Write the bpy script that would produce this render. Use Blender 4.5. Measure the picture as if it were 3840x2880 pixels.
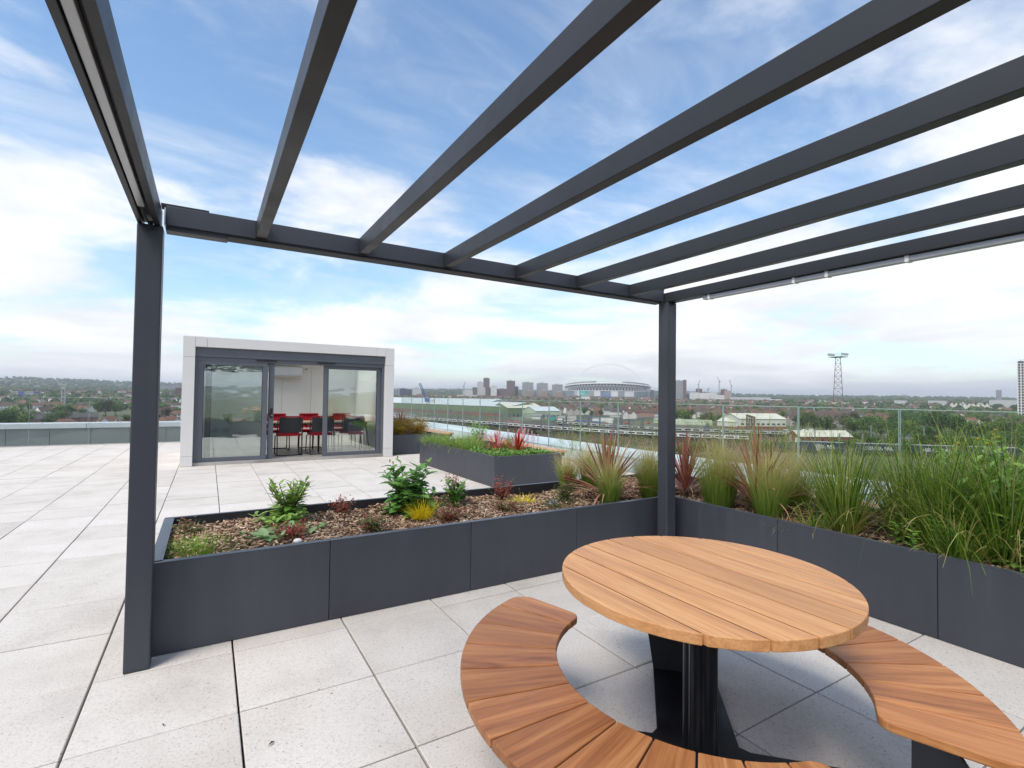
import bpy, bmesh, math, random
from mathutils import Vector, Matrix
PI = math.pi
R = math.radians
scene = bpy.context.scene
col = scene.collection
for o_ in list(bpy.data.objects):
    bpy.data.objects.remove(o_)

# ------------------------------------------------------------------ camera
CAM = Vector((-0.1506, -2.5492, 1.4069))
F_PX, PITCH, YAW, ROLL = 1889.3, 0.0251, 0.5421, 0.0131      # focal length for a 3840 px wide frame
fwd = Vector((math.sin(YAW) * math.cos(PITCH), math.cos(YAW) * math.cos(PITCH), math.sin(PITCH)))
rgt = Vector((math.cos(YAW), -math.sin(YAW), 0))
upv = rgt.cross(fwd)
cr = rgt * math.cos(ROLL) + upv * math.sin(ROLL)
cu = -rgt * math.sin(ROLL) + upv * math.cos(ROLL)
cam_d = bpy.data.cameras.new('camera')
cam_d.sensor_width = 36.0
cam_d.lens = F_PX / 3840 * 36.0
cam_d.clip_start = 0.05
cam_d.clip_end = 40000
cam = bpy.data.objects.new('camera', cam_d)
cam.matrix_world = Matrix(((cr.x, cu.x, -fwd.x, CAM.x), (cr.y, cu.y, -fwd.y, CAM.y), (cr.z, cu.z, -fwd.z, CAM.z), (0, 0, 0, 1)))
col.objects.link(cam)
scene.camera = cam

# ------------------------------------------------------------------ world and sun
SUN_DIR = Vector((-0.62, -0.30, 1.0)).normalized()            # towards the sun, behind thin cloud
SUN_EL = math.asin(SUN_DIR.z)
SUN_AZ = math.atan2(SUN_DIR.x, SUN_DIR.y)
world = bpy.data.worlds.new('World')
scene.world = world
world.use_nodes = True
wt = world.node_tree
wt.nodes.clear()
def wn(t, **k):
    n = wt.nodes.new(t)
    for a, b in k.items():
        setattr(n, a, b)
    return n
def wmath(op, a, b=None, clamp=False):
    n = wn('ShaderNodeMath', operation=op, use_clamp=clamp)
    for i, v in enumerate((a, b)):
        if v is None:
            continue
        if isinstance(v, (int, float)):
            n.inputs[i].default_value = v
        else:
            wt.links.new(v, n.inputs[i])
    return n.outputs[0]
sky = wn('ShaderNodeTexSky', sky_type='NISHITA', sun_disc=False, sun_elevation=SUN_EL, sun_rotation=SUN_AZ,
         altitude=60, air_density=1.15, dust_density=0.6, ozone_density=2.2)
bg_sky = wn('ShaderNodeBackground')
bg_sky.inputs[1].default_value = 0.115
tint = wn('ShaderNodeMix', data_type='RGBA', blend_type='MULTIPLY')
tint.inputs['Factor'].default_value = 1.0
tint.inputs['B'].default_value = (0.90, 1.0, 1.03, 1)
wt.links.new(sky.outputs[0], tint.inputs['A'])
wt.links.new(tint.outputs['Result'], bg_sky.inputs[0])
tc = wn('ShaderNodeTexCoord')
sep = wn('ShaderNodeSeparateXYZ')
wt.links.new(tc.outputs['Generated'], sep.inputs[0])
zc = wmath('MAXIMUM', sep.outputs[2], 0.0)
zz = wmath('ADD', zc, 0.13)
u_ = wmath('DIVIDE', sep.outputs[0], zz)
v_ = wmath('DIVIDE', sep.outputs[1], zz)
comb = wn('ShaderNodeCombineXYZ')
wt.links.new(u_, comb.inputs[0])
wt.links.new(v_, comb.inputs[1])
def wnoise(scale, loc, detail=9, rough=0.55, dist=0.4, stretch=(1, 1, 1), rot=0.0):
    mp = wn('ShaderNodeMapping')
    mp.inputs['Location'].default_value = loc
    mp.inputs['Scale'].default_value = stretch
    mp.inputs['Rotation'].default_value = (0, 0, rot)
    wt.links.new(comb.outputs[0], mp.inputs[0])
    n = wn('ShaderNodeTexNoise')
    n.inputs['Scale'].default_value = scale
    n.inputs['Detail'].default_value = detail
    n.inputs['Roughness'].default_value = rough
    n.inputs['Distortion'].default_value = dist
    wt.links.new(mp.outputs[0], n.inputs['Vector'])
    return n.outputs[0]
def wramp(v, lo, hi):
    n = wn('ShaderNodeMapRange', interpolation_type='SMOOTHSTEP')
    n.inputs[1].default_value = lo
    n.inputs[2].default_value = hi
    wt.links.new(v, n.inputs[0])
    return n.outputs[0]
CLOUD_OFF = (6.5, 0.8, 0.0)
big = wnoise(0.62, CLOUD_OFF, detail=12, rough=0.58, dist=0.35)
wisp = wnoise(0.9, (7.3, 2.2, 4.0), detail=9, rough=0.62, dist=0.9, stretch=(0.55, 1.7, 1), rot=0.5)
low = wramp(zc, 0.42, 0.03)                                     # banks of cloud crowd together towards the horizon
dens = wmath('ADD', wmath('MULTIPLY', big, 1.0), wmath('MULTIPLY', low, 0.13))
puffs = wramp(dens, 0.455, 0.64)
soft = wnoise(0.35, (2.4, 8.8, 1.0), detail=4, rough=0.5, dist=0.6)
wisp2 = wnoise(1.5, (0.3, 6.1, 9.0), detail=8, rough=0.66, dist=1.2, stretch=(0.7, 1.5, 1), rot=0.9)
veil = wmath('MULTIPLY', wmath('ADD', wramp(wisp, 0.40, 0.76), wmath('MULTIPLY', wramp(wisp2, 0.45, 0.80), 0.45)), wramp(soft, 0.28, 0.62))
veil = wmath('MINIMUM', wmath('MULTIPLY', veil, 0.60), 0.6)
rim = wramp(zc, 0.055, 0.012)
mask = wmath('MAXIMUM', wmath('MAXIMUM', puffs, veil), rim)
bg_cloud = wn('ShaderNodeBackground')
shade = wnoise(0.8, (1.0, 5.0, 2.0), detail=8, rough=0.6, dist=0.5)
ramp = wn('ShaderNodeValToRGB')
ramp.color_ramp.elements[0].position = 0.36
ramp.color_ramp.elements[0].color = (0.78, 0.80, 0.83, 1)
ramp.color_ramp.elements[1].position = 0.58
ramp.color_ramp.elements[1].color = (0.98, 0.98, 1.0, 1)
wt.links.new(shade, ramp.inputs[0])
wt.links.new(ramp.outputs[0], bg_cloud.inputs[0])
bg_cloud.inputs[1].default_value = 0.69
mixs = wn('ShaderNodeMixShader')
wt.links.new(mask, mixs.inputs[0])
wt.links.new(bg_sky.outputs[0], mixs.inputs[1])
wt.links.new(bg_cloud.outputs[0], mixs.inputs[2])
wo = wn('ShaderNodeOutputWorld')
wt.links.new(mixs.outputs[0], wo.inputs[0])

sun_d = bpy.data.lights.new('sun', 'SUN')
sun_d.energy = 2.0
sun_d.angle = R(26)
sun_d.color = (1.0, 0.93, 0.83)
sun_o = bpy.data.objects.new('sun', sun_d)
sun_o.location = (-20, -10, 40)
sun_o.rotation_euler = (-SUN_DIR).to_track_quat('-Z', 'Y').to_euler()
col.objects.link(sun_o)

vs = scene.view_settings
vs.view_transform = 'Standard'
vs.look = 'None'
vs.exposure = 0.86
vs.gamma = 1.0
vs.use_curve_mapping = False
scene.render.engine = 'CYCLES'
cy = scene.cycles
cy.use_denoising = True
cy.max_bounces = 8
cy.diffuse_bounces = 3
cy.glossy_bounces = 4
cy.transmission_bounces = 4
cy.transparent_max_bounces = 24
cy.volume_bounces = 0
cy.caustics_reflective = False
cy.caustics_refractive = False
cy.sample_clamp_indirect = 6.0

# ------------------------------------------------------------------ materials
MATS = {}
class NT:
    """small helper around a material's node tree"""
    def __init__(s, name):
        s.m = bpy.data.materials.new(name)
        s.m.use_nodes = True
        s.t = s.m.node_tree
        s.b = s.t.nodes['Principled BSDF']
        s.out = s.t.nodes['Material Output']
        MATS[name] = s.m
    def n(s, t, **k):
        x = s.t.nodes.new(t)
        for a, b in k.items():
            setattr(x, a, b)
        return x
    def l(s, a, b):
        s.t.links.new(a, b)
    def coord(s, kind='Object', scale=(1, 1, 1), rnd=True):
        tc = s.n('ShaderNodeTexCoord')
        mp = s.n('ShaderNodeMapping')
        mp.inputs['Scale'].default_value = scale
        s.l(tc.outputs[kind], mp.inputs[0])
        if rnd:
            oi = s.n('ShaderNodeObjectInfo')
            mu = s.n('ShaderNodeMath', operation='MULTIPLY')
            mu.inputs[1].default_value = 37.0
            s.l(oi.outputs['Random'], mu.inputs[0])
            s.l(mu.outputs[0], mp.inputs['Location'])
        return mp.outputs[0]
    def noise(s, vec, scale, detail=4, rough=0.5, dist=0.0):
        x = s.n('ShaderNodeTexNoise')
        x.inputs['Scale'].default_value = scale
        x.inputs['Detail'].default_value = detail
        x.inputs['Roughness'].default_value = rough
        x.inputs['Distortion'].default_value = dist
        if vec is not None:
            s.l(vec, x.inputs['Vector'])
        return x.outputs[0]
    def ramp(s, v, stops):
        x = s.n('ShaderNodeValToRGB')
        e = x.color_ramp.elements
        e[0].position, e[1].position = stops[0][0], stops[-1][0]
        e[0].color, e[1].color = (*stops[0][1], 1), (*stops[-1][1], 1)
        for p, c in stops[1:-1]:
            q = e.new(p)
            q.color = (*c, 1)
        s.l(v, x.inputs[0])
        return x.outputs[0]
    def mix(s, f, a, b, mode='MIX'):
        x = s.n('ShaderNodeMix', data_type='RGBA', blend_type=mode)
        for k, v in (('Factor', f), ('A', a), ('B', b)):
            if isinstance(v, (int, float)):
                x.inputs[k].default_value = v
            elif isinstance(v, tuple):
                x.inputs[k].default_value = (*v, 1)
            else:
                s.l(v, x.inputs[k])
        return x.outputs['Result']
    def rng(s, v, a, b, c, d):
        x = s.n('ShaderNodeMapRange')
        for i, q in enumerate((a, b, c, d)):
            x.inputs[i + 1].default_value = q
        s.l(v, x.inputs[0])
        return x.outputs[0]
    def bump(s, h, strength=0.2, dist=0.01):
        x = s.n('ShaderNodeBump')
        x.inputs['Strength'].default_value = strength
        x.inputs['Distance'].default_value = dist
        s.l(h, x.inputs['Height'])
        s.l(x.outputs[0], s.b.inputs['Normal'])
    def base(s, c):
        if isinstance(c, tuple):
            s.b.inputs['Base Color'].default_value = (*c, 1)
        else:
            s.l(c, s.b.inputs['Base Color'])
    def rough(s, r):
        if isinstance(r, (int, float)):
            s.b.inputs['Roughness'].default_value = r
        else:
            s.l(r, s.b.inputs['Roughness'])
    def rand(s):
        return s.n('ShaderNodeObjectInfo').outputs['Random']

def simple(name, c, rough=0.6, var=0.12, nscale=3.0, metal=0.0, spec=0.5, coord='Object'):
    t = NT(name)
    v = t.coord(coord)
    f = t.noise(v, nscale, 5, 0.6)
    lo = tuple(x * (1 - var) for x in c)
    hi = tuple(min(1, x * (1 + var)) for x in c)
    t.base(t.ramp(f, [(0.3, lo), (0.7, hi)]))
    t.rough(rough)
    t.b.inputs['Metallic'].default_value = metal
    t.b.inputs['Specular IOR Level'].default_value = spec
    return t.m

def varied(name, cols, rough=0.7, nscale=2.0, amp=0.15, spec=0.3):
    """one of several colours for each object, with soft mottling on it"""
    t = NT(name)
    st = [(i / max(1, len(cols) - 1), c) for i, c in enumerate(cols)]
    c = t.ramp(t.rand(), st)
    f = t.noise(t.coord(), nscale, 5, 0.6)
    g = t.ramp(f, [(0.3, (1 - amp,) * 3), (0.7, (1 + amp,) * 3)])
    t.base(t.mix(1.0, c, g, 'MULTIPLY'))
    t.rough(rough)
    t.b.inputs['Specular IOR Level'].default_value = spec
    return t.m

# powder coated steel, anthracite
t = NT('anthracite')
v = t.coord()
big_ = t.noise(v, 1.1, 4, 0.6)
fine = t.noise(v, 60, 3, 0.6)
streak = t.noise(t.coord('Object', (9, 9, .7)), 1.0, 5, 0.65)
dust = t.ramp(streak, [(0.35, (0.90, 0.90, 0.90)), (0.6, (1.0, 1.0, 1.0)), (0.8, (1.22, 1.20, 1.16))])
t.base(t.mix(1.0, t.ramp(big_, [(0.3, (0.040, 0.043, 0.056)), (0.7, (0.053, 0.056, 0.071))]), dust, 'MULTIPLY'))
t.rough(t.rng(streak, 0.25, 0.8, 0.36, 0.58))
t.bump(fine, 0.03, 0.002)
t = NT('pergola_steel')
v = t.coord()
big_ = t.noise(v, 1.3, 4, 0.6)
t.base(t.ramp(big_, [(0.3, (0.018, 0.019, 0.023)), (0.7, (0.026, 0.027, 0.032))]))
t.rough(t.rng(t.noise(v, 4, 5, 0.6), 0.25, 0.75, 0.36, 0.55))
t.bump(t.noise(v, 60, 3, 0.6), 0.03, 0.002)
simple('anthracite_rim', (0.062, 0.070, 0.086), 0.38, 0.1)
simple('door_grey', (0.095, 0.104, 0.125), 0.42, 0.06, 2.0)
simple('liner_black', (0.012, 0.012, 0.016), 0.6, 0.2)
simple('pod_white', (0.64, 0.62, 0.60), 0.5, 0.03, 1.0)
simple('pod_inside', (0.86, 0.84, 0.79), 0.6, 0.02, 1.0)
simple('white_plastic', (0.82, 0.82, 0.80), 0.3, 0.02)
simple('led_white', (0.48, 0.50, 0.52), 0.25, 0.04, metal=0.3)
simple('galvanised', (0.45, 0.47, 0.48), 0.4, 0.1, 8, metal=0.7)
simple('black_steel', (0.012, 0.012, 0.015), 0.32, 0.2, 20)
simple('coping_metal', (0.55, 0.58, 0.60), 0.45, 0.05, 0.8, metal=0.2)
simple('roof_membrane', (0.62, 0.68, 0.70), 0.5, 0.05, 0.5)
simple('cladding_grey', (0.20, 0.22, 0.22), 0.55, 0.10, 1.5)
simple('soil', (0.07, 0.042, 0.028), 0.95, 0.4, 12)
simple('joint_dark', (0.035, 0.033, 0.032), 0.95, 0.3, 6)
simple('stone_white', (0.72, 0.70, 0.66), 0.6, 0.1, 10)
# black speckled base plate
t = NT('black_plate')
v = t.coord()
f = t.noise(v, 40, 4, 0.7)
t.base(t.ramp(f, [(0.62, (0.006, 0.006, 0.008)), (0.74, (0.06, 0.055, 0.05))]))
t.rough(t.rng(t.noise(v, 5, 4, 0.6), 0.3, 0.7, 0.22, 0.5))
# paving
t = NT('paving')
v = t.coord('Object')
sp = t.noise(v, 95, 3, 0.75)
sp2 = t.noise(v, 75, 2, 0.5)
blot = t.noise(v, 2.2, 5, 0.62)
cbase = t.ramp(blot, [(0.28, (0.50, 0.475, 0.45)), (0.5, (0.585, 0.56, 0.53)), (0.75, (0.63, 0.61, 0.59))])
tintr = t.ramp(t.rand(), [(0.0, (0.945, 0.912, 0.88)), (0.4, (0.985, 0.955, 0.925)), (0.7, (1.0, 0.972, 0.945)), (1.0, (1.03, 1.0, 0.975))])
c1 = t.mix(1.0, cbase, tintr, 'MULTIPLY')
grain = t.ramp(sp, [(0.30, (0.62, 0.61, 0.60)), (0.43, (0.97, 0.97, 0.97)), (0.7, (1.08, 1.08, 1.07))])
c2 = t.mix(1.0, c1, grain, 'MULTIPLY')
dark = t.rng(sp2, 0.255, 0.285, 1.0, 0.0)
c3 = t.mix(dark, c2, (0.12, 0.105, 0.095))
t.base(c3)
t.rough(0.85)
t.b.inputs['Specular IOR Level'].default_value = 0.25
t.bump(sp, 0.25, 0.002)
# timber
def timber(name, dark, mid, light, gl=0.42, vary=0.26):
    t = NT(name)
    v = t.coord('Object', (1.2, 16, 16))
    a = t.noise(v, 1.0, 6, 0.62, 1.1)
    v2 = t.coord('Object', (4, 140, 140))
    b = t.noise(v2, 1.0, 3, 0.6)
    c = t.ramp(a, [(0.28, dark), (0.5, mid), (0.74, light)])
    r = t.ramp(t.rand(), [(0, (1 - vary, 1 - vary * 1.2, 1 - vary * 1.4)), (0.35, (1 - vary * .3, 1 - vary * .4, 1 - vary * .45)), (0.6, (1, 1, 1)), (1, (1 + vary * .5, 1 + vary * .45, 1 + vary * .2))])
    c = t.mix(1.0, c, r, 'MULTIPLY')
    g = t.ramp(b, [(0.3, (0.80, 0.78, 0.76)), (0.6, (1.05, 1.05, 1.05))])
    t.base(t.mix(1.0, c, g, 'MULTIPLY'))
    t.rough(t.rng(a, 0.3, 0.7, gl, gl + 0.14))
    t.bump(b, 0.08, 0.002)
    return t.m
timber('teak_top', (0.47, 0.205, 0.078), (0.645, 0.318, 0.128), (0.72, 0.40, 0.18), 0.42, 0.12)
timber('teak_seat', (0.25, 0.086, 0.028), (0.46, 0.188, 0.068), (0.60, 0.295, 0.118), 0.38)
timber('larch', (0.42, 0.23, 0.13), (0.55, 0.33, 0.20), (0.62, 0.40, 0.26), 0.6)
# vinyl planks inside the garden room
t = NT('floor_vinyl')
v = t.coord('Object', (0.6, 9, 1), rnd=False)
a = t.noise(v, 2.0, 5, 0.6, 0.4)
t.base(t.ramp(a, [(0.3, (0.20, 0.185, 0.17)), (0.7, (0.45, 0.43, 0.40))]))
t.rough(0.4)
# glass: thin sheet, part mirror, part clear
def glass(name, tintc, mirror, wavy=0.0, rough=0.0):
    t = NT(name)
    t.t.nodes.remove(t.b)
    tr = t.n('ShaderNodeBsdfTransparent')
    tr.inputs[0].default_value = (*tintc, 1)
    gl = t.n('ShaderNodeBsdfGlossy')
    gl.inputs['Roughness'].default_value = rough
    gl.inputs['Color'].default_value = (0.95, 1.0, 0.98, 1)
    lw = t.n('ShaderNodeLayerWeight')
    lw.inputs['Blend'].default_value = 0.5
    f = t.rng(lw.outputs['Facing'], 0.0, 1.0, mirror, 1.0)
    pw = t.n('ShaderNodeMath', operation='POWER')
    t.l(lw.outputs['Facing'], pw.inputs[0])
    pw.inputs[1].default_value = 4.0
    f = t.rng(pw.outputs[0], 0.0, 1.0, mirror, 0.92)
    if wavy:
        bp = t.n('ShaderNodeBump')
        bp.inputs['Strength'].default_value = wavy
        bp.inputs['Distance'].default_value = 0.05
        t.l(t.noise(t.coord('Object', (1.0, 1.0, 2.2)), 1.6, 2, 0.5), bp.inputs['Height'])
        t.l(bp.outputs[0], gl.inputs['Normal'])
    mx = t.n('ShaderNodeMixShader')
    t.l(f, mx.inputs[0])
    t.l(tr.outputs[0], mx.inputs[1])
    t.l(gl.outputs[0], mx.inputs[2])
    t.l(mx.outputs[0], t.out.inputs[0])
glass('balustrade_glass', (0.965, 0.985, 0.978), 0.02)
glass('door_glass', (0.89, 0.92, 0.90), 0.21, 0.05)
simple('glass_edge', (0.30, 0.42, 0.40), 0.15, 0.1)
simple('fabric_red', (0.42, 0.006, 0.018), 0.85, 0.1, 30)
simple('mesh_black', (0.02, 0.021, 0.024), 0.7, 0.15, 60)
simple('laminate', (0.56, 0.42, 0.27), 0.45, 0.08, 3)

# ------------------------------------------------------------------ geometry helpers
class MB:
    """collects shapes; build() links them as one mesh object"""
    def __init__(s):
        s.v, s.f = [], []
    def add(s, vs, fs):
        o = len(s.v)
        s.v += [tuple(x) for x in vs]
        s.f += [tuple(i + o for i in f) for f in fs]
        return s
    def box(s, x0, x1, y0, y1, z0, z1):
        return s.add([(x0, y0, z0), (x1, y0, z0), (x1, y1, z0), (x0, y1, z0), (x0, y0, z1), (x1, y0, z1), (x1, y1, z1), (x0, y1, z1)],
                     [(3, 2, 1, 0), (4, 5, 6, 7), (0, 1, 5, 4), (1, 2, 6, 5), (2, 3, 7, 6), (3, 0, 4, 7)])
    def cbox(s, c, size, rz=0.0):
        m = Matrix.Rotation(rz, 3, 'Z')
        h = [x / 2 for x in size]
        pts = [Vector(c) + m @ Vector((a * h[0], b * h[1], d * h[2])) for d in (-1, 1) for a, b in ((-1, -1), (1, -1), (1, 1), (-1, 1))]
        return s.add(pts, [(3, 2, 1, 0), (4, 5, 6, 7), (0, 1, 5, 4), (1, 2, 6, 5), (2, 3, 7, 6), (3, 0, 4, 7)])
    def prism(s, poly, z0, z1):
        n = len(poly)
        vs = [(x, y, z0) for x, y in poly] + [(x, y, z1) for x, y in poly]
        return s.add(vs, [tuple(range(n - 1, -1, -1)), tuple(range(n, 2 * n))] + [(i, (i + 1) % n, n + (i + 1) % n, n + i) for i in range(n)])
    def bar(s, a, b, w, h=None, roll=None):
        """square bar from a to b"""
        a, b = Vector(a), Vector(b)
        d = (b - a).normalized()
        up = Vector((0, 0, 1)) if abs(d.z) < 0.95 else Vector((0, 1, 0))
        x = d.cross(up).normalized() * (w / 2)
        y = x.cross(d).normalized() * ((h or w) / 2)
        return s.add([p + q for p in (a, b) for q in (-x - y, x - y, x + y, -x + y)],
                     [(0, 1, 2, 3), (7, 6, 5, 4), (0, 4, 5, 1), (1, 5, 6, 2), (2, 6, 7, 3), (3, 7, 4, 0)])
    def tube(s, pts, r, n=8, cap=True):
        pts = [Vector(p) for p in pts]
        rs = r if isinstance(r, (list, tuple)) else [r] * len(pts)
        o = len(s.v)
        prev = None
        for i, p in enumerate(pts):
            d = (pts[min(i + 1, len(pts) - 1)] - pts[max(i - 1, 0)]).normalized()
            if prev is None:
                up = Vector((0, 0, 1)) if abs(d.z) < 0.9 else Vector((1, 0, 0))
                x = d.cross(up).normalized()
            else:
                x = (prev - d * prev.dot(d)).normalized()
            prev = x
            y = d.cross(x)
            for k in range(n):
                a = 2 * PI * k / n
                s.v.append(tuple(p + (x * math.cos(a) + y * math.sin(a)) * rs[i]))
        for i in range(len(pts) - 1):
            for k in range(n):
                a, b = o + i * n + k, o + i * n + (k + 1) % n
                s.f.append((a, b, b + n, a + n))
        if cap:
            s.f.append(tuple(o + k for k in range(n - 1, -1, -1)))
            s.f.append(tuple(o + (len(pts) - 1) * n + k for k in range(n)))
        return s
    def mesh(s, name, mat=None, smooth=False):
        m = bpy.data.meshes.new(name)
        m.from_pydata(s.v, [], s.f)
        if mat:
            m.materials.append(MATS[mat])
        if smooth:
            m.polygons.foreach_set('use_smooth', [True] * len(m.polygons))
        m.update()
        return m
    def build(s, name, mat, parent=None, bevel=0.0, smooth=False, seg=2):
        return put(s.mesh(name, mat, smooth), name, parent, bevel=bevel, seg=seg)

def put(mesh, name, parent=None, loc=None, rot=None, scale=None, bevel=0.0, seg=2):
    o = bpy.data.objects.new(name, mesh)
    col.objects.link(o)
    if parent is not None:
        o.parent = parent
        if parent.name in AT_BASE:
            o.matrix_parent_inverse = Matrix.Translation(-parent.location)
    if loc is not None:
        o.location = loc
    if rot is not None:
        o.rotation_euler = rot
    if scale is not None:
        o.scale = scale if isinstance(scale, (tuple, list, Vector)) else (scale,) * 3
    if bevel:
        b = o.modifiers.new('bevel', 'BEVEL')
        b.width = bevel
        b.segments = seg
        b.limit_method = 'ANGLE'
        b.angle_limit = R(35)
    return o

def tag(o, label=None, cat=None, group=None, kind=None):
    for k, v in (('label', label), ('category', cat), ('group', group), ('kind', kind)):
        if v:
            o[k] = v
    return o

AT_BASE = set()
def fixed(name, label, cat, loc, group=None):
    """a thing whose parts are written in terrace coordinates; the Empty marks its base"""
    o = thing(name, label, cat, loc, 0.0, group)
    AT_BASE.add(o.name)
    return o

def thing(name, label, cat, loc=(0, 0, 0), rz=0.0, group=None):
    o = bpy.data.objects.new(name, None)
    o.empty_display_size = 0.1
    col.objects.link(o)
    o.location = loc
    o.rotation_euler = (0, 0, rz)
    return tag(o, label, cat, group)

def copy_tree(o, parent=None):
    c = o.copy()
    col.objects.link(c)
    c.parent = parent
    for ch in list(o.children):
        copy_tree(ch, c)
    return c

# ------------------------------------------------------------------ terrace floor
rng = random.Random(4)
T = 0.6
def frame_xy(p):
    d = Vector(p) - CAM
    z = d.dot(fwd)
    if z < 0.05:
        return None
    return (1920 + F_PX * d.dot(cr) / z, 1440 - F_PX * d.dot(cu) / z)
def in_frame(p, m=250):
    q = frame_xy(p)
    return q is not None and -m < q[0] < 3840 + m and -m < q[1] < 2880 + m

floor = MB().box(-14, 6.86, -6, 18.6, -0.35, -0.045).build('terrace_floor', 'joint_dark')
tag(floor, 'pale concrete slab paving of the roof terrace', 'floor', kind='structure')
X_PLANT0, X_PLANT1, Y_PLANT0, Y_PLANT1, X_OUT = -0.40, 3.587, 0.744, 1.90, 4.78
P_H = 0.491
def hidden_slab(x, y):
    if X_PLANT0 + 0.35 < x < X_OUT - .35 and 1.1 < y < 1.6: return True
    if 3.95 < x < 4.45 and y < 1.6: return True
    if 4.0 < x < 4.6 and 4.6 < y < 7.1: return True
    if 0 < x < 3.2 and 9.3 < y < 11.8: return True
    return False
slabs = []
for i in range(-23, 12):
    for j in range(-9, 31):
        x0, x1, y0, y1 = i * T, (i + 1) * T, j * T, (j + 1) * T
        if x1 > 6.75: x1 = 6.75
        if y0 > 14.55 and x0 < 4: continue
        c = ((x0 + x1) / 2, (y0 + y1) / 2)
        if hidden_slab(*c): continue
        if not any(in_frame((a, b, 0), 120) for a, b in ((x0, y0), (x1, y0), (x0, y1), (x1, y1), c)): continue
        pieces = [(x0, x1, y0, y1)]
        if j == 1 and -0.1 < i < 6:                     # cut strip along the planter
            pieces = [(x0, x1, 0.6, 0.765)]
        d = (Vector((c[0], c[1], 0)) - CAM).length
        for p in pieces:
            slabs.append((d, p))
slabs.sort(key=lambda s: s[0])
_cache = {}
def slab_mesh(w, h):
    k = (round(w, 3), round(h, 3))
    if k not in _cache:
        _cache[k] = MB().box(-w / 2, w / 2, -h / 2, h / 2, -0.04, 0).mesh('paving_slab', 'paving')
    return _cache[k]
rest = MB()
for n, (d, (x0, x1, y0, y1)) in enumerate(slabs):
    dz = rng.uniform(-0.0022, 0.0012)
    w, h = x1 - x0 - 0.009, y1 - y0 - 0.0075
    if n < 300:
        o = put(slab_mesh(w, h), 'paving_slab', floor, ((x0 + x1) / 2, (y0 + y1) / 2, dz), (rng.uniform(-.0012, .0012), rng.uniform(-.0012, .0012), rng.uniform(-.0015, .0015)), bevel=0.003 if n < 120 else 0.0, seg=1)
    else:
        rest.box(x0 + .0045, x1 - .0045, y0 + .003, y1 - .003, -0.04, dz)
o = rest.build('paving_slabs', 'paving', floor)
o['kind'] = 'stuff'

# fallen bits on the paving
for (x, y, s, a, lab) in ((0.10, -0.30, .016, .5, 'small dark dead leaf on the slab below the dark planter'), (-0.28, 0.05, .013, 1.9, 'tiny dark twig lying on the slab beside the left pergola post'),
                     (0.55, -1.02, .016, 2.6, 'small brown leaf scrap on the slab at the bottom edge')):
    m = MB().add([(-s, 0, .002), (-.3 * s, -.3 * s, .006), (s, 0, .003), (.2 * s, .35 * s, .009)], [(0, 1, 3), (1, 2, 3)])
    o = m.build('dead_leaf', 'soil')
    o.location = (x, y, 0.002)
    o.rotation_euler.z = a
    tag(o, lab, 'leaf', 'leaf litter on the paving')

# ------------------------------------------------------------------ pergola
PH, PT = 2.268, 2.374
pg = fixed('pergola', 'anthracite grey steel pergola with open rafters over the round table', 'pergola', (1.45, -1.4, 0))
PY0 = -3.6
for (x0, x1, y0, y1) in ((-0.482, -0.372, 0.610, 0.720), (3.330, 3.440, 0.560, 0.670), (-0.482, -0.372, PY0, PY0 + .11), (3.330, 3.440, PY0, PY0 + .11)):
    MB().box(x0, x1, y0, y1, 0.0, PH).build('post', 'anthracite', pg, bevel=0.006)
MB().box(-0.36, 3.318, 0.594, 0.690, PH + 0.003, PT).build('cross_beam', 'anthracite', pg, bevel=0.004)
MB().box(-0.36, 3.318, 0.600, 0.700, PH - 0.009, PH + 0.0025).build('lip', 'liner_black', pg)
lb = MB().box(-0.482, -0.460, PY0, 0.722, PH + .001, PT).box(-0.460, -0.386, PY0, 0.722, PH + .035, PT - .002).box(-0.412, -0.384, PY0, 0.7225, PH, PT - .001).build('side_beam', 'pergola_steel', pg, bevel=0.002)
rb = MB().box(3.330, 3.440, PY0, 0.672, PH + .0015, PT - .022).build('side_beam', 'pergola_steel', pg, bevel=0.004)
MB().box(-0.482, 3.44, PY0 - .1, PY0, PH, PT).build('cross_beam', 'pergola_steel', pg, bevel=0.004)
for k in range(6):
    x = 0.0567 + 0.5665 * k
    MB().box(x, x + 0.055, PY0 + .001, 0.593, PH + 0.009, PT - 0.004).build('rafter', 'pergola_steel', pg, bevel=0.0025)
    MB().box(x - .003, x + .058, 0.589, 0.5935, PH + .006, PT - .002).build('end_plate', 'pergola_steel', pg)
# joints at the corners
MB().box(-0.368, -0.362, 0.600, 0.69, PH + .01, PT - .01).build('packer', 'led_white', pg)
MB().box(-0.384, -0.17, 0.604, 0.68, PT + .001, PT + .012).build('cover_strip', 'liner_black', pg)
MB().box(-0.36, -0.08, 0.601, 0.68, PH - .022, PH - .010).build('cover_strip', 'pergola_steel', pg)
MB().box(3.16, 3.327, 0.60, 0.69, PT + .0015, PT + .012).build('cover_strip', 'liner_black', pg)
for (x, y) in ((3.305, 0.60), (3.385, 0.545), (-0.42, 0.59)):
    MB().tube([(x, y, PH - .03), (x, y, PH + .01)], 0.009, 10).build('bolt', 'liner_black', pg)
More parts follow.
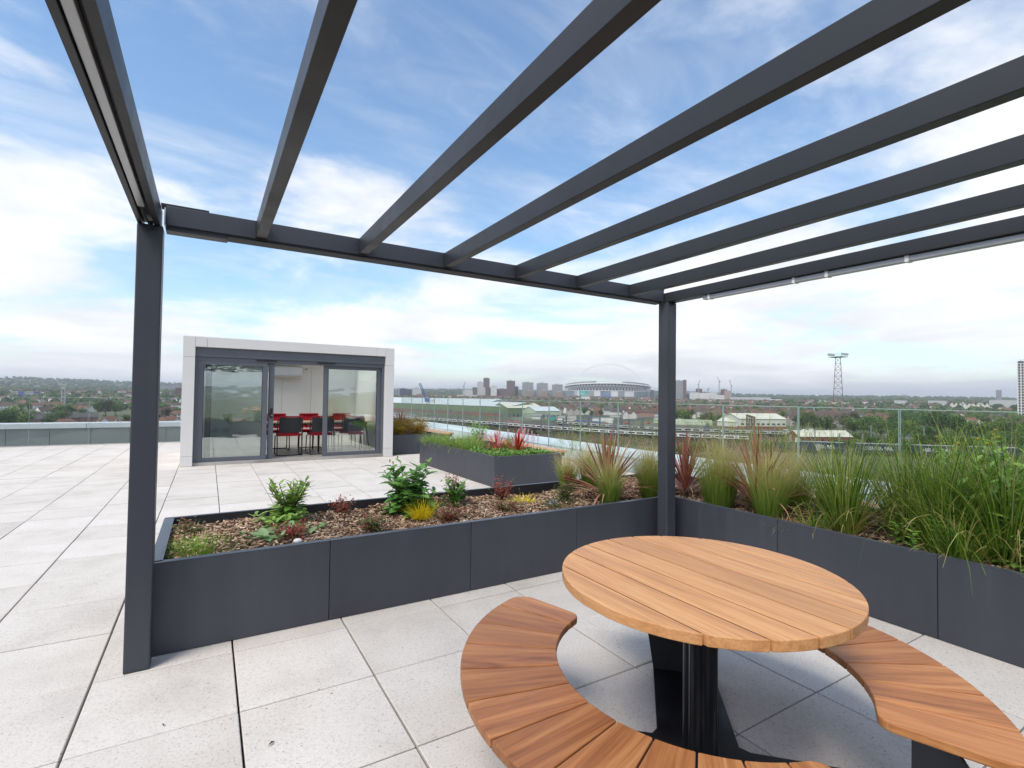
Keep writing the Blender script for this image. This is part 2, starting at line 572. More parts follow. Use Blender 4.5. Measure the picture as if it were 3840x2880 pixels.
# light strips under the two side beams
s = MB().box(-0.456, -0.428, PY0 + .3, 0.36, PH + .006, PH + .030).build('light_strip', 'led_white', pg, bevel=0.003)
MB().tube([(-0.442, 0.362, PH + .012), (-0.44, .43, PH - .004), (-.432, .52, PH - .006), (-.425, .60, PH - .01)], 0.006, 8).build('cable', 'liner_black', pg)
s = MB().box(3.350, 3.398, PY0 + .3, 0.21, PH - .034, PH - .003).build('light_strip', 'led_white', pg, bevel=0.003)
for y in (0.15, -0.55, -0.77, -1.22, -2.0):
    MB().box(3.346, 3.402, y - .010, y + .010, PH - .037, PH + .001).build('clip', 'white_plastic', s)

# ------------------------------------------------------------------ big L shaped planter
def panel_y(parent, x0, x1, y, z1, out=-1, rim=0.045, th=0.003):
    """sheet facing -y (out=-1) or +y with a folded rim on top"""
    g = 0.0018
    m = MB().box(x0 + g, x1 - g, min(y, y - out * 0.02), max(y, y - out * 0.02), 0.002, z1)
    o = m.build('panel', 'anthracite', parent, bevel=0.0025)
    ya, yb = sorted((y + out * .001, y - out * rim))
    MB().box(x0 + g, x1 - g, ya, yb, z1 + .0005, z1 + 0.004).build('rim', 'anthracite_rim', o)
    return o
def panel_x(parent, y0, y1, x, z1, out=-1, rim=0.045):
    g = 0.0018
    m = MB().box(min(x, x - out * 0.02), max(x, x - out * 0.02), y0 + g, y1 - g, 0.002, z1)
    o = m.build('panel', 'anthracite', parent, bevel=0.0025)
    xa, xb = sorted((x + out * .001, x - out * rim))
    MB().box(xa, xb, y0 + g, y1 - g, z1 + .0005, z1 + 0.004).build('rim', 'anthracite_rim', o)
    return o
pl = fixed('planter', 'long L shaped anthracite metal planter wrapping the two back sides of the pergola', 'planter', (2.0, 1.3, 0))
for a, b in ((X_PLANT0, 0.525), (0.525, 1.505), (1.505, 2.4755), (2.4755, X_PLANT1)):
    panel_y(pl, a, b, Y_PLANT0, P_H)
ys = [Y_PLANT0 - .002, -0.288, -1.273, -2.26, -3.2]
for a, b in zip(ys[1:], ys[:-1]):
    panel_x(pl, a, b, X_PLANT1, P_H)
panel_x(pl, Y_PLANT0 + .022, Y_PLANT1 - .022, X_PLANT0, P_H, rim=0.06)
for a, b in ((X_PLANT0, 0.6), (0.6, 1.6), (1.6, 2.6), (2.6, 3.6), (3.6, X_OUT)):
    panel_y(pl, a, b, Y_PLANT1, P_H, out=1, rim=.03)
for a, b in ((-3.2, -2.2), (-2.2, -1.2), (-1.2, -.2), (-.2, .8), (.8, Y_PLANT1 - .022)):
    panel_x(pl, a, b, X_OUT, P_H, out=1)
lin = MB()
lin.box(X_PLANT0 + .025, X_OUT - .025, Y_PLANT1 - .034, Y_PLANT1 - .024, .02, P_H - .003)
lin.box(X_PLANT0 + .025, X_PLANT0 + .034, Y_PLANT0 + .03, Y_PLANT1 - .036, .02, P_H - .003)
lin.box(X_PLANT0 + .025, X_PLANT1 + .02, Y_PLANT0 + .022, Y_PLANT0 + .028, .02, P_H - .003)
lin.build('liner', 'liner_black', pl)

# mulch beds: uneven soil with bark chips on it
def bed(name, label, rects, z, chips, seed, size=1.0):
    r = random.Random(seed)
    v, f, base = [], [], 0
    def hgt(x, y):
        return z + 0.022 * math.sin(3.1 * x + 1.3 * y) + 0.016 * math.sin(5.7 * y - 2.2 * x) + 0.010 * math.sin(11 * x + 7 * y)
    m = MB()
    for (x0, x1, y0, y1) in rects:
        nx, ny = max(2, int((x1 - x0) / .09)), max(2, int((y1 - y0) / .09))
        o = len(m.v)
        for j in range(ny + 1):
            for i in range(nx + 1):
                x, y = x0 + (x1 - x0) * i / nx, y0 + (y1 - y0) * j / ny
                m.v.append((x, y, hgt(x, y) + r.uniform(-.008, .008)))
        for j in range(ny):
            for i in range(nx):
                a = o + j * (nx + 1) + i
                m.f.append((a, a + 1, a + nx + 2, a + nx + 1))
    so = m.build(name, 'soil', smooth=True)
    tag(so, label, 'mulch', kind='stuff')
    area = sum((a[1] - a[0]) * (a[3] - a[2]) for a in rects)
    c = MB()
    tones = []
    for (x0, x1, y0, y1) in rects:
        for _ in range(int(chips * (x1 - x0) * (y1 - y0) / area)):
            x, y = r.uniform(x0, x1), r.uniform(y0, y1)
            L, W, H = r.uniform(.012, .036) * size, r.uniform(.004, .013) * size, r.uniform(.0015, .004)
            if r.random() < .06:
                L *= 1.6
            rot = Matrix.Rotation(r.uniform(0, PI * 2), 3, 'Z') @ Matrix.Rotation(r.gauss(0, .35), 3, 'X') @ Matrix.Rotation(r.gauss(0, .25), 3, 'Y')
            p = Vector((x, y, hgt(x, y) + r.uniform(.004, .022)))
            k = r.uniform(.45, 1)
            pts = [p + rot @ Vector(q) for q in ((-L, -W * k, -H), (L, -W * .5, -H), (L * .8, W, -H), (-L * .9, W * .7, -H), (-L, -W * k, H), (L, -W * .5, H), (L * .8, W, H), (-L * .9, W * .7, H))]
            c.add(pts, [(4, 5, 6, 7), (0, 1, 5, 4), (1, 2, 6, 5), (2, 3, 7, 6), (3, 0, 4, 7)])
            tones.append(r.random())
    me = c.mesh('bark_chips', 'bark')
    at = me.attributes.new('tone', 'FLOAT', 'FACE')
    at.data.foreach_set('value', [q for q in tones for _ in range(5)])
    o = put(me, 'bark_chips', so)
    o['kind'] = 'stuff'
    return so
t = NT('bark')
a = t.n('ShaderNodeAttribute', attribute_name='tone')
f = t.noise(t.coord(), 40, 3, 0.6)
c = t.ramp(a.outputs['Fac'], [(0.0, (0.060, 0.030, 0.020)), (0.30, (0.16, 0.085, 0.050)), (0.58, (0.34, 0.215, 0.13)), (0.82, (0.52, 0.375, 0.25)), (1.0, (0.68, 0.56, 0.43))])
t.base(t.mix(0.5, c, t.ramp(f, [(0.3, (0.55, 0.5, 0.45)), (0.7, (1.2, 1.15, 1.1))]), 'MULTIPLY'))
t.rough(0.9)
BED_Z = 0.418
bed('bark_mulch', 'brown bark chip mulch covering the soil in the big L shaped planter', [(X_PLANT0 + .036, X_OUT - .03, Y_PLANT0 + .03, Y_PLANT1 - .036), (X_PLANT1 + .022, X_OUT - .03, -3.18, Y_PLANT0 + .03)], BED_Z, 34000, 3, .64)

# ------------------------------------------------------------------ two more planters with timber benches
def box_planter(x0, x1, y0, y1, h, seams_x, seams_y, label):
    p = fixed('planter', label, 'planter', ((x0 + x1) / 2, (y0 + y1) / 2, 0))
    xs = [x0] + seams_x + [x1]
    for a, b in zip(xs[:-1], xs[1:]):
        panel_y(p, a, b, y0, h)
        panel_y(p, a, b, y1, h, out=1)
    yy = [y0 + .022] + seams_y + [y1 - .022]
    for a, b in zip(yy[:-1], yy[1:]):
        panel_x(p, a, b, x0, h)
        panel_x(p, a, b, x1, h, out=1)
    return p
M0 = (3.646, 4.93, 4.23, 7.45)
box_planter(*M0, 0.470, [], [5.28, 6.42], 'free standing anthracite planter of pink flower spikes in mid terrace')
bed('bark_mulch', 'dark mulch under the plants of the mid terrace planter', [(3.67, 4.90, 4.26, 7.42)], 0.41, 1500, 8)
F0 = (3.60, 4.80, 9.06, 12.4)
box_planter(*F0, 0.465, [], [10.2, 11.3], 'anthracite planter with golden shrubs behind the garden room corner')
bed('bark_mulch', 'dark mulch under the golden shrubs behind the garden room', [(3.63, 4.77, 9.09, 12.37)], 0.40, 600, 9)
def slat_bench(x0, x1, y0, y1, z, label):
    b = fixed('timber_bench', label, 'bench', ((x0 + x1) / 2, (y0 + y1) / 2, 0), 'timber benches fixed beside the planters')
    n = 4
    w = (x1 - x0) / n
    mesh = MB().box(-(y1 - y0) / 2, (y1 - y0) / 2, -w / 2 + .004, w / 2 - .004, -0.04, 0).mesh('slat', 'larch')
    for k in range(n):
        put(mesh, 'slat', b, (x0 + w * (k + .5), (y0 + y1) / 2, z), (0, 0, PI / 2), bevel=.003, seg=1)
    MB().box(x0 + .03, x1 - .03, y0 + .04, y1 - .04, z - .10, z - .0405).build('frame', 'anthracite', b)
    for y in (y0 + .15, (y0 + y1) / 2, y1 - .15):
        MB().box(x0 + .06, x1 - .06, y - .02, y + .02, 0, z - .1005).build('leg', 'anthracite', b)
slat_bench(4.937, 5.33, 4.62, 7.45, 0.47, 'timber slat bench on the glass side of the pink flower planter')
slat_bench(4.807, 5.25, 9.25, 12.3, 0.47, 'timber slat bench beside the golden shrub planter')
slat_bench(4.79, 5.21, -2.6, 1.55, 0.455, 'timber slat bench behind the right arm of the L planter')

# ------------------------------------------------------------------ parapets and glass balustrades
XG = 6.767
ba = fixed('glass_balustrade', 'clear frameless glass balustrade along the railway side of the terrace', 'balustrade', (XG, 6, 0))
yk = [4.8672 + 1.1774 * k for k in range(-6, 12)]
gm = {}
for a, b in zip(yk[:-1], yk[1:]):
    o = MB().box(XG - .0085, XG + .0085, a + .006, b - .006, 0.02, 1.314).build('glass_panel', 'balustrade_glass', ba)
    MB().box(XG - .0084, XG + .0084, a + .006, b - .006, 1.3145, 1.3215).build('top_edge', 'glass_edge', o)
    MB().box(XG - .0083, XG + .0083, a + .0055, a + .0105, 0.02, 1.3140).build('side_edge', 'glass_edge', o)
    MB().box(XG - .0083, XG + .0083, b - .0105, b - .0055, 0.02, 1.3140).build('side_edge', 'glass_edge', o)
MB().box(XG - .03, XG + .03, yk[0], yk[-1], -0.04, 0.019).build('base_channel', 'galvanised', ba)
YGL = 14.55
bl_ = fixed('glass_balustrade', 'clear glass balustrade in front of the low parapet on the far left', 'balustrade', (-4, YGL, 0))
xk = [-2.83 + 1.165 * k for k in range(-8, 5)]
for a, b in zip(xk[:-1], xk[1:]):
    o = MB().box(a + .007, b - .007, YGL - .0085, YGL + .0085, 0.02, 1.232).build('glass_panel', 'balustrade_glass', bl_)
    MB().box(a + .007, b - .007, YGL - .0084, YGL + .0084, 1.2325, 1.239).build('top_edge', 'glass_edge', o)
    MB().box(a + .0065, a + .0115, YGL - .0083, YGL + .0083, 0.02, 1.232).build('side_edge', 'glass_edge', o)
MB().box(xk[0], xk[-1], YGL - .03, YGL + .03, -0.04, 0.019).build('base_channel', 'galvanised', bl_)
pw_ = fixed('parapet_wall', 'low grey clad parapet with white metal coping on the far left', 'wall', (-4, 14.9, 0))
for k in range(-14, 6):
    a, b = -1.15 + .83 * k, -1.15 + .83 * (k + 1)
    MB().box(a + .004, b - .004, 14.80, 14.84, -0.04, 0.425).build('cladding_panel', 'cladding_grey', pw_)
MB().box(-13.5, 4, 14.845, 15.25, -0.3, 0.42).build('wall_core', 'joint_dark', pw_)
for k in range(-3, 2):
    a, b = -2.9 + 3.0 * k, -2.9 + 3.0 * (k + 1)
    MB().box(a + .003, b - .003, 14.77, 15.30, 0.426, 0.560).build('coping', 'coping_metal', pw_, bevel=.008)
    for x in (a + .7, a + 2.1):
        MB().tube([(x, 14.84, .5605), (x, 14.84, .566)], .014, 8).build('screw_cap', 'liner_black', pw_)
re = fixed('parapet_roof', 'wide pale metal roof edge outside the glass balustrade', 'wall', (7.4, 6, 0))
for k in range(-4, 8):
    a, b = -1.2 + 2.4 * k, -1.2 + 2.4 * (k + 1)
    MB().box(6.86, 8.05, a + .002, b - .002, -0.6, 0.262).build('roof_sheet', 'roof_membrane', re)
    MB().box(6.845, 8.075, a + .004, b - .004, 0.2625, 0.272).build('cap_sheet', 'roof_membrane', re)
    MB().box(6.852, 6.8598, a + .6, a + .64, -0.04, 0.262).build('bracket', 'coping_metal', re)

# building below the terrace
bd = MB().box(-14.2, 8.0, -9, 15.2, -19.5, -0.36).build('office_building', 'cladding_grey')
tag(bd, 'grey walled building carrying the roof terrace', 'building', kind='structure')

# ------------------------------------------------------------------ round picnic table with two curved benches
TCX, TCY, TZ, TR = 1.472, -1.265, 0.742, 0.524
SZ, RO, RI = 0.424, 0.905, 0.543
pt = fixed('picnic_table', 'round hardwood table on black steel base with two curved benches', 'table', (TCX, TCY, 0))
tb = MB()
tb.cbox((TCX, TCY, TZ - .0415), (.80, .06, .012), R(45))
tb.cbox((TCX, TCY, TZ - .0425), (.80, .06, .012), R(-45))
top = tb.build('tabletop_frame', 'black_steel', pt)
seams = [-TR - .001, -.402, -.267, -.131, .005, .140, .274, .407, TR + .001]
for a, b in zip(seams[:-1], seams[1:]):
    a2, b2 = a + .0040, b - .0040
    a2, b2 = max(a2, -TR + .0005), min(b2, TR - .0005)
    N = 14
    up_, dn_ = [], []
    for k in range(N + 1):
        x = a2 + (b2 - a2) * k / N
        yv = math.sqrt(max(0, TR * TR - x * x))
        up_.append((x, yv))
        dn_.append((x, -yv))
    poly = dn_ + up_[::-1]
    cx = (a2 + b2) / 2
    # local x runs along the grain
    loc_poly = [(y, -(x - cx)) for x, y in poly]
    clean = [loc_poly[0]]
    for q in loc_poly[1:]:
        if math.hypot(q[0] - clean[-1][0], q[1] - clean[-1][1]) > 1e-4:
            clean.append(q)
    if math.hypot(clean[0][0] - clean[-1][0], clean[0][1] - clean[-1][1]) < 1e-4:
        clean.pop()
    o = MB().prism(clean, -0.035, 0).build('plank', 'teak_top', top, bevel=0.003, seg=2)
    o.location = (TCX + cx, TCY, TZ)
    o.rotation_euler.z = PI / 2
for a in seams[1:-1]:  # black strips stand in for the shade inside the open plank gaps
    yv = math.sqrt(TR * TR - a * a) - .02
    MB().box(TCX + a - .0039, TCX + a + .0039, TCY - yv, TCY + yv, TZ - .030, TZ - .0035).build('gap_shade', 'liner_black', top)
def seat_plank(a0, a1, end=0):
    """sector of the ring; end=+1/-1 rounds the corners on that side. local x radial"""
    g = 0.003
    mid = (a0 + a1) / 2
    pts = []
    def corner_arc(r, a, rr, inner, side):
        # rounded corner between an arc (radius r) and the end line at angle a
        out = []
        rc = r + rr if inner else r - rr
        da = math.asin(rr / rc)
        ca = a - side * da
        cx, cy = rc * math.cos(ca), rc * math.sin(ca)
        base = ca + (PI if inner else 0)
        for k in range(7):
            th = k / 6 * PI / 2
            ang = base + (side * th if not inner else -side * th)
            out.append((cx + rr * math.cos(ang), cy + rr * math.sin(ang)))
        return out
    def offs(r, a, s):
        aa = a + s * g / r
        return (r * math.cos(aa), r * math.sin(aa))
    n = 5
    outer = [(RO * math.cos(a0 + (a1 - a0) * k / n), RO * math.sin(a0 + (a1 - a0) * k / n)) for k in range(1, n)]
    inner = [(RI * math.cos(a0 + (a1 - a0) * k / n), RI * math.sin(a0 + (a1 - a0) * k / n)) for k in range(n - 1, 0, -1)]
    if end == 0:
        poly = [offs(RO, a0, 1)] + outer + [offs(RO, a1, -1), offs(RI, a1, -1)] + inner + [offs(RI, a0, 1)]
    elif end > 0:
        co = corner_arc(RO, a1, .085, False, 1)
        ci = corner_arc(RI, a1, .05, True, 1)[::-1]
        lim = a1 - math.asin(.085 / (RO - .085))
        limi = a1 - math.asin(.05 / (RI + .05))
        outer = [q for q in outer if math.atan2(q[1], q[0]) % (2 * PI) < lim % (2 * PI)]
        inner = [q for q in inner if math.atan2(q[1], q[0]) % (2 * PI) < limi % (2 * PI)]
        poly = [offs(RO, a0, 1)] + outer + co + ci + inner + [offs(RI, a0, 1)]
    else:
        co = corner_arc(RO, a0, .085, False, -1)[::-1]
        ci = corner_arc(RI, a0, .05, True, -1)
        poly = co + [offs(RO, a1, -1), offs(RI, a1, -1)] + ci
    c, s_ = math.cos(-mid), math.sin(-mid)
    return [(x * c - y * s_, x * s_ + y * c) for x, y in poly], mid
def curved_bench(first, last, e0, e1):
    fr = MB()
    n = 24
    for r0, r1 in ((RI + .04, RI + .065), (RO - .09, RO - .065)):
        for k in range(n):
            b0, b1 = e0 + .06 + (e1 - e0 - .12) * k / n, e0 + .06 + (e1 - e0 - .12) * (k + 1) / n
            fr.prism([(TCX + r0 * math.cos(b0), TCY + r0 * math.sin(b0)), (TCX + r1 * math.cos(b0), TCY + r1 * math.sin(b0)),
                      (TCX + r1 * math.cos(b1), TCY + r1 * math.sin(b1)), (TCX + r0 * math.cos(b1), TCY + r0 * math.sin(b1))], SZ - .045, SZ - .031)
    bf = fr.build('bench_frame', 'black_steel', pt)
    st = R(12.5)
    n = round((last - first) / st)
    edges = [first + (last - first) * k / n for k in range(n + 1)]
    jobs = [(e0, edges[0], -1)] + [(a, b, 0) for a, b in zip(edges[:-1], edges[1:])] + [(edges[-1], e1, 1)]
    for a, b, e in jobs:
        poly, mid = seat_plank(a, b, e)
        o = MB().prism(poly, -0.030, 0).build('plank', 'teak_seat', bf, bevel=0.004, seg=2)
        o.location = (TCX, TCY, SZ)
        o.rotation_euler.z = mid
curved_bench(R(117.6), R(242.6), R(106.5), R(253.5))
curved_bench(R(-57.6), R(67.4), R(-71), R(78.5))
# steel base: four-armed floor plate, upright leg sheets under the seats, lobed column
n_ = 6
arm = []
for q in range(4):
    a = R(45 + 90 * q)
    ca, sa = math.cos(a), math.sin(a)
    w, L, rr = .148, .70, .06
    loc = [(w + rr + .02, w), (L, w)] if False else None
    for (lx, ly) in ((L, -w), (L, w), (w + rr, w), (w + rr * .35, w + rr * .35)):
        arm.append((TCX + lx * ca - ly * sa, TCY + lx * sa + ly * ca))
MB().prism(arm, 0.001, 0.011).build('base_plate', 'black_plate', pt, bevel=.002, seg=1)
for q in range(4):
    a = R(45 + 90 * q) if q < 3 else R(-54)
    m = MB()
    r_, w0, w1 = .694, .148, .205 if q < 3 else .23
    pts = [(r_ - .004, -w0, .0115), (r_ - .004, w0, .0115), (r_ + .004, w0, .0115), (r_ + .004, -w0, .0115)]
    r2_ = .72
    pts += [(r2_ - .004, -w1, SZ - .046), (r2_ - .004, w1, SZ - .046), (r2_ + .004, w1, SZ - .046), (r2_ + .004, -w1, SZ - .046)]
    rot = Matrix.Rotation(a, 3, 'Z')
    m.add([rot @ Vector(p) + Vector((TCX, TCY, 0)) for p in pts], [(3, 2, 1, 0), (4, 5, 6, 7), (0, 1, 5, 4), (1, 2, 6, 5), (2, 3, 7, 6), (3, 0, 4, 7)])
    m.build('leg', 'black_steel', pt, bevel=.001, seg=1)
poly = []
for k in range(64):
    a = 2 * PI * k / 64
    rad = .054 + .013 * math.cos(4 * (a - R(14)))
    poly.append((TCX + rad * math.cos(a), TCY + rad * math.sin(a)))

cm_ = MB()
for z_ in (.0115, TZ - .049):
    cm_.v += [(x, y, z_) for x, y in poly]
cm_.f = [(i, (i + 1) % 64, 64 + (i + 1) % 64, 64 + i) for i in range(64)]
cm_.build('column', 'black_steel', pt, smooth=True)

# ------------------------------------------------------------------ garden room
GX0, GX1, GY, GYB, GZ = -0.583, 3.510, 8.80, 11.80, 2.485
IX0, IX1, IZ = -0.380, 3.308, 2.285
gr = fixed('garden_room', 'white framed garden room with grey sliding glass doors on the terrace', 'building', (1.46, 10.3, 0))
def clad(x0, x1, z0, z1, y0=GY, y1=GY + .30):
    MB().box(x0 + .002, x1 - .002, y0, y1, z0 + .002, z1 - .002).build('cladding_panel', 'pod_white', gr, bevel=.003, seg=1)
for a, b in ((0.0, 0.19), (0.19, 2.085), (2.085, GZ)):
    clad(GX0, IX0, a, b)
    clad(IX1, GX1, a, b)
for a, b in ((IX0, -.188), (-.188, 3.105), (3.105, IX1)):
    clad(a, b, IZ, GZ)
MB().box(GX0 + .006, IX0 - .004, GY + .03, GY + .29, .004, GZ - .004).build('wall_core', 'joint_dark', gr)
MB().box(IX1 + .004, GX1 - .006, GY + .03, GY + .29, .004, GZ - .004).build('wall_core', 'joint_dark', gr)
for x in (GX0, GX1 - .12):
    MB().box(x, x + .12, GY + .302, GYB, 0.0, GZ).build('side_wall', 'pod_white', gr)
MB().box(GX0, GX1, GYB + .001, GYB + .12, 0, GZ).build('back_wall', 'pod_white', gr)
RLX = ((-.30, 1.38), (1.50, 3.20))                              # two unseen rooflights, added so that daylight brightens the room
ry0, ry1 = 9.5, 11.35
rfm = MB().box(GX0 + .121, GX1 - .121, GY + .302, ry0, GZ - .14, GZ - .003).box(GX0 + .121, GX1 - .121, ry1, GYB, GZ - .14, GZ - .003)
rfm.box(GX0 + .121, RLX[0][0], ry0, ry1, GZ - .14, GZ - .003).box(RLX[0][1], RLX[1][0], ry0, ry1, GZ - .14, GZ - .003).box(RLX[1][1], GX1 - .121, ry0, ry1, GZ - .14, GZ - .003)
rfm.build('roof', 'pod_white', gr)
for a, b in RLX:
    MB().box(a - .03, b + .03, ry0 - .03, ry1 + .03, GZ - .0025, GZ + .02).build('added_rooflight', 'balustrade_glass', gr)
MB().box(GX0 + .13, GX1 - .13, GY + .05, GYB - .01, 0.002, 0.058).build('room_floor', 'floor_vinyl', gr)
cm_ = MB().box(IX0 - .08, IX1 + .08, GY + .304, ry0, GZ - .20, GZ - .141).box(IX0 - .08, IX1 + .08, ry1, GYB - .02, GZ - .20, GZ - .141)
cm_.box(IX0 - .08, RLX[0][0], ry0, ry1, GZ - .20, GZ - .141).box(RLX[0][1], RLX[1][0], ry0, ry1, GZ - .20, GZ - .141).box(RLX[1][1], IX1 + .08, ry0, ry1, GZ - .20, GZ - .141)
cm_.build('ceiling', 'pod_inside', gr)
for k, (a, b) in enumerate(((GX0 + .14, .05), (.05, 1.49), (1.49, 2.2), (2.2, 3.37))):
    MB().box(a + .0025, b - .0025, GYB - .03, GYB - .004, .059, GZ - .201).build('wall_panel', 'pod_inside', gr)
for a, b in ((GY + .31, 10.2), (10.2, GYB - .035)):
    MB().box(GX1 - .145, GX1 - .1205, a + .002, b - .002, .059, GZ - .201).build('wall_panel', 'pod_inside', gr)
    MB().box(GX0 + .1205, GX0 + .138, a + .002, b - .002, .059, GZ - .201).build('wall_panel', 'pod_inside', gr)
MB().box(GX0 + .15, GX1 - .15, GYB - .045, GYB - .031, .059, .15).build('skirting', 'pod_inside', gr)
# fascia and outer door frame, set back in the reveal
DY = GY + .10
MB().box(IX0 + .001, IX1 - .001, DY - .03, DY + .14, 2.105, IZ + .001).build('fascia', 'door_grey', gr, bevel=.002, seg=1)
fr = MB().box(IX0 + .001, IX1 - .001, DY, DY + .12, 2.028, 2.1045).box(IX0 + .001, IX0 + .05, DY + .001, DY + .119, .0, 2.0275).box(IX1 - .05, IX1 - .001, DY + .001, DY + .119, 0, 2.0275)
fr = fr.box(IX0 + .0505, IX1 - .0505, DY + .002, DY + .118, .003, .045)
fo = fr.build('door_frame', 'door_grey', gr, bevel=.002, seg=1)
for a, b in ((0.667, 1.057), (1.847, 2.222)):
    MB().box(a, b, DY - .022, DY - .0005, 2.060, 2.085).build('trickle_vent', 'liner_black', fo, bevel=.003, seg=1)
for x in (0.35, 0.72, 2.05, 2.6):
    MB().tube([(x, DY - .032, 2.20), (x, DY - .0295, 2.20)], .006, 8).build('rivet', 'galvanised', gr)
def leaf(x0, x1, y, lab, st=.095, rail=.09):
    z0, z1 = .048, 2.026
    m = MB().box(x0, x0 + st, y, y + .05, z0, z1).box(x1 - st, x1, y, y + .05, z0, z1).box(x0 + st, x1 - st, y + .0005, y + .0495, z0, z0 + rail).box(x0 + st, x1 - st, y + .0005, y + .0495, z1 - rail * .75, z1)
    d = m.build('sliding_door', 'door_grey', gr, bevel=.002, seg=1)
    d['label'] = lab
    MB().box(x0 + st - .008, x1 - st + .008, y + .018, y + .032, z0 + rail - .008, z1 - rail * .75 + .008).build('pane', 'door_glass', d)
    for q in ((x0 + st - .001, x0 + st + .007), (x1 - st - .007, x1 - st + .001)):
        MB().box(q[0], q[1], y - .001, y + .017, z0 + rail, z1 - rail * .75).build('gasket', 'liner_black', d)
    return d
leaf(-0.33, 0.888, DY + .004, 'left glass door leaf')
d2 = leaf(-0.20, 1.018, DY + .062, 'open glass door leaf slid behind the left one')
leaf(1.995, 3.256, DY + .062, 'right glass door leaf')
hd = MB()
hd.tube([(0.978 - .045 * math.sin(PI * k / 10), DY + .045 - .02 * math.sin(PI * k / 10), .90 + .20 * k / 10) for k in range(11)], .012, 8)
hd.box(0.958, 0.998, DY + .052, DY + .0605, .90, 1.10)
hd.build('handle', 'liner_black', d2)
MB().tube([(0.985, DY + .044, .955), (.985, DY + .0515, .955)], .012, 10).build('lock', 'galvanised', d2)

# air conditioner, controller and sockets on the back wall
ac = fixed('air_conditioner', 'white wall mounted air conditioning unit above the meeting table', 'air conditioner', (1.6, GYB - .14, 1.83))
y0 = GYB - .235
MB().prism([(0, 0), (.0, .0)], 0, 0) if False else None
b = MB()
prof = [(y0 + .21, 1.83), (y0 + .06, 1.83), (y0 + .01, 1.87), (y0, 1.93), (y0 + .015, 2.09), (y0 + .04, 2.11), (y0 + .21, 2.11)]
n = len(prof)
b.add([(1.06, y, z) for y, z in prof] + [(1.94, y, z) for y, z in prof], [tuple(range(n)), tuple(range(2 * n - 1, n - 1, -1))] + [(i, i + n, (i + 1) % n + n, (i + 1) % n) for i in range(n)])
b.build('casing', 'white_plastic', ac, bevel=.008)
MB().box(1.10, 1.90, y0 - .002, y0 + .012, 1.862, 1.872).build('louvre', 'galvanised', ac)
tc_ = fixed('wall_controller', 'small white wall controller right of the air conditioner', 'controller', (2.06, GYB - .04, 2.02))
MB().box(2.015, 2.125, GYB - .05, GYB - .031, 1.98, 2.09).build('casing', 'white_plastic', tc_, bevel=.004)
MB().box(2.035, 2.105, GYB - .053, GYB - .0505, 2.055, 2.075).build('display', 'cladding_grey', tc_)
for k, x in enumerate((0.02, 0.24)):
    so = fixed('wall_socket', ('double power socket nearer the left corner of the garden room', 'double power socket right of the other one low on the room wall')[k], 'socket', (x, GYB - .04, .5), 'power sockets in the garden room')
    MB().box(x - .073, x + .073, GYB - .042, GYB - .031, .44, .53).build('plate', 'galvanised', so, bevel=.003)
    for dx in (-.036, .036):
        MB().box(x + dx - .02, x + dx + .02, GYB - .046, GYB - .0425, .465, .505).build('outlet', 'white_plastic', so)

# meeting table and chairs
mt = fixed('meeting_table', 'long pale wood meeting table with black splayed legs in the garden room', 'table', (2.1, 10.15, .06))
MB().box(0.88, 3.30, 9.72, 10.55, .735, .76).build('tabletop', 'laminate', mt, bevel=.004)
MB().box(1.0, 3.18, 9.80, 10.47, .69, .7345).build('apron', 'black_steel', mt)
for (x, y, dx, dy) in ((1.03, 9.84, -.09, -.07), (3.15, 9.84, .09, -.07), (1.03, 10.43, -.09, .07), (3.15, 10.43, .09, .07), (2.06, 9.82, 0, -.06), (2.06, 10.45, 0, .06)):
    MB().tube([(x + dx, y + dy, .06), (x, y, .70)], [.016, .026], 10).build('leg', 'black_steel', mt, smooth=True)
def make_chair():
    ch = thing('meeting_chair', 'x', 'chair', group='red chairs at the meeting table')
    # local: faces +y, base at z=0
    s = MB()
    s.box(-.235, .235, -.20, .25, .42, .475)
    s.build('seat', 'fabric_red', ch, bevel=.02, seg=3)
    s = MB()
    n = 8
    fv, bv = [], []
    for i in range(n + 1):
        x = -.225 + .45 * i / n
        dep = .035 * (1 - (x / .225) ** 2)
        for (z, yy) in ((.505, -.215), (.83, -.275)):
            fv.append((x, yy - dep, z))
    vv, ff = [], []
    for th in (0, -.022):
        for (x, y, z) in fv:
            vv.append((x, y + th, z))
    m_ = len(fv)
    for i in range(n):
        a = 2 * i
        ff += [(a, a + 2, a + 3, a + 1), (m_ + a, m_ + a + 1, m_ + a + 3, m_ + a + 2), (a, m_ + a, m_ + a + 2, a + 2), (a + 1, a + 3, m_ + a + 3, m_ + a + 1)]
    ff += [(0, 1, m_ + 1, m_), (2 * n, m_ + 2 * n, m_ + 2 * n + 1, 2 * n + 1)]
    s.add(vv, ff)
    bk = s.build('backrest', 'mesh_black', ch)
    s = MB()
    s.add([(x, y + .024, z) for (x, y, z) in vv], ff)
    s.build('pad', 'fabric_red', bk)
    s = MB()
    s.box(-.225, .225, -.262 - .03, -.248, .832, .862)
    s.build('top_trim', 'fabric_red', bk, bevel=.01)
    for sd in (-1, 1):
        x = .25 * sd
        s = MB()
        s.tube([(x * .98, -.24, .80), (x, -.215, .62), (x, -.20, .43), (x, -.22, .10), (x, -.24, .012), (x, -.10, .012), (x, .24, .012), (x, .245, .08), (x, .20, .40), (x * .92, .10, .415)], .012, 8)
        s.build('leg', 'black_steel', ch, smooth=True)
        s = MB()
        s.tube([(x * .99, -.20, .60), (x * 1.06, -.12, .66), (x * 1.08, .12, .655), (x * 1.04, .16, .60)], .014, 8)
        s.build('armrest', 'black_steel', ch, smooth=True)
    s = MB().tube([(-.25, -.24, .012), (.25, -.24, .012)], .011, 8)
    s.build('stretcher', 'black_steel', ch, smooth=True)
    return ch
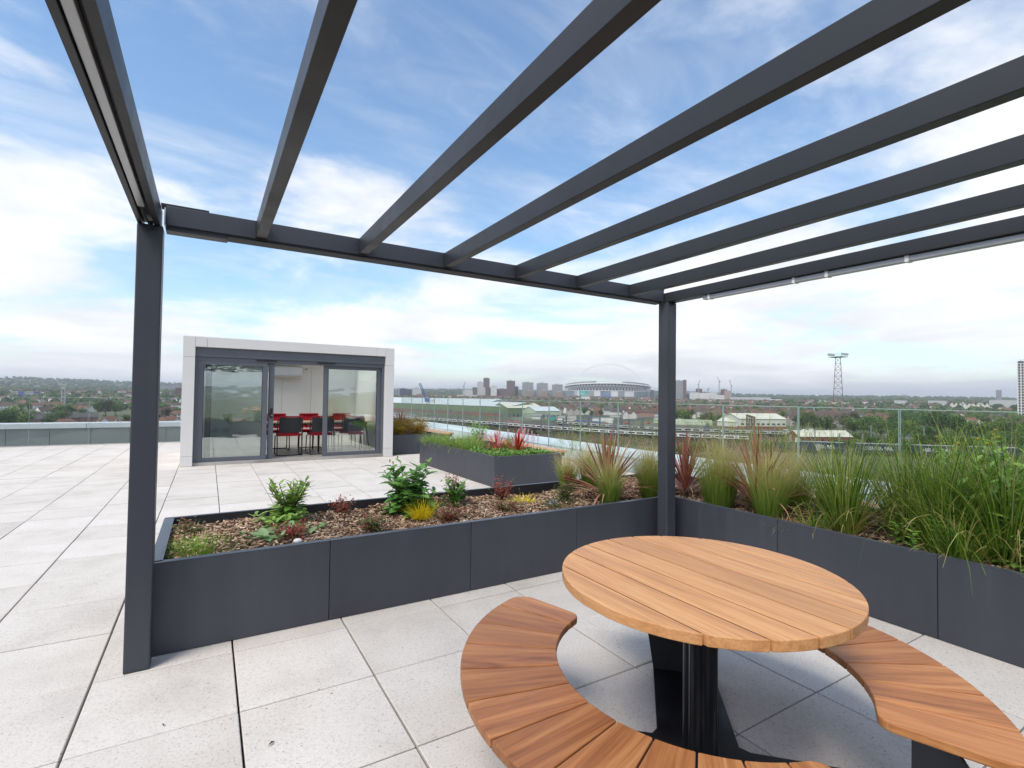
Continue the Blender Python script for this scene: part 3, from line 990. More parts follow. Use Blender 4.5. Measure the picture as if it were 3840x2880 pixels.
proto = make_chair()
spots_ = [(1.40, 9.62, 0, 'red chair with black mesh back nearest the sliding door handle, back to the terrace'),
          (2.06, 9.62, .03, 'middle red chair of the row with its black mesh back to the terrace'),
          (2.76, 9.60, -.04, 'red chair with black mesh back seen through the right glass door'),
          (1.28, 10.72, PI, 'red chair on the far side of the meeting table below the air conditioner'),
          (2.05, 10.74, PI + .04, 'middle red chair on the far side of the meeting table'),
          (2.83, 10.72, PI - .03, 'red chair on the far side of the meeting table seen through the right door')]
for i, (x, y, a, lab) in enumerate(spots_):
    c = proto if i == 0 else copy_tree(proto)
    c.location = (x, y, .0585)
    c.rotation_euler.z = a
    c['label'] = lab

# ------------------------------------------------------------------ planting
def at(px, py, z):
    """point of the horizontal plane z that lies in direction (px, py) of the 3840 x 2880 frame"""
    d = fwd + cr * ((px - 1920) / F_PX) - cu * ((py - 1440) / F_PX)
    return CAM + d * ((z - CAM.z) / d.z)

def leafmat(name, stops, along=None, rough=0.55, trans=0.3, use='attr'):
    """stops: colours over each leaf's own tone; along: colours from base to tip multiplied in"""
    t = NT(name)
    if use == 'attr':
        a = t.n('ShaderNodeAttribute', attribute_name='tone').outputs['Fac']
    else:
        a = t.rand()
    c = t.ramp(a, stops)
    if along:
        b = t.n('ShaderNodeAttribute', attribute_name='run').outputs['Fac']
        c = t.mix(0.78, c, t.ramp(b, along))
    t.base(c)
    t.rough(rough)
    t.b.inputs['Specular IOR Level'].default_value = 0.35
    tl = t.n('ShaderNodeBsdfTranslucent')
    if isinstance(c, tuple):
        tl.inputs[0].default_value = (*c, 1)
    else:
        t.l(c, tl.inputs[0])
    mx = t.n('ShaderNodeMixShader')
    mx.inputs[0].default_value = trans
    t.l(t.b.outputs[0], mx.inputs[1])
    t.l(tl.outputs[0], mx.inputs[2])
    t.l(mx.outputs[0], t.out.inputs[0])
    return t.m
leafmat('feather_blade', [(0, (0.20, 0.25, 0.06)), (1, (0.46, 0.42, 0.16))], [(0.0, (0.10, 0.22, 0.02)), (0.48, (0.25, 0.39, 0.05)), (0.72, (0.56, 0.52, 0.17)), (1.0, (0.78, 0.58, 0.32))], trans=.4)
leafmat('green_blade', [(0, (0.035, 0.10, 0.010)), (0.35, (0.12, 0.23, 0.025)), (0.65, (0.24, 0.36, 0.045)), (0.88, (0.40, 0.47, 0.09)), (1, (0.62, 0.48, 0.22))], trans=.4)
leafmat('lime_blade', [(0, (0.15, 0.27, 0.045)), (1, (0.34, 0.46, 0.11))])
leafmat('yellow_blade', [(0, (0.72, 0.56, 0.015)), (1, (0.88, 0.74, 0.04))])
leafmat('straw_blade', [(0, (0.38, 0.25, 0.12)), (1, (0.58, 0.42, 0.22))])
leafmat('lawn_blade', [(0, (0.10, 0.24, 0.02)), (1, (0.26, 0.42, 0.05))])
leafmat('cordyline_leaf', [(0, (0.20, 0.050, 0.045)), (0.35, (0.34, 0.10, 0.075)), (0.7, (0.48, 0.20, 0.14)), (1, (0.58, 0.36, 0.22))], use='rand', rough=0.4, trans=0.2)
leafmat('dry_leaf', [(0, (0.46, 0.22, 0.16)), (1, (0.60, 0.44, 0.26))], use='rand', rough=0.6)
leafmat('red_leaf', [(0, (0.34, 0.025, 0.018)), (1, (0.62, 0.11, 0.05))], use='rand', rough=0.4, trans=0.25)
leafmat('thistle_leaf', [(0, (0.07, 0.19, 0.035)), (1, (0.18, 0.36, 0.075))], use='rand', rough=0.45, trans=0.25)
leafmat('sprig_leaf', [(0, (0.15, 0.30, 0.045)), (1, (0.32, 0.48, 0.11))], use='rand', rough=0.5)
leafmat('rosette_leaf', [(0, (0.20, 0.34, 0.13)), (1, (0.34, 0.46, 0.24))], use='rand', rough=0.6)
leafmat('nandina_leaf', [(0, (0.08, 0.13, 0.04)), (0.5, (0.17, 0.19, 0.06)), (0.72, (0.26, 0.08, 0.055)), (1, (0.42, 0.05, 0.05))])
leafmat('mint_leaf', [(0, (0.14, 0.32, 0.03)), (1, (0.32, 0.54, 0.08))])
leafmat('gold_leaf', [(0, (0.26, 0.18, 0.03)), (0.5, (0.48, 0.31, 0.04)), (1, (0.64, 0.40, 0.04))])
leafmat('persicaria_leaf', [(0, (0.10, 0.25, 0.04)), (1, (0.24, 0.42, 0.10))])
leafmat('petal_pink', [(0, (0.66, 0.28, 0.38)), (1, (0.80, 0.58, 0.62))])
leafmat('petal_yellow', [(0, (0.80, 0.52, 0.01)), (1, (0.85, 0.62, 0.02))], use='rand')
simple('stem_green', (0.12, 0.18, 0.06), 0.6, 0.2, 20)
simple('stem_red', (0.16, 0.03, 0.03), 0.6, 0.2, 20)
simple('stem_brown', (0.12, 0.07, 0.04), 0.8, 0.2, 20)
simple('pot_black', (0.02, 0.02, 0.02), 0.6, 0.2, 20)

class Tuft:
    def __init__(s, seed):
        s.m, s.run, s.tone, s.r = MB(), [], [], random.Random(seed)
    def blade(s, base, az, lean, curl, L, w, segs=4, tone=None, wav=0.0, tip=0.15):
        r = s.r
        tone = r.random() if tone is None else tone
        d = Vector((math.cos(az), math.sin(az), 0))
        side = Vector((-math.sin(az), math.cos(az), 0))
        p = Vector(base)
        o = len(s.m.v)
        for i in range(segs + 1):
            q = i / segs
            ww = w * (1 - (1 - tip) * q ** 1.5) * 0.5
            a = lean + curl * q * q + wav * math.sin(q * 7 + az * 3)
            s.m.v.append(tuple(p - side * ww))
            s.m.v.append(tuple(p + side * ww))
            s.run += [q, q]
            s.tone += [tone, tone]
            p = p + (d * math.sin(a) + Vector((0, 0, math.cos(a)))) * (L / segs)
            if i < segs:
                b = o + 2 * i
                s.m.f.append((b, b + 1, b + 3, b + 2))
        return p
    def leaf(s, p, d, n, L, w, tone=None):
        """small pointed leaf: p base, d direction, n normal"""
        tone = s.r.random() if tone is None else tone
        d, n = d.normalized(), n.normalized()
        x = d.cross(n).normalized() * (w / 2)
        s.m.add([p, p + d * L * .45 + x + n * L * .06, p + d * L, p + d * L * .45 - x + n * L * .06], [(0, 1, 2, 3)])
        s.run += [0, .5, 1, .5]
        s.tone += [tone] * 4
    def mesh(s, name, mat):
        me = s.m.mesh(name, mat, True)
        for nm, val in (('run', s.run), ('tone', s.tone)):
            a = me.attributes.new(nm, 'FLOAT', 'POINT')
            a.data.foreach_set('value', val)
        return me
    def build(s, name, mat, parent=None):
        o = put(s.mesh(name, mat), name, parent)
        o['kind'] = 'stuff'
        return o

def feather_grass(x, y, h, label, seed, spread=0.13, n=900, z=BED_Z):
    g = thing('feather_grass', label, 'grass', (x, y, z - .01), group='feather grass clumps in the L planter')
    t = Tuft(seed)
    r = t.r
    wind = r.uniform(0, 2 * PI)
    for _ in range(n):
        a = r.uniform(0, 2 * PI)
        q = r.random() ** .6
        L = h * r.uniform(.55, 1.08)
        b = (math.cos(a) * q * spread * .55, math.sin(a) * q * spread * .55, 0)
        t.blade(b, a + r.gauss(0, .5), .03 + .26 * q + r.gauss(0, .05), abs(r.gauss(.5, .45)) + (.8 if r.random() < .25 else 0), L, r.uniform(.0024, .0042), 5)
    for _ in range(n // 12):                              # feathery heads
        a = r.uniform(0, 2 * PI)
        L = h * r.uniform(.85, 1.15)
        p = t.blade((0, 0, 0), a, r.uniform(.02, .22), r.uniform(.3, .9), L, .0016, 6)
        for k in range(5):
            t.blade(p - Vector((math.cos(a), math.sin(a), 1)) * r.uniform(0, .08), a + r.gauss(0, .7), r.uniform(.3, 1.0), r.uniform(.2, 1.0), r.uniform(.06, .16), .0018, 2, tone=r.random())
    # fine heads count as the top of the blade
    t.build('blades', 'feather_blade', g)
    return g
def grass_clump(x, y, h, label, seed, mat='green_blade', n=420, w=.0064, spread=.18, curl=(.85, .55), z=BED_Z, group='tall green grasses in the right arm of the planter', lean=.42, name='tall_grass'):
    g = thing(name, label, 'grass', (x, y, z - .01), group=group)
    t = Tuft(seed)
    r = t.r
    if name == 'tall_grass': n = int(n * .78)
    for _ in range(n):
        a = r.uniform(0, 2 * PI)
        q = r.random() ** .6
        stray = r.random() < .10
        t.blade((math.cos(a) * q * spread * .5, math.sin(a) * q * spread * .5, 0), a + r.gauss(0, .5), .04 + lean * q + r.gauss(0, .09) + (.4 if stray else 0), max(.02, r.gauss(*curl)) + (1.0 if stray else 0), h * r.uniform(.40, 1.15), w * r.uniform(.55, 1.4), 7, wav=.06 if stray else .03, tone=.93 + .07 * r.random() if stray and r.random() < .5 else None)
    t.build('blades', mat, g)
    return g

# cordyline leaves: shared meshes with a folded strip
def strip_leaf(name, mat, L, w, curl, lean=0.0, segs=7, fold=.25):
    m = MB()
    p = Vector((0, 0, 0))
    for i in range(segs + 1):
        q = i / segs
        ww = w * .5 * (0.55 + .9 * q if q < .5 else 1.0) * (1 - max(0, (q - .35) / .65) ** 1.6)
        ww = max(ww, .0006)
        a = lean + curl * q * q
        up = Vector((-math.cos(a), 0, math.sin(a)))
        m.v += [tuple(p + Vector((0, -ww, 0)) + up * ww * fold), tuple(p), tuple(p + Vector((0, ww, 0)) + up * ww * fold)]
        if i < segs:
            b = 3 * i
            m.f += [(b, b + 1, b + 4, b + 3), (b + 1, b + 2, b + 5, b + 4)]
        p = p + Vector((math.sin(a), 0, math.cos(a))) * (L / segs)
    return m.mesh(name, mat, True)
CL = [strip_leaf('leaf', 'cordyline_leaf', 1.0, .052, c) for c in (.05, .15, .35, .8)]
CD = [strip_leaf('leaf', 'dry_leaf', 1.0, .046, c) for c in (.5, 1.1, 1.6)]
CR_ = [strip_leaf('leaf', 'red_leaf', 1.0, .075, c) for c in (.1, .3, .6)]
def cordyline(x, y, h, n, label, seed, live=CL, dry=CD, z=BED_Z, group='purple spiky cordylines', trunk=.10, ndry=14, spread=1.0):
    r = random.Random(seed)
    g = thing('cordyline', label, 'plant', (x, y, z - .02), group=group)
    MB().tube([(0, 0, 0), (0, 0, trunk + .03)], [.026, .02], 8).build('stem', 'stem_brown', g, smooth=True)
    L0 = h - trunk
    def fits(az, reach):
        # low leaves may not run through the planter sheets
        if z < .35 or abs(x) > 3.55 + 1.2 or y > 2: return True
        tx, ty = x + math.cos(az) * reach, y + math.sin(az) * reach
        if ty > Y_PLANT1 - .06 or tx > X_OUT - .05: return False
        return ty > Y_PLANT0 + .06 or tx > X_PLANT1 + .07
    for k in range(n):
        q = (k + .5) / n
        lean = (.04 + 1.42 * q ** 1.15 * spread) + r.gauss(0, .07)
        L = L0 * (1.0 - .12 * q) * r.uniform(.82, 1.08)
        me = live[min(len(live) - 1, int(q * len(live) * r.uniform(.6, 1.15)))]
        az = k * 2.39996 + r.gauss(0, .2)
        if lean > 1.05 and not fits(az, L * .8): lean = r.uniform(.7, 1.1)
        put(me, 'leaf', g, (0, 0, trunk * (1 - .5 * q) + .02), (0, lean, az), (L * r.uniform(.8, 1.15), L, L))
    for o in g.children:
        o.rotation_mode = 'XYZ'
    for k in range(ndry):
        L = L0 * r.uniform(.55, .95)
        az = r.uniform(0, 2 * PI)
        if not fits(az, L * .9): L *= .45
        if not fits(az, L * .9): continue
        put(r.choice(dry), 'leaf', g, (0, 0, trunk * r.uniform(.3, .8)), (0, r.uniform(1.0, 1.4), az), (L, L * r.uniform(.7, 1), L))
    return g

# broad lobed leaves for the weeds
def lobed_leaf(name, mat, lobes, L=1.0, W=.5, seed=1):
    r = random.Random(seed)
    left, mid, right = [], [], []
    n = lobes * 2 + 1
    m = MB()
    for i in range(n + 1):
        q = i / n
        env = W * .5 * math.sin(PI * min(1, q * .86 + .12)) ** .8
        ww = env * (1.0 if i % 2 else .55) * r.uniform(.85, 1.1)
        if i == n: ww = .004
        zz_ = -.22 * q * q
        m.v += [(q * L + (.04 if i % 2 == 0 else -.03), -ww, zz_ + ww * .22), (q * L, 0, zz_), (q * L + (.04 if i % 2 == 0 else -.03), ww, zz_ + ww * .22)]
        if i < n:
            b = 3 * i
            m.f += [(b, b + 1, b + 4, b + 3), (b + 1, b + 2, b + 5, b + 4)]
    return m.mesh(name, mat, False)
TL = [lobed_leaf('leaf', 'thistle_leaf', 4, seed=s, W=w) for s, w in ((1, .55), (2, .7), (3, .5))]
SL = [lobed_leaf('leaf', 'sprig_leaf', 3, seed=s, W=w) for s, w in ((4, .45), (5, .5))]
RL = [lobed_leaf('leaf', 'rosette_leaf', 3, seed=s, W=w) for s, w in ((6, .62), (7, .7))]
petal = MB().add([(0, -.12, 0), (.5, -.16, .06), (1, 0, .02), (.5, .16, .06), (0, .12, 0)], [(0, 1, 2, 3, 4)]).mesh('petal', 'petal_yellow')
def leafy_weed(x, y, h, stems, leaves, label, seed, lm=TL, ls=.14, spread=.10, flowers=0, name='sow_thistle', z=BED_Z, stem='stem_green', open_=.35):
    r = random.Random(seed)
    g = thing(name, label, 'plant', (x, y, z - .01), group='leafy green weeds in the planters')
    tips = []
    for k in range(stems):
        a = 2 * PI * k / stems + r.uniform(-.4, .4)
        hh = h * r.uniform(.75, 1.0)
        tip = Vector((math.cos(a) * spread, math.sin(a) * spread, hh))
        midp = Vector((math.cos(a) * spread * .35, math.sin(a) * spread * .35, hh * .5))
        MB().tube([(0, 0, 0), midp, tip], [.007, .005, .003], 6).build('stem', stem, g, smooth=True)
        tips.append(tip)
        for i in range(leaves):
            q = (i + .5) / leaves
            p = midp * (2 * q) if q < .5 else midp + (tip - midp) * (2 * q - 1)
            s = ls * (1.15 - .7 * q) * r.uniform(.75, 1.15)
            put(r.choice(lm), 'leaf', g, p, (r.gauss(0, .25), -(open_ + .5 * q) + r.gauss(0, .22), i * 2.4 + k + r.gauss(0, .3)), s)
    for i in range(flowers):
        tip = tips[i % len(tips)] + Vector((r.uniform(-.03, .03), r.uniform(-.03, .03), r.uniform(.01, .05)))
        f = MB().tube([(0, 0, -.02), (0, 0, 0)], [.003, .007], 8).build('flower', 'stem_green', g)
        f.location = tip
        for k in range(14):
            put(petal, 'petal', f, (0, 0, .001 * (k % 3)), (0, -.25 - .3 * (k % 2), 2 * PI * k / 14), .017)
    return g
def small_shrub(x, y, h, wd, label, seed, mat='nandina_leaf', n=420, ls=.028, z=BED_Z, group='small red and green nandina shrubs', name='nandina_shrub', red=None, stemm='stem_red', cat='shrub'):
    g = thing(name, label, cat, (x, y, z - .01), group=group)
    t = Tuft(seed)
    r = t.r
    st = MB()
    n, h, wd = int(n * 1.5), h * 1.22, wd * 1.18
    for k in range(9):
        a = r.uniform(0, 2 * PI)
        tip = Vector((math.cos(a) * wd * r.uniform(.2, .8), math.sin(a) * wd * r.uniform(.2, .8), h * r.uniform(.55, .95)))
        st.tube([(0, 0, 0), tip * .5 + Vector((0, 0, h * .12)), tip], [.004, .003, .0015], 5)
        for i in range(n // 9):
            q = r.uniform(.25, 1.05)
            p = tip * q + Vector((r.gauss(0, wd * .2), r.gauss(0, wd * .2), r.gauss(0, h * .08)))
            p.z = max(p.z, .01)
            d = Vector((r.gauss(0, 1), r.gauss(0, 1), r.gauss(.1, .5)))
            tone = (r.random() if red is None else min(1, max(0, r.gauss(red, .18))))
            if red is None:
                tone = min(1, max(0, .25 + .6 * (p.z / h) * r.random() + r.gauss(0, .15)))
            t.leaf(p, d, Vector((r.gauss(0, .4), r.gauss(0, .4), 1)), ls * r.uniform(.6, 1.3), ls * .45, tone)
    st.build('stem', stemm, g, smooth=True)
    t.build('foliage', mat, g)
    return g

# --- left arm of the L planter
small_shrub(-0.22, 1.46, .13, .12, 'sparse reddish green shrub nearest the left pergola post', 11, n=230)
grass_clump(-0.20, 1.06, .13, 'low tuft of bright green grass in the left corner of the planter', 12, 'lawn_blade', n=900, w=.004, spread=.40, curl=(.5, .3), lean=.9, group='low tufts in the planter', name='grass_tuft')
grass_clump(0.06, 1.02, .07, 'thin dull green grass patch right of the bright corner tuft', 13, 'green_blade', n=320, w=.0035, spread=.36, curl=(.5, .3), lean=.9, group='low tufts in the planter', name='grass_tuft')
leafy_weed(0.40, 1.66, .34, 11, 22, 'upright leafy sprig with yellow green toothed leaves in the planter', 21, SL, .125, .15, name='leafy_sprig', stem='stem_brown', open_=.2)
leafy_weed(0.33, 1.50, .15, 7, 11, 'low mound of green leaves at the foot of the leafy sprig', 22, SL, .15, .19, name='leafy_mound', open_=.1)
leafy_weed(0.22, 1.24, .06, 7, 7, 'flat rosette of pale grey green leaves lying on the mulch', 23, RL, .16, .17, name='leaf_rosette', open_=.05)
leafy_weed(0.48, 1.30, .05, 4, 5, 'smaller pale rosette right of the flat grey green one', 24, RL, .14, .15, name='leaf_rosette', open_=.05)
small_shrub(0.36, 1.16, .10, .13, 'dark red leaved shrub just behind the planter rim', 14, n=260, red=.85)
small_shrub(0.82, 1.72, .13, .09, 'small wine red shrub at the black liner left of the big thistle', 15, n=220, red=.75)
small_shrub(0.90, 1.16, .09, .11, 'small olive and red shrub alone on the mulch in the middle', 16, n=300, red=.45)
leafy_weed(1.32, 1.62, .42, 11, 22, 'big bushy dark green sow thistle with yellow flowers', 25, TL, .185, .19, flowers=5, open_=.0)
leafy_weed(1.38, 1.54, .22, 8, 12, 'lower side shoots at the foot of the big sow thistle', 26, TL, .17, .19, open_=.0)
grass_clump(1.36, 1.36, .17, 'yellow grass tuft in front of the big sow thistle', 17, 'yellow_blade', n=240, w=.007, spread=.14, curl=(.5, .4), lean=.8, group='bright yellow grass tufts', name='yellow_grass')
grass_clump(2.27, 1.25, .14, 'yellow grass tuft alone on the mulch near the spotlight', 18, 'yellow_blade', n=260, w=.007, spread=.16, curl=(.5, .4), lean=.9, group='bright yellow grass tufts', name='yellow_grass')
leafy_weed(1.76, 1.58, .25, 6, 11, 'smaller leafy green plant right of the big sow thistle', 27, TL, .125, .10)
small_shrub(1.80, 1.66, .24, .13, 'red tipped twiggy shrub behind the smaller leafy plant', 19, n=360, red=.7)
small_shrub(1.50, 1.14, .12, .14, 'dark red shrub below the yellow tuft near the planter rim', 20, n=320, red=.68)
small_shrub(2.26, 1.62, .19, .13, 'wine red shrub in front of the grey mid planter', 30, n=380, red=.72)
small_shrub(1.98, 1.05, .13, .12, 'red and green shrub left of the spotlight at the rim', 31, n=340, red=.6)
small_shrub(2.72, 1.24, .16, .13, 'dense dark green shrub left of the first cordyline', 32, n=520, red=.22)
small_shrub(2.46, .96, .10, .14, 'low olive shrub right beside the spotlight', 33, n=340, red=.35)
small_shrub(3.10, 1.66, .22, .07, 'slim scarlet shoot under the far feather grass', 34, n=160, red=.95)
# --- cordylines and feather grasses at the corner
cordyline(3.18, 1.17, .74, 58, 'purple cordyline left of the corner post', 41, ndry=30)
feather_grass(3.04, 0.98, .52, 'feather grass growing in front of the left cordyline', 42, n=620)
feather_grass(3.14, 1.74, .46, 'smallest feather grass by the corner of the mid planter', 43, n=620)
feather_grass(3.39, 1.70, .55, 'feather grass between the mid planter and the left cordyline', 44, n=760)
feather_grass(3.63, 1.06, .60, 'tall feather grass just left of the corner post', 45)
cordyline(3.98, 0.90, .70, 54, 'purple cordyline half hidden behind the corner post', 46, ndry=34)
feather_grass(3.86, 0.42, .70, 'large feather grass right of the corner post', 47, n=1300, spread=.2)
cordyline(3.97, 0.12, .80, 62, 'tallest purple cordyline right of the corner post', 48, ndry=30)
feather_grass(3.78, -0.10, .66, 'feather grass hanging in front of the tallest cordyline', 49, n=1100, spread=.15)
feather_grass(4.25, -0.05, .62, 'feather grass behind the tallest cordyline', 50, n=800, spread=.15)
grass_clump(3.72, -.26, .12, 'flat straw coloured tuft leaning on the planter rim', 51, 'straw_blade', n=420, w=.003, spread=.2, curl=(1.2, .4), lean=1.0, group='low tufts in the planter', name='dry_grass')
# --- tall green grasses on the right
grass_clump(3.98, -.58, .82, 'green grass clump nearest the tallest cordyline', 52, n=620, curl=(.55, .45))
grass_clump(4.42, -.25, .72, 'green grass behind the first clump towards the timber bench', 53, n=420)
grass_clump(4.42, -.78, .80, 'green grass in the second row near the middle glass joint', 54, n=560)
grass_clump(4.08, -1.14, .88, 'large arching green grass clump behind the mint', 55, n=760, curl=(.7, .45), spread=.22)
grass_clump(4.02, -1.46, .92, 'green grass clump at the right edge of the picture', 56, n=760, curl=(.7, .5), spread=.22)
grass_clump(4.48, -1.25, .78, 'dark green grass behind the yellow flowers', 57, n=500)
grass_clump(4.52, -1.75, .80, 'green grass in the back row at the right edge', 58, n=420)
grass_clump(3.80, -.45, .30, 'short stray green grass in front of the first tall clump', 59, n=130, lean=.6, curl=(.9, .4))
leafy_weed(4.40, -1.16, .78, 10, 18, 'tall sow thistle with a yellow flower above the grasses', 60, SL, .14, .18, flowers=3)
leafy_weed(4.22, -1.55, .74, 10, 18, 'leafy sow thistle with yellow buds at the right edge', 61, SL, .15, .22, flowers=4)
leafy_weed(4.58, -1.02, .50, 8, 14, 'leafy bush behind the grasses left of the yellow flower', 63, SL, .13, .2)
leafy_weed(4.45, -1.42, .78, 10, 18, 'leafy bush behind the yellow buds at the right edge', 64, SL, .15, .24, flowers=3)
grass_clump(4.20, -.90, .74, 'grass clump between the two largest arching ones', 65, n=480)
leafy_weed(4.06, -1.36, .72, 9, 17, 'bright leafy plant rising through the arching grass near the right edge', 68, SL, .14, .20, flowers=2)
leafy_weed(3.98, -1.56, .80, 10, 18, 'bright leafy bush in front of the grasses at the right picture edge', 69, SL, .15, .24, flowers=3)
grass_clump(3.78, -1.30, .50, 'shorter grass at the rim right of the mint', 66, n=260, lean=.6)
grass_clump(4.15, .25, .5, 'low green grass behind the tallest cordyline', 67, n=220, lean=.7)
def mint(x, y, label, seed):
    g = thing('mint_plant', label, 'plant', (x, y, BED_Z - .01))
    t = Tuft(seed)
    r = t.r
    st = MB()
    for k in range(9):
        a, q = r.uniform(0, 2 * PI), r.uniform(.02, .17)
        hh = .22 * (1 - q * 3) + .07
        b = Vector((math.cos(a) * q, math.sin(a) * q, 0))
        st.tube([b, b + Vector((0, 0, hh))], [.004, .002], 5)
        for i in range(16):
            z_ = hh * (i // 2 + 1) / 8
            az = (i % 2) * PI + (i // 2) * PI / 2 + r.gauss(0, .2)
            t.leaf(b + Vector((0, 0, z_)), Vector((math.cos(az), math.sin(az), .25)), Vector((0, 0, 1)), .05, .034)
    st.build('stem', 'stem_green', g, smooth=True)
    t.build('foliage', 'mint_leaf', g)
mint(3.83, -1.14, 'bright green mint plant at the rim of the right planter', 62)

# spotlight and white pebble on the mulch
sp_ = thing('garden_spotlight', 'small silver spotlight lying tilted on the mulch by the planter rim', 'lamp', (2.43, 1.03, BED_Z + .045))
MB().tube([(-.045, -.02, 0), (.03, .01, .022)], [.034, .034], 20).build('housing', 'galvanised', sp_, bevel=.003)
MB().tube([(.0305, .0102, .0222), (.036, .0125, .0235)], [.030, .028], 20).build('lens', 'white_plastic', sp_)
MB().tube([(-.01, 0, -.01), (-.01, 0, -.07)], .008, 8).build('spike', 'pot_black', sp_)
pb = bmesh.new()
bmesh.ops.create_icosphere(pb, subdivisions=3, radius=.022)
rr_ = random.Random(5)
for v_ in pb.verts:
    v_.co = Vector((v_.co.x * 1.25, v_.co.y, v_.co.z * .75)) * (1 + .06 * math.sin(60 * v_.co.x + 40 * v_.co.y))
pm = bpy.data.meshes.new('pebble')
pb.to_mesh(pm)
pb.free()
pm.materials.append(MATS['stone_white'])
pm.polygons.foreach_set('use_smooth', [True] * len(pm.polygons))
o = put(pm, 'pebble', None, (0.37, 1.00, BED_Z + .03))
tag(o, 'white pebble on the mulch behind the dark planter rim', 'stone')

# --- mid planter: arching grass, red cordylines, pink persicaria
MZ = .41
for i, (x, y, h, lab) in enumerate(((3.80, 7.15, .34, 'arching grass at the far left corner of the mid planter'), (3.86, 6.65, .36, 'arching grass spilling over the left side of the mid planter, second from the corner'),
                             (3.88, 6.10, .40, 'arching grass spilling over the panel joint of the mid planter'), (3.92, 5.55, .42, 'densest arching grass left of the red cordyline'),
                             (4.35, 6.5, .36, 'green grass in the middle of the mid planter'), (4.55, 5.35, .40, 'fine green grass between the two red cordylines'))):
    grass_clump(x, y, h, lab, 70 + i, 'green_blade' if i > 3 else 'lime_blade', n=620, w=.005, spread=.36, curl=(1.5, .6), lean=.75, z=MZ, group='grasses in the mid terrace planter', name='arching_grass')
small_shrub(4.45, 6.3, .40, .22, 'bright lime shrub at the back of the mid planter', 80, mat='mint_leaf', n=520, ls=.045, z=MZ, group='shrubs in the mid planter', name='lime_shrub', stemm='stem_green')
cordyline(4.17, 5.10, .46, 34, 'left red cordyline among the pink flower spikes', 81, CR_, [CR_[2]], MZ, 'bright red cordylines', .05, 5)
cordyline(4.40, 4.78, .54, 24, 'right red cordyline among the pink flower spikes', 82, CR_, [CR_[2]], MZ, 'bright red cordylines', .05, 8, .75)
cordyline(4.25, 6.0, .34, 16, 'faded pinkish cordyline in the grass of the mid planter', 83, [CD[0], CR_[1]], CD, MZ, 'bright red cordylines', .05, 4)
r_ = random.Random(77)
pc = Tuft(78)
for _ in range(2300):
    x, y = r_.uniform(3.70, 4.88), r_.uniform(4.30, 5.35)
    if y > 5.0 and x > 4.6: continue
    p = Vector((x, y, MZ + r_.uniform(.0, .10)))
    pc.leaf(p, Vector((r_.gauss(0, 1), r_.gauss(0, 1), .35)), Vector((r_.gauss(0, .3), r_.gauss(0, .3), 1)), r_.uniform(.04, .075), .026)
o = pc.build('ground_cover', 'persicaria_leaf')
tag(o, 'low green leaves carpeting the front of the mid planter', 'ground cover', kind='stuff')
spike_t = Tuft(79)
for i in range(90):
    a, q = i * 2.4, i / 90
    spike_t.leaf(Vector((math.cos(a) * .007 * (1.15 - q * .7), math.sin(a) * .007 * (1.15 - q * .7), q * .075)), Vector((math.cos(a), math.sin(a), .6)), Vector((0, 0, 1)), .008, .006)
spike_me = spike_t.mesh('flower_spike', 'petal_pink')
cnt_ = {}
k = 0
for (px, py) in ((1785, 1668), (1800, 1660), (1815, 1668), (1838, 1662), (1845, 1668), (1862, 1664), (1795, 1682), (1850, 1690), (1896, 1642), (1905, 1645), (1938, 1640), (1948, 1650), (1962, 1652), (1978, 1660), (1985, 1655), (1993, 1662), (2000, 1666), (2018, 1650), (2022, 1660), (1870, 1672), (1925, 1672)):
    d = r_.uniform(4.35, 5.0)
    p = at(px, py + 14, .53 + r_.uniform(-.02, .03))
    p.x, p.y = min(max(p.x, 3.75), 4.86), min(max(p.y, 4.32), 5.5)
    sides = ('left', 'middle', 'right')[0 if px < 1850 else 1 if px < 1950 else 2]
    ordn = 'first second third fourth fifth sixth seventh eighth ninth'.split()
    cnt_[sides] = cnt_.get(sides, 0) + 1
    g = thing('persicaria', 'pink persicaria flower spike, %s of the %s bunch in the mid planter' % (ordn[cnt_[sides] - 1], sides), 'flower', (p.x, p.y, MZ + .02), group='pink flower spikes, %s bunch' % sides)
    h = r_.uniform(.17, .27)
    MB().tube([(0, 0, 0), (.006, 0, h)], [.003, .002], 5).build('stem', 'stem_red', g)
    put(spike_me, 'flower_spike', g, (.006, 0, h), (r_.gauss(0, .1), r_.gauss(0, .1), r_.uniform(0, 6)), r_.uniform(1.7, 2.2))
    k += 1
# --- far planter: golden mounds and a dark cordyline
for i, (x, y, lab) in enumerate(((3.85, 9.45, 'golden green mound shrub touching the garden room corner'), (4.35, 9.55, 'golden mound shrub nearest the far timber bench'), (4.25, 10.4, 'golden mound shrub behind the dark cordyline'))):
    small_shrub(x, y, .36, .34, lab, 90 + i, mat='gold_leaf', n=2200, ls=.040, z=.40, group='golden shrubs in the far planter', name='golden_shrub', red=.5, stemm='stem_brown')
cordyline(4.02, 9.75, .72, 26, 'dark spiky cordyline above the golden shrubs', 95, CL[:2], CL, .40, 'purple spiky cordylines', .12, 5, .6)

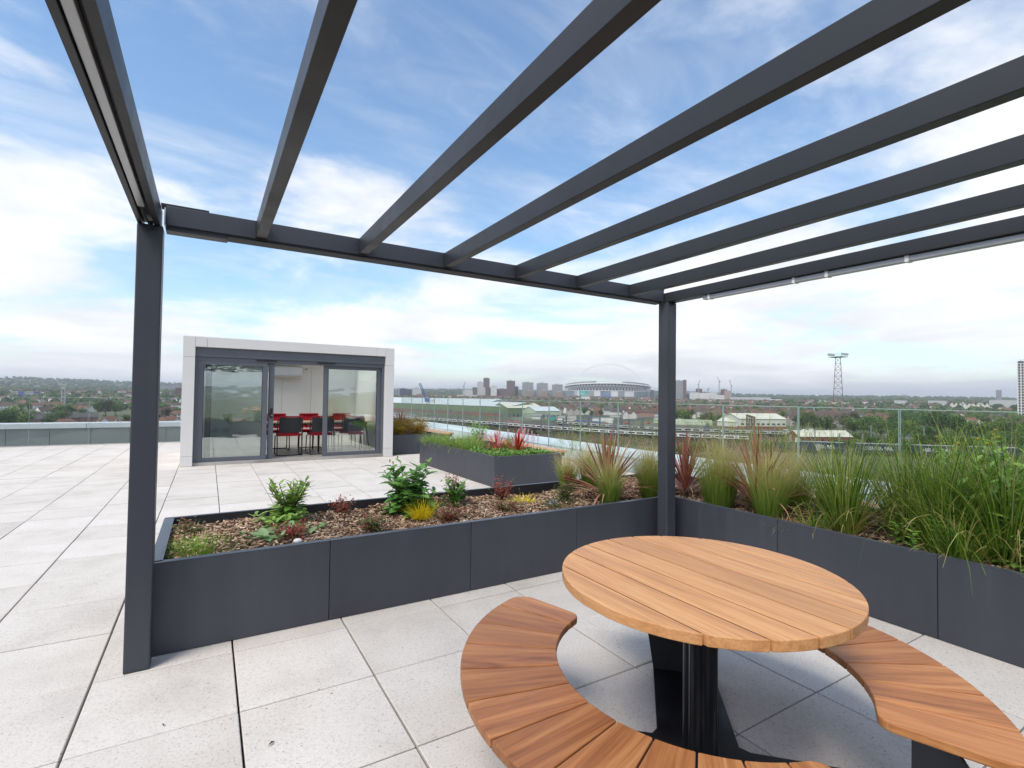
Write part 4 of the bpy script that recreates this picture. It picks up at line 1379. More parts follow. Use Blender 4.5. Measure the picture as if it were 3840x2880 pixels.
# ------------------------------------------------------------------ the land below
K = 1.13                                   # metres per measured metre of the land below
def sstep(a, b, x):
    t = min(1, max(0, (x - a) / (b - a)))
    return t * t * (3 - 2 * t)
def col_of(x, y):
    """frame column of a ground point (3840 wide)"""
    a = math.atan2(x - CAM.x, y - CAM.y) - YAW
    a = (a + PI) % (2 * PI) - PI
    return 1920 + F_PX * math.tan(a) if abs(a) < 1.45 else (99999 if a > 0 else -99999)
def hill(a):
    return 46 + 14 * math.sin(3.1 * a + .6) + 9 * math.sin(7.3 * a + 2.0) + 5 * math.sin(17 * a) + 30 * math.exp(-((a + .27) / .17) ** 2)
def ground_z(x, y):
    d = math.hypot(x - CAM.x, y - CAM.y)
    a = math.atan2(x - CAM.x, y - CAM.y)
    z = -18.3 + 17.3 * sstep(700, 2200, d) + (hill(a) + 10) * sstep(2200, 5200, d)
    if a < .1:
        z -= 5.5 * sstep(60, 220, d) * (1 - sstep(800, 1800, d))
    return z + 1.2 * math.sin(x / 90) * math.sin(y / 110) * sstep(500, 900, d)
def pt(px, py, d):
    """point at horizontal distance d in the direction of frame position (px, py)"""
    v = fwd + cr * ((px - 1920) / F_PX) - cu * ((py - 1440) / F_PX)
    return CAM + v * (K * d / math.hypot(v.x, v.y))
HZ = lambda px: 1440 + F_PX * (fwd.z + cr.z * (px - 1920) / F_PX) / cu.z
def spot(px, d):
    p = pt(px, HZ(px), d)
    return Vector((p.x, p.y, ground_z(p.x, p.y)))

t = NT('land')
v = t.coord('Object', rnd=False)
a = t.noise(v, 0.012, 6, 0.6)
b = t.noise(v, 0.11, 5, 0.65)
c = t.ramp(a, [(0.35, (0.055, 0.075, 0.028)), (0.5, (0.075, 0.090, 0.038)), (0.65, (0.12, 0.105, 0.075))])
t.base(t.mix(0.6, c, t.ramp(b, [(0.3, (0.55, 0.55, 0.5)), (0.7, (1.4, 1.35, 1.2))]), 'MULTIPLY'))
t.rough(0.95)
t = NT('ballast')
v = t.coord('Object', rnd=False)
a = t.noise(v, 0.05, 6, 0.65)
b = t.noise(v, 0.9, 4, 0.7)
c = t.ramp(a, [(0.32, (0.085, 0.075, 0.060)), (0.5, (0.13, 0.105, 0.085)), (0.62, (0.10, 0.105, 0.055)), (0.75, (0.19, 0.165, 0.14))])
t.base(t.mix(0.6, c, t.ramp(b, [(0.3, (0.6, 0.6, 0.6)), (0.7, (1.35, 1.3, 1.25))]), 'MULTIPLY'))
t.rough(0.95)
simple('rail_steel', (0.16, 0.11, 0.08), 0.5, 0.2, .5, metal=.5)
simple('asphalt', (0.09, 0.09, 0.092), 0.9, 0.2, .3)
land = MB()
rings = [25, 60, 110, 170, 240, 320, 420, 520, 640, 780, 950, 1150, 1400, 1700, 2000, 2350, 2750, 3200, 3700, 4200, 4700, 5200, 6200, 8000, 11500]
NA = 240
for d in rings:
    for k in range(NA):
        a = 2 * PI * k / NA
        x, y = CAM.x + d * math.sin(a), CAM.y + d * math.cos(a)
        land.v.append((x, y, ground_z(x, y)))
for i in range(len(rings) - 1):
    for k in range(NA):
        p, q = i * NA + k, i * NA + (k + 1) % NA
        land.f.append((q, p, p + NA, q + NA))
land.v.append((CAM.x, CAM.y, -18.3))
for k in range(NA):
    land.f.append((k, (k + 1) % NA, len(land.v) - 1))
land = land.build('ground', 'land', smooth=True)
tag(land, 'green suburban land rising to wooded hills', 'ground', kind='structure')

# railway: path of the near passenger line, everything else is offset from it
RAIL = [(60, 560), (98, 410), (121, 318), (139, 250), (151, 190), (166, 150), (188, 118), (216, 88), (250, 60), (320, 20), (420, -30)]
RAIL = [(CAM.x + (x - CAM.x) * K, CAM.y + (y - CAM.y) * K) for x, y in RAIL]
def rail_at(s):
    """Catmull-Rom through RAIL, s in segments -> point, tangent"""
    s = min(max(s, 0.0), len(RAIL) - 1.001)
    i = int(s)
    u = s - i
    P = [Vector((*RAIL[min(max(i + k, 0), len(RAIL) - 1)], 0)) for k in (-1, 0, 1, 2)]
    p = 0.5 * (2 * P[1] + (P[2] - P[0]) * u + (2 * P[0] - 5 * P[1] + 4 * P[2] - P[3]) * u * u + (3 * P[1] - P[0] - 3 * P[2] + P[3]) * u ** 3)
    tg = 0.5 * ((P[2] - P[0]) + 2 * (2 * P[0] - 5 * P[1] + 4 * P[2] - P[3]) * u + 3 * (3 * P[1] - P[0] - 3 * P[2] + P[3]) * u * u)
    return p, tg.normalized()
_tab = []
def _fill():
    s, L, q = 0.0, 0.0, rail_at(0)[0]
    while s < len(RAIL) - 1.01:
        _tab.append((L, s))
        s += .02
        p = rail_at(s)[0]
        L += (p - q).length
        q = p
_fill()
def rail_len(L, off=0.0):
    """point at length L along the line, off metres beyond it (positive = away from the terrace)"""
    lo, hi = 0, len(_tab) - 1
    while hi - lo > 1:
        m = (lo + hi) // 2
        if _tab[m][0] <= L: lo = m
        else: hi = m
    a, b = _tab[lo], _tab[hi]
    s = a[1] + (b[1] - a[1]) * ((L - a[0]) / max(1e-6, b[0] - a[0]))
    p, tg = rail_at(s)
    n = Vector((-tg.y, tg.x, 0))             # away from the terrace
    return p + n * off, math.atan2(tg.y, tg.x)
RAIL_L = _tab[-1][0]
GZ0 = -18.2
def near_len(px, off=0.0):
    best = min(range(0, int(RAIL_L), 2), key=lambda L: abs(col_of(*rail_len(L, off)[0].xy) - px))
    return best
yard = MB()
n = 60
for k in range(n + 1):
    L = RAIL_L * k / n
    for off in (-34, 64):
        p, _ = rail_len(L, off)
        yard.v.append((p.x, p.y, GZ0 + .12))
for k in range(n):
    b = 2 * k
    yard.f.append((b, b + 2, b + 3, b + 1))
o = yard.build('railway_yard', 'ballast')
tag(o, 'brown ballast of the railway yard', 'ballast', kind='structure')
TRACKS = [-30, -24, -17, -10, -5, 0, 5, 11, 17, 24, 31, 38, 45, 52]
for off in TRACKS:
    m = MB()
    for g in (-.75, .75):
        pr_ = None
        for k in range(81):
            p, a_ = rail_len(RAIL_L * (k / 80), off + g)
            if pr_ is not None:
                m.bar((pr_.x, pr_.y, GZ0 + .26), (p.x, p.y, GZ0 + .26), .16, .2)
            pr_ = p
    o = m.build('railway_track', 'rail_steel')
    tag(o, 'pair of rusty rails in the yard', 'track', kind='structure')

simple('train_white', (0.80, 0.80, 0.78), 0.4, 0.06, .4)
simple('train_roof', (0.10, 0.098, 0.095), 0.7, 0.2, .5)
simple('train_dark', (0.018, 0.018, 0.022), 0.5, 0.2, .5)
simple('train_glass', (0.02, 0.024, 0.03), 0.12, 0.2, .5)
simple('train_yellow', (0.72, 0.42, 0.02), 0.45, 0.08, .5)
simple('train_cream', (0.58, 0.58, 0.54), 0.5, 0.08, .3)
simple('train_grey', (0.30, 0.31, 0.32), 0.5, 0.1, .3)
simple('navy', (0.014, 0.017, 0.06), 0.5, 0.2, .4)
simple('lettering_white', (0.78, 0.78, 0.72), 0.5, 0.04)
simple('orange_paint', (0.62, 0.17, 0.02), 0.5, 0.1)
simple('blue_paint', (0.03, 0.07, 0.26), 0.5, 0.1)
simple('wagon_red', (0.26, 0.075, 0.055), 0.7, 0.3, .5)
simple('teal_paint', (0.01, 0.36, 0.33), 0.5, 0.06)
CLN = 19.6
CM = {'body': MB().box(-CLN / 2, CLN / 2, -1.4, 1.4, 1.75, 3.15), 'roof': None, 'under': MB().box(-CLN / 2 + .05, CLN / 2 - .05, -1.37, 1.37, 1.02, 1.748)}
rf = MB()
prof = [(-1.4, 3.15), (-1.28, 3.5), (-.8, 3.75), (0, 3.82), (.8, 3.75), (1.28, 3.5), (1.4, 3.15)]
rf.add([(-CLN / 2, y, z) for y, z in prof] + [(CLN / 2, y, z) for y, z in prof], [(i, i + 7, i + 8, i + 1) for i in range(6)] + [tuple(range(6, -1, -1)), tuple(range(7, 14))])
CM = {'body': CM['body'].mesh('body', 'train_white'), 'roof': rf.mesh('roof', 'train_roof'), 'under': CM['under'].mesh('underframe', 'train_dark'),
      'bogie': MB().box(-1.6, 1.6, -1.15, 1.15, .3, 1.0).mesh('bogie', 'train_dark'), 'win': MB().box(-1.75, 1.75, -1.43, 1.43, 2.05, 2.80).mesh('window', 'train_glass'),
      'door': MB().box(-.62, .62, -1.425, 1.425, 1.80, 3.02).mesh('door', 'train_grey'), 'unit': MB().box(-1.4, 1.4, -.8, .8, 3.8, 4.05).mesh('roof_unit', 'train_grey'),
      'cab': MB().box(-.06, .06, -1.2, 1.2, 1.2, 2.2).mesh('cab_end', 'train_yellow'), 'screen': MB().box(-.06, .06, -1.1, 1.1, 2.25, 3.1).mesh('windscreen', 'train_glass')}
def passenger_train(label, Ls, off, body='train_white', front=None, group='passenger trains in the yard', detail=True):
    p0, a0 = rail_len(Ls[len(Ls) // 2], off)
    tr = thing('passenger_train', label, 'train', (p0.x, p0.y, GZ0 + .12), 0, group)
    bm_ = CM['body']
    if body != 'train_white':
        bm_ = CM['body'].copy()
        bm_.materials[0] = MATS[body]
    for L in Ls:
        p, a = rail_len(L, off)
        c = put(bm_, 'carriage', tr, (p.x - p0.x, p.y - p0.y, 0), (0, 0, a))
        put(CM['roof'], 'roof', c)
        put(CM['under'], 'underframe', c)
        for x in (-6.8, 6.8):
            put(CM['bogie'], 'bogie', c, (x, 0, 0))
        if detail:
            for x in (-7.7, -2.2, 2.2, 7.7):
                put(CM['win'], 'window', c, (x, 0, 0))
            for x in (-4.9, 4.9):
                put(CM['door'], 'door', c, (x, 0, 0))
        if front and L == front[0]:
            for nm in ('cab', 'screen'):
                put(CM[nm], CM[nm].name, c, (front[1] * (CLN / 2 + .04), 0, 0))
    return tr
Lm = near_len(2116)
L2 = near_len(2800)
passenger_train('white and black passenger train left of the meeting yellow cab', [Lm - 10.6 - 20.2 * k for k in range(11)], 0, front=(Lm - 10.6, 1))
passenger_train('white and black passenger train right of the yellow cab, reaching past the corner post', [L2 - 10 - 20.2 * k for k in range(round((L2 - Lm) / 20.2))], 0, front=(L2 - 10, 1))
off2 = 46
La = near_len(2092, off2)
passenger_train('cream roofed train with a yellow nose parked in the yard below the stadium', [La + 10 + 20.2 * k for k in range(9)], off2, 'train_cream', front=(La + 10, -1), detail=True)
La = near_len(1400, 31)
passenger_train('far grey train standing in front of the green depot', [La + 20.2 * k for k in range(4)], 31, 'train_cream')
# tank wagons, vans and locomotives
def wagon(px, off, L, build, name, label, cat, group=None):
    p, a = rail_len(near_len(px, off), off)
    w = thing(name, label, cat, (p.x, p.y, GZ0 + .12), a, group)
    build(w, L)
    return w
def tank(w, L):
    MB().tube([(-L / 2, 0, 2.1), (-L / 2 + .5, 0, 2.1), (L / 2 - .5, 0, 2.1), (L / 2, 0, 2.1)], [.8, 1.2, 1.2, .8], 14).build('tank', 'wagon_red', w, smooth=True)
    MB().box(-L / 2, L / 2, -1.2, 1.2, .5, .95).build('frame', 'train_dark', w)
    for x in (-L / 2 + 1.2, L / 2 - 1.2):
        MB().box(x - .6, x + .6, -1.1, 1.1, .0, .499).build('bogie', 'train_dark', w)
for px, lab in ((1855, 'red tank wagon in the yard, left one of the pair'), (1925, 'red tank wagon in the yard, right one of the pair')):
    wagon(px, 17, 17, tank, 'tank_wagon', lab, 'wagon', 'red tank wagons')
def loco(colr, nose):
    def f(w, L):
        MB().box(-L / 2 + 1.5, L / 2 - 1.5, -1.3, 1.3, .9, 3.7).build('body', colr, w, bevel=.25)
        for s in (-1, 1):
            MB().box(min(s * (L / 2 - 1.49), s * L / 2), max(s * (L / 2 - 1.49), s * L / 2), -1.3, 1.3, .9, 3.4).build('cab', nose, w, bevel=.2)
        MB().box(-L / 2 + .3, L / 2 - .3, -1.2, 1.2, .1, .89).build('bogie', 'train_dark', w)
    return f
for px, off, c1, c2, lab in ((2186, 60, 'blue_paint', 'orange_paint', 'orange and blue locomotive below the white office, left one'), (2238, 60, 'blue_paint', 'orange_paint', 'orange and blue locomotive below the white office, right one'),
                        (2975, -34, 'navy', 'train_grey', 'dark blue locomotive heading the container train')):
    wagon(px, off, 17, loco(c1, c2), 'locomotive', lab, 'locomotive', 'locomotives in the yard')
def text_mesh(txt, size, mat, parent, loc, rot, name='lettering', depth=.01):
    cu_ = bpy.data.curves.new(name, 'FONT')
    cu_.body = txt
    cu_.size = size
    cu_.extrude = depth
    cu_.align_x = 'CENTER'
    cu_.resolution_u = 3
    cu_.materials.append(MATS[mat])
    tmp = bpy.data.objects.new(name, cu_)
    col.objects.link(tmp)
    me = bpy.data.meshes.new_from_object(tmp)
    bpy.data.objects.remove(tmp)
    return put(me, name, parent, loc, rot)
pF = near_len(3075, -34)
labs = ('first', 'second', 'third', 'fourth')
for k in range(4):
    p, a = rail_len(pF + 16.6 * k, -34)
    w = thing('container_wagon', 'navy container wagon with white lettering, %s behind the dark locomotive' % labs[k], 'wagon', (p.x, p.y, GZ0 + .12), a, 'navy container wagons')
    MB().box(-7.9, 7.9, -1.25, 1.25, .9, 1.2).build('frame', 'train_dark', w)
    for x in (-5.8, 5.8):
        MB().box(x - 1.2, x + 1.2, -1.1, 1.1, .1, .899).build('bogie', 'train_dark', w)
    c = MB().box(-7.2, 7.2, -1.22, 1.22, 1.21, 4.0).build('container', 'navy', w)
    MB().box(-7.2, 7.2, -1.23, 1.23, 4.001, 4.16).build('top_rail', 'train_grey', c)
    text_mesh('LESS CO\u2082 RAIL', 1.35, 'lettering_white', c, (0, -1.225, 2.15), (PI / 2, 0, 0))
    MB().box(-4.8, -1.5, -1.229, -1.221, 1.90, 1.98).box(-.9, 1.3, -1.229, -1.221, 1.90, 1.98).box(1.9, 4.6, -1.229, -1.221, 1.90, 1.98).build('underline', 'lettering_white', c)

# ------------------------------------------------------------------ overhead line portals
simple('mast_grey', (0.24, 0.26, 0.27), 0.5, 0.15, .5, metal=.4)
simple('mast_rust', (0.16, 0.10, 0.085), 0.7, 0.2, .5)
def lattice(m, a, b, w, n, r=.05, chords=True):
    """square lattice girder from a to b"""
    a, b = Vector(a), Vector(b)
    d = (b - a).normalized()
    upq = Vector((0, 0, 1)) if abs(d.z) < .9 else Vector((1, 0, 0))
    x = d.cross(upq).normalized() * (w / 2)
    y = x.cross(d).normalized() * (w / 2)
    cs = [-x - y, x - y, x + y, -x + y]
    for c in cs:
        m.bar(a + c, b + c, r * 1.5)
    for k in range(n):
        p, q = a + (b - a) * (k / n), a + (b - a) * ((k + 1) / n)
        for i in range(4):
            c, e = cs[i], cs[(i + 1) % 4]
            if k % 2:
                c, e = e, c
            m.bar(p + c, q + e, r)
def portal(L, o0, o1, h, lab, mat='mast_grey', extra=()):
    p0, a = rail_len(L, o0)
    p1, _ = rail_len(L, o1)
    g = fixed('overhead_portal', lab, 'gantry', (p0.x, p0.y, GZ0), 'overhead line portals over the tracks')
    for p in [p0, p1] + [rail_len(L, e)[0] for e in extra]:
        m = MB()
        lattice(m, (p.x, p.y, GZ0 + .1), (p.x, p.y, GZ0 + h + .5), .55, 7, .10)
        m.build('mast', mat, g)
    m = MB()
    lattice(m, (p0.x, p0.y, GZ0 + h), (p1.x, p1.y, GZ0 + h), .8, 18, .09)
    m.build('girder', mat, g)
    for e in (0, 5, 17, 31):
        if o0 < e < o1:
            q, _ = rail_len(L, e)
            MB().bar((q.x, q.y, GZ0 + h - .3), (q.x, q.y, GZ0 + 5.6), .09).build('dropper', mat, g)
for i, (px, o0, o1, h) in enumerate(((1490, -4, 26, 8.5), (1560, -4, 30, 8.5), (1640, -6, 22, 8.2), (1720, -6, 34, 8.8), (1800, -6, 22, 8.2), (1885, -6, 36, 8.6), (1958, -6, 22, 8.0), (2030, -6, 36, 8.6), (2110, -6, 28, 8.0), (2205, 14, 48, 9.0), (2300, -6, 30, 8.2), (2400, 14, 50, 9.2), (2640, -6, 22, 7.0))):
    portal(near_len(px, o0), o0, o1, h, 'grey lattice overhead line portal across the tracks, number %s from the left' % ('one two three four five six seven eight nine ten eleven twelve thirteen'.split()[i]), extra=((o0 + o1) / 2,) if i % 3 == 1 else ())
portal(near_len(2830, 36), 36, 74, 10.5, 'wide rusty lattice portal in front of the cream industrial building', 'mast_rust', (48, 60))
def wire(off, z0_, lab, L0=0, L1=None):
    m = MB()
    pr_ = None
    for k in range(61):
        p, _ = rail_len(L0 + ((L1 or RAIL_L) - L0) * k / 60, off)
        q = Vector((p.x, p.y, GZ0 + z0_ - .25 * math.sin(PI * ((k * 1.0) % 3) / 3)))
        if pr_ is not None:
            m.bar(pr_, q, .035)
        pr_ = q
    o = m.build('overhead_wire', 'mast_grey')
    tag(o, lab, 'wire', 'overhead wires')
for off, lab in ((0, 'overhead wire above the white passenger trains'), (5, 'overhead wire above the track behind the trains'), (17, 'overhead wire above the tank wagons'), (31, 'overhead wire above the far yard tracks')):
    wire(off, 5.6, lab)
# single masts and signals
MASTS = ((1610, -8, 8), (1698, -8, 7.5), (1775, -8, 8), (1846, -9, 6), (1905, -9, 8), (2068, -9, 7), (2137, -9, 6.5), (2265, -9, 8), (2360, -9, 7.5), (2440, -9, 7.5), (2600, -9, 7.5), (2705, -9, 7.5), (2900, 20, 8), (2990, 20, 8), (3060, 6, 7), (3270, 10, 9), (3330, -12, 7), (3410, -12, 7), (3470, 12, 9), (3560, 12, 8), (3240, -12, 6.5), (3150, -12, 6.5))
for i, (px, off, h) in enumerate(MASTS):
    p, a = rail_len(near_len(px, off), off)
    rank = sorted(MASTS).index((px, off, h))
    g = fixed('line_mast', 'slim grey overhead line mast beside the tracks, %s from the left' % 'first second third fourth fifth sixth seventh eighth ninth tenth eleventh twelfth thirteenth fourteenth fifteenth sixteenth seventeenth eighteenth nineteenth twentieth twenty-first twenty-second'.split()[rank], 'mast', (p.x, p.y, GZ0), 'slim masts along the railway')
    MB().bar((p.x, p.y, GZ0 + .1), (p.x, p.y, GZ0 + h), .34).build('pole', 'mast_grey', g)
    n = Vector((-math.sin(a), math.cos(a), 0)) * 2.6
    m = MB().bar((p.x, p.y, GZ0 + h - .6), (p.x + n.x, p.y + n.y, GZ0 + h - 1.1), .10).bar((p.x, p.y, GZ0 + h - 1.9), (p.x + n.x, p.y + n.y, GZ0 + h - 1.2), .08)
    m.build('bracket', 'mast_grey', g)

# ------------------------------------------------------------------ buildings
simple('render_white', (0.66, 0.65, 0.62), 0.8, 0.08, .1)
simple('concrete_grey', (0.34, 0.34, 0.34), 0.85, 0.12, .1)
simple('brick_brown', (0.17, 0.105, 0.085), 0.9, 0.15, .2)
simple('brick_red', (0.24, 0.085, 0.06), 0.9, 0.2, .3)
simple('brick_pink', (0.46, 0.34, 0.30), 0.9, 0.1, .2)
simple('brick_tan', (0.33, 0.25, 0.18), 0.9, 0.12, .2)
simple('navy_clad', (0.06, 0.065, 0.085), 0.6, 0.2, .1)
simple('blue_clad', (0.13, 0.18, 0.42), 0.6, 0.1, .1)
simple('window_dark', (0.035, 0.042, 0.055), 0.15, 0.25, .3)
simple('window_frame', (0.72, 0.72, 0.70), 0.6, 0.05)
simple('depot_green', (0.14, 0.19, 0.095), 0.7, 0.12, .1)
simple('pale_green', (0.42, 0.48, 0.34), 0.7, 0.08, .1)
simple('shed_roof', (0.50, 0.54, 0.54), 0.6, 0.1, .15)
simple('cream_roof', (0.55, 0.53, 0.43), 0.7, 0.14, .2)
simple('cream_wall', (0.58, 0.57, 0.50), 0.7, 0.06, .1)
simple('shed_grey', (0.40, 0.41, 0.42), 0.6, 0.06, .05)
simple('slate', (0.075, 0.070, 0.072), 0.85, 0.2, .3)
varied('roof_tile', [(0.085, 0.056, 0.048), (0.11, 0.068, 0.056), (0.155, 0.080, 0.060), (0.080, 0.070, 0.064), (0.19, 0.088, 0.062), (0.095, 0.072, 0.062)], 0.9, .6, .2)
varied('house_wall', [(0.62, 0.60, 0.56), (0.58, 0.54, 0.46), (0.66, 0.65, 0.63), (0.24, 0.115, 0.085), (0.55, 0.54, 0.52), (0.34, 0.24, 0.18)], 0.9, .4, .08)

def frame_to(a, b):
    """origin a, x axis towards b, y away from the camera"""
    a, b = Vector(a), Vector(b)
    x = (b - a)
    L = math.hypot(x.x, x.y)
    ang = math.atan2(x.y, x.x)
    return a, ang, L
def block(name, label, pxl, pxr, d, top, mat, depth=18, group=None, win=None, roofmat='concrete_grey', cat='building', base=None, d2=None, parapet=0, wmat='window_dark', cap=None):
    """box building whose front spans columns pxl..pxr at distance d with its top at row top"""
    A, B = spot(pxl, d), spot(pxr, d2 or d)
    zb = min(A.z, B.z) - 1.0 if base is None else base
    o, ang, W = frame_to(A, B)
    zt = pt((pxl + pxr) / 2, top, d).z
    H = zt - zb
    g = thing(name, label, cat, (A.x, A.y, zb), ang, group)
    MB().box(0, W, 0, depth, 0, H).build('wall', mat, g)
    MB().box(.3, W - .3, .3, depth - .3, H + .001, H + .35).build('roof', roofmat, g)
    if cap:
        MB().box(W * .3, W * .62, depth * .3, depth * .6, H + .351, H + cap).build('plant_room', roofmat, g)
    if win:
        nx, nz, fx, fz, z0_ = win
        wx, wz = W / nx, (H - z0_) / nz
        me = MB().box(-wx * fx / 2, wx * fx / 2, -.22, .12, -wz * fz / 2, wz * fz / 2).mesh('window', wmat)
        ns = max(1, int(depth / wx))
        if nx * nz <= 150:
            for i in range(nx):
                for k in range(nz):
                    put(me, 'window', g, ((i + .5) * wx, 0, z0_ + (k + .5) * wz))
        else:
            for k in range(nz):
                m = MB()
                for i in range(nx):
                    m.box((i + .5 - fx / 2) * wx, (i + .5 + fx / 2) * wx, -.22, .12, z0_ + (k + .5 - fz / 2) * wz, z0_ + (k + .5 + fz / 2) * wz)
                q = m.build('window_row', wmat, g)
                q['kind'] = 'stuff'
    return g, W, H
# tower blocks
TW = [('tower_block', 'dark slab block left of the blue crane', 1480, 1499, 1500, 1462, 'concrete_grey', (5, 8, .55, .5, 3)),
      ('tower_block', 'navy apartment block left of the blue crane', 1499, 1526, 1500, 1457, 'navy_clad', (8, 9, .5, .45, 3)),
      ('tower_block', 'low navy block beside the yellow white apartments', 1527, 1546, 1560, 1460, 'navy_clad', (6, 8, .5, .45, 3)),
      ('tower_block', 'white and yellow apartment block behind the blue crane', 1545, 1580, 1540, 1455, 'render_white', (9, 8, .5, .45, 3)),
      ('tower_block', 'small brown block at the foot of the blue crane jib', 1562, 1586, 1480, 1478, 'brick_tan', (6, 4, .5, .5, 2)),
      ('apartment_block', 'low white apartment building left of the towers', 1713, 1790, 1450, 1481, 'render_white', (18, 4, .5, .45, 2)),
      ('apartment_block', 'stepped white apartment building above the low white one', 1735, 1773, 1600, 1462, 'render_white', (9, 7, .6, .4, 3)),
      ('tower_block', 'brown brick block touching the white tower', 1771, 1789, 1650, 1453, 'brick_brown', (5, 10, .5, .5, 3)),
      ('tower_block', 'white banded tower beside the tallest dark tower', 1789, 1813, 1700, 1433, 'render_white', (6, 16, .7, .42, 3)),
      ('tower_block', 'tallest dark brick tower of the left cluster', 1812, 1835, 1760, 1418, 'brick_brown', (6, 20, .5, .5, 3)),
      ('tower_block', 'lower white wing in front of the tallest dark tower', 1811, 1820, 1690, 1454, 'render_white', (3, 11, .6, .45, 3)),
      ('tower_block', 'narrow dark annex right of the tallest tower', 1834, 1839, 1790, 1453, 'brick_brown', (2, 11, .5, .5, 3)),
      ('tower_block', 'plain white tower with dark top windows', 1840, 1863, 1680, 1448, 'render_white', (6, 12, .35, .4, 3)),
      ('tower_block', 'long brown low block between the white and the second dark tower', 1863, 1906, 1700, 1458, 'brick_brown', (11, 8, .45, .5, 3)),
      ('tower_block', 'second dark brick tower above the tree line', 1899, 1931, 1740, 1428, 'brick_brown', (8, 18, .45, .5, 3)),
      ('tower_block', 'narrow brown annex right of the second dark tower', 1931, 1943, 1760, 1450, 'brick_brown', (3, 12, .45, .5, 3)),
      ('tower_block', 'stocky grey tower, first of three before the stadium', 1958, 2000, 1720, 1434, 'concrete_grey', (10, 16, .55, .5, 3)),
      ('tower_block', 'stocky grey tower, second of three before the stadium', 2012, 2054, 1720, 1437, 'concrete_grey', (10, 15, .55, .5, 3)),
      ('tower_block', 'stocky grey tower nearest the stadium', 2070, 2110, 1720, 1442, 'concrete_grey', (10, 14, .55, .5, 3)),
      ('tower_block', 'tan brick low front of the first stocky tower', 1968, 2000, 1690, 1465, 'brick_tan', (7, 7, .45, .5, 3)),
      ('tower_block', 'tan brick low front of the second stocky tower', 2026, 2054, 1690, 1466, 'brick_tan', (6, 7, .45, .5, 3)),
      ('tower_block', 'tan brick low front of the third stocky tower', 2082, 2108, 1690, 1470, 'brick_tan', (6, 6, .45, .5, 3)),
      ('tower_block', 'dark flats right behind the stadium end', 2438, 2452, 1900, 1463, 'navy_clad', (4, 9, .5, .5, 2)),
      ('tower_block', 'grey gridded tower right beside the corner post', 2530, 2561, 1560, 1427, 'concrete_grey', (9, 18, .62, .5, 3)),
      ('tower_block', 'dark brown half of the tower beside the corner post', 2561, 2574, 1562, 1425, 'brick_brown', (4, 19, .5, .5, 3)),
      ('tower_block', 'small dark flats right of the gridded tower', 2573, 2588, 1560, 1477, 'navy_clad', (5, 5, .5, .5, 2)),
      ('apartment_block', 'long white housing block with square windows, left one', 2586, 2622, 1500, 1472, 'render_white', (9, 5, .4, .45, 2)),
      ('apartment_block', 'long white housing block with square windows, middle one', 2622, 2660, 1480, 1474, 'render_white', (9, 5, .4, .45, 2)),
      ('apartment_block', 'long white housing block with square windows, right one', 2660, 2690, 1500, 1472, 'render_white', (7, 5, .4, .45, 2)),
      ('apartment_block', 'lower white block in front of the pink tower', 2688, 2716, 1430, 1482, 'render_white', (7, 4, .4, .45, 2)),
      ('tower_block', 'dark brown tower behind the white housing', 2609, 2633, 1650, 1458, 'brick_brown', (6, 7, .5, .5, 2)),
      ('tower_block', 'dark tower behind the pink tower', 2702, 2727, 1600, 1460, 'brick_brown', (6, 10, .55, .5, 2)),
      ('tower_block', 'pink brick tower with pale window bays', 2716, 2742, 1520, 1466, 'brick_pink', (6, 9, .5, .6, 2)),
      ('tower_block', 'lone grey tower on the far right skyline', 3735, 3757, 2500, 1463, 'concrete_grey', (6, 12, .7, .5, 3)),
      ('tower_block', 'orange and glass tower left of the garden room', 657, 686, 1300, 1454, 'brick_red', (7, 9, .6, .6, 2)),
      ('tower_block', 'grey flats on the hill behind the orange tower', 600, 640, 2600, 1446, 'concrete_grey', (10, 6, .55, .5, 3)),
      ('tower_block', 'grey flats touching the garden room edge on the hill', 640, 670, 2700, 1443, 'concrete_grey', (8, 7, .55, .5, 3))]
for (nm, lab, a, b, d, top, mat, w) in TW:
    block(nm, lab, a, b, d, top, mat, win=w, cap=2.8 if 'tower' in nm and d < 2000 else None, group='high rise blocks on the skyline')
block('school_building', 'white school building with blue end bays on the left', 43, 70, 1200, 1468, 'render_white', win=(6, 3, .5, .4, 2))
block('school_building', 'blue bay of the school building on the left', 69, 88, 1195, 1466, 'blue_clad', win=(3, 3, .4, .4, 2))
block('school_building', 'long white wing right of the blue bay on the left', 88, 128, 1200, 1469, 'render_white', win=(9, 3, .6, .35, 2))
block('school_building', 'dark blue end of the school on the left', 128, 144, 1198, 1467, 'blue_clad', win=(3, 3, .5, .4, 2))
block('office_block', 'white stepped office tower in front of the stadium', 2180, 2212, 1250, 1487, 'render_white', depth=16, win=(8, 5, .4, .4, 3))
block('office_block', 'low white office wing below the stadium', 2165, 2216, 1240, 1499, 'render_white', depth=20, win=(12, 2, .4, .4, 2))
# sheds
block('warehouse', 'long pale grey warehouse right of the pink tower', 2736, 2890, 1500, 1490, 'shed_grey', depth=60)
block('retail_shed', 'white retail shed with a small red sign', 2889, 2930, 1450, 1498, 'render_white', depth=30)
block('warehouse', 'big pale grey warehouse before the far right tower', 3709, 3822, 1250, 1501, 'shed_grey', depth=60)
block('warehouse', 'grey warehouse on the right skyline, left of the white roofs', 3352, 3402, 1350, 1502, 'shed_grey', depth=40)
block('warehouse', 'second grey warehouse behind the right trees', 3480, 3550, 1350, 1503, 'shed_grey', depth=40)
block('warehouse', 'white flat roofed works by the lattice mast', 3010, 3110, 1400, 1507, 'render_white', depth=30, win=(14, 1, .5, .3, 2))
block('warehouse', 'white block behind the lattice mast', 3072, 3100, 1350, 1503, 'render_white', depth=20, win=(7, 2, .5, .4, 2))
block('warehouse', 'white low sheds right of the lattice mast', 3120, 3200, 1300, 1510, 'cream_wall', depth=40)
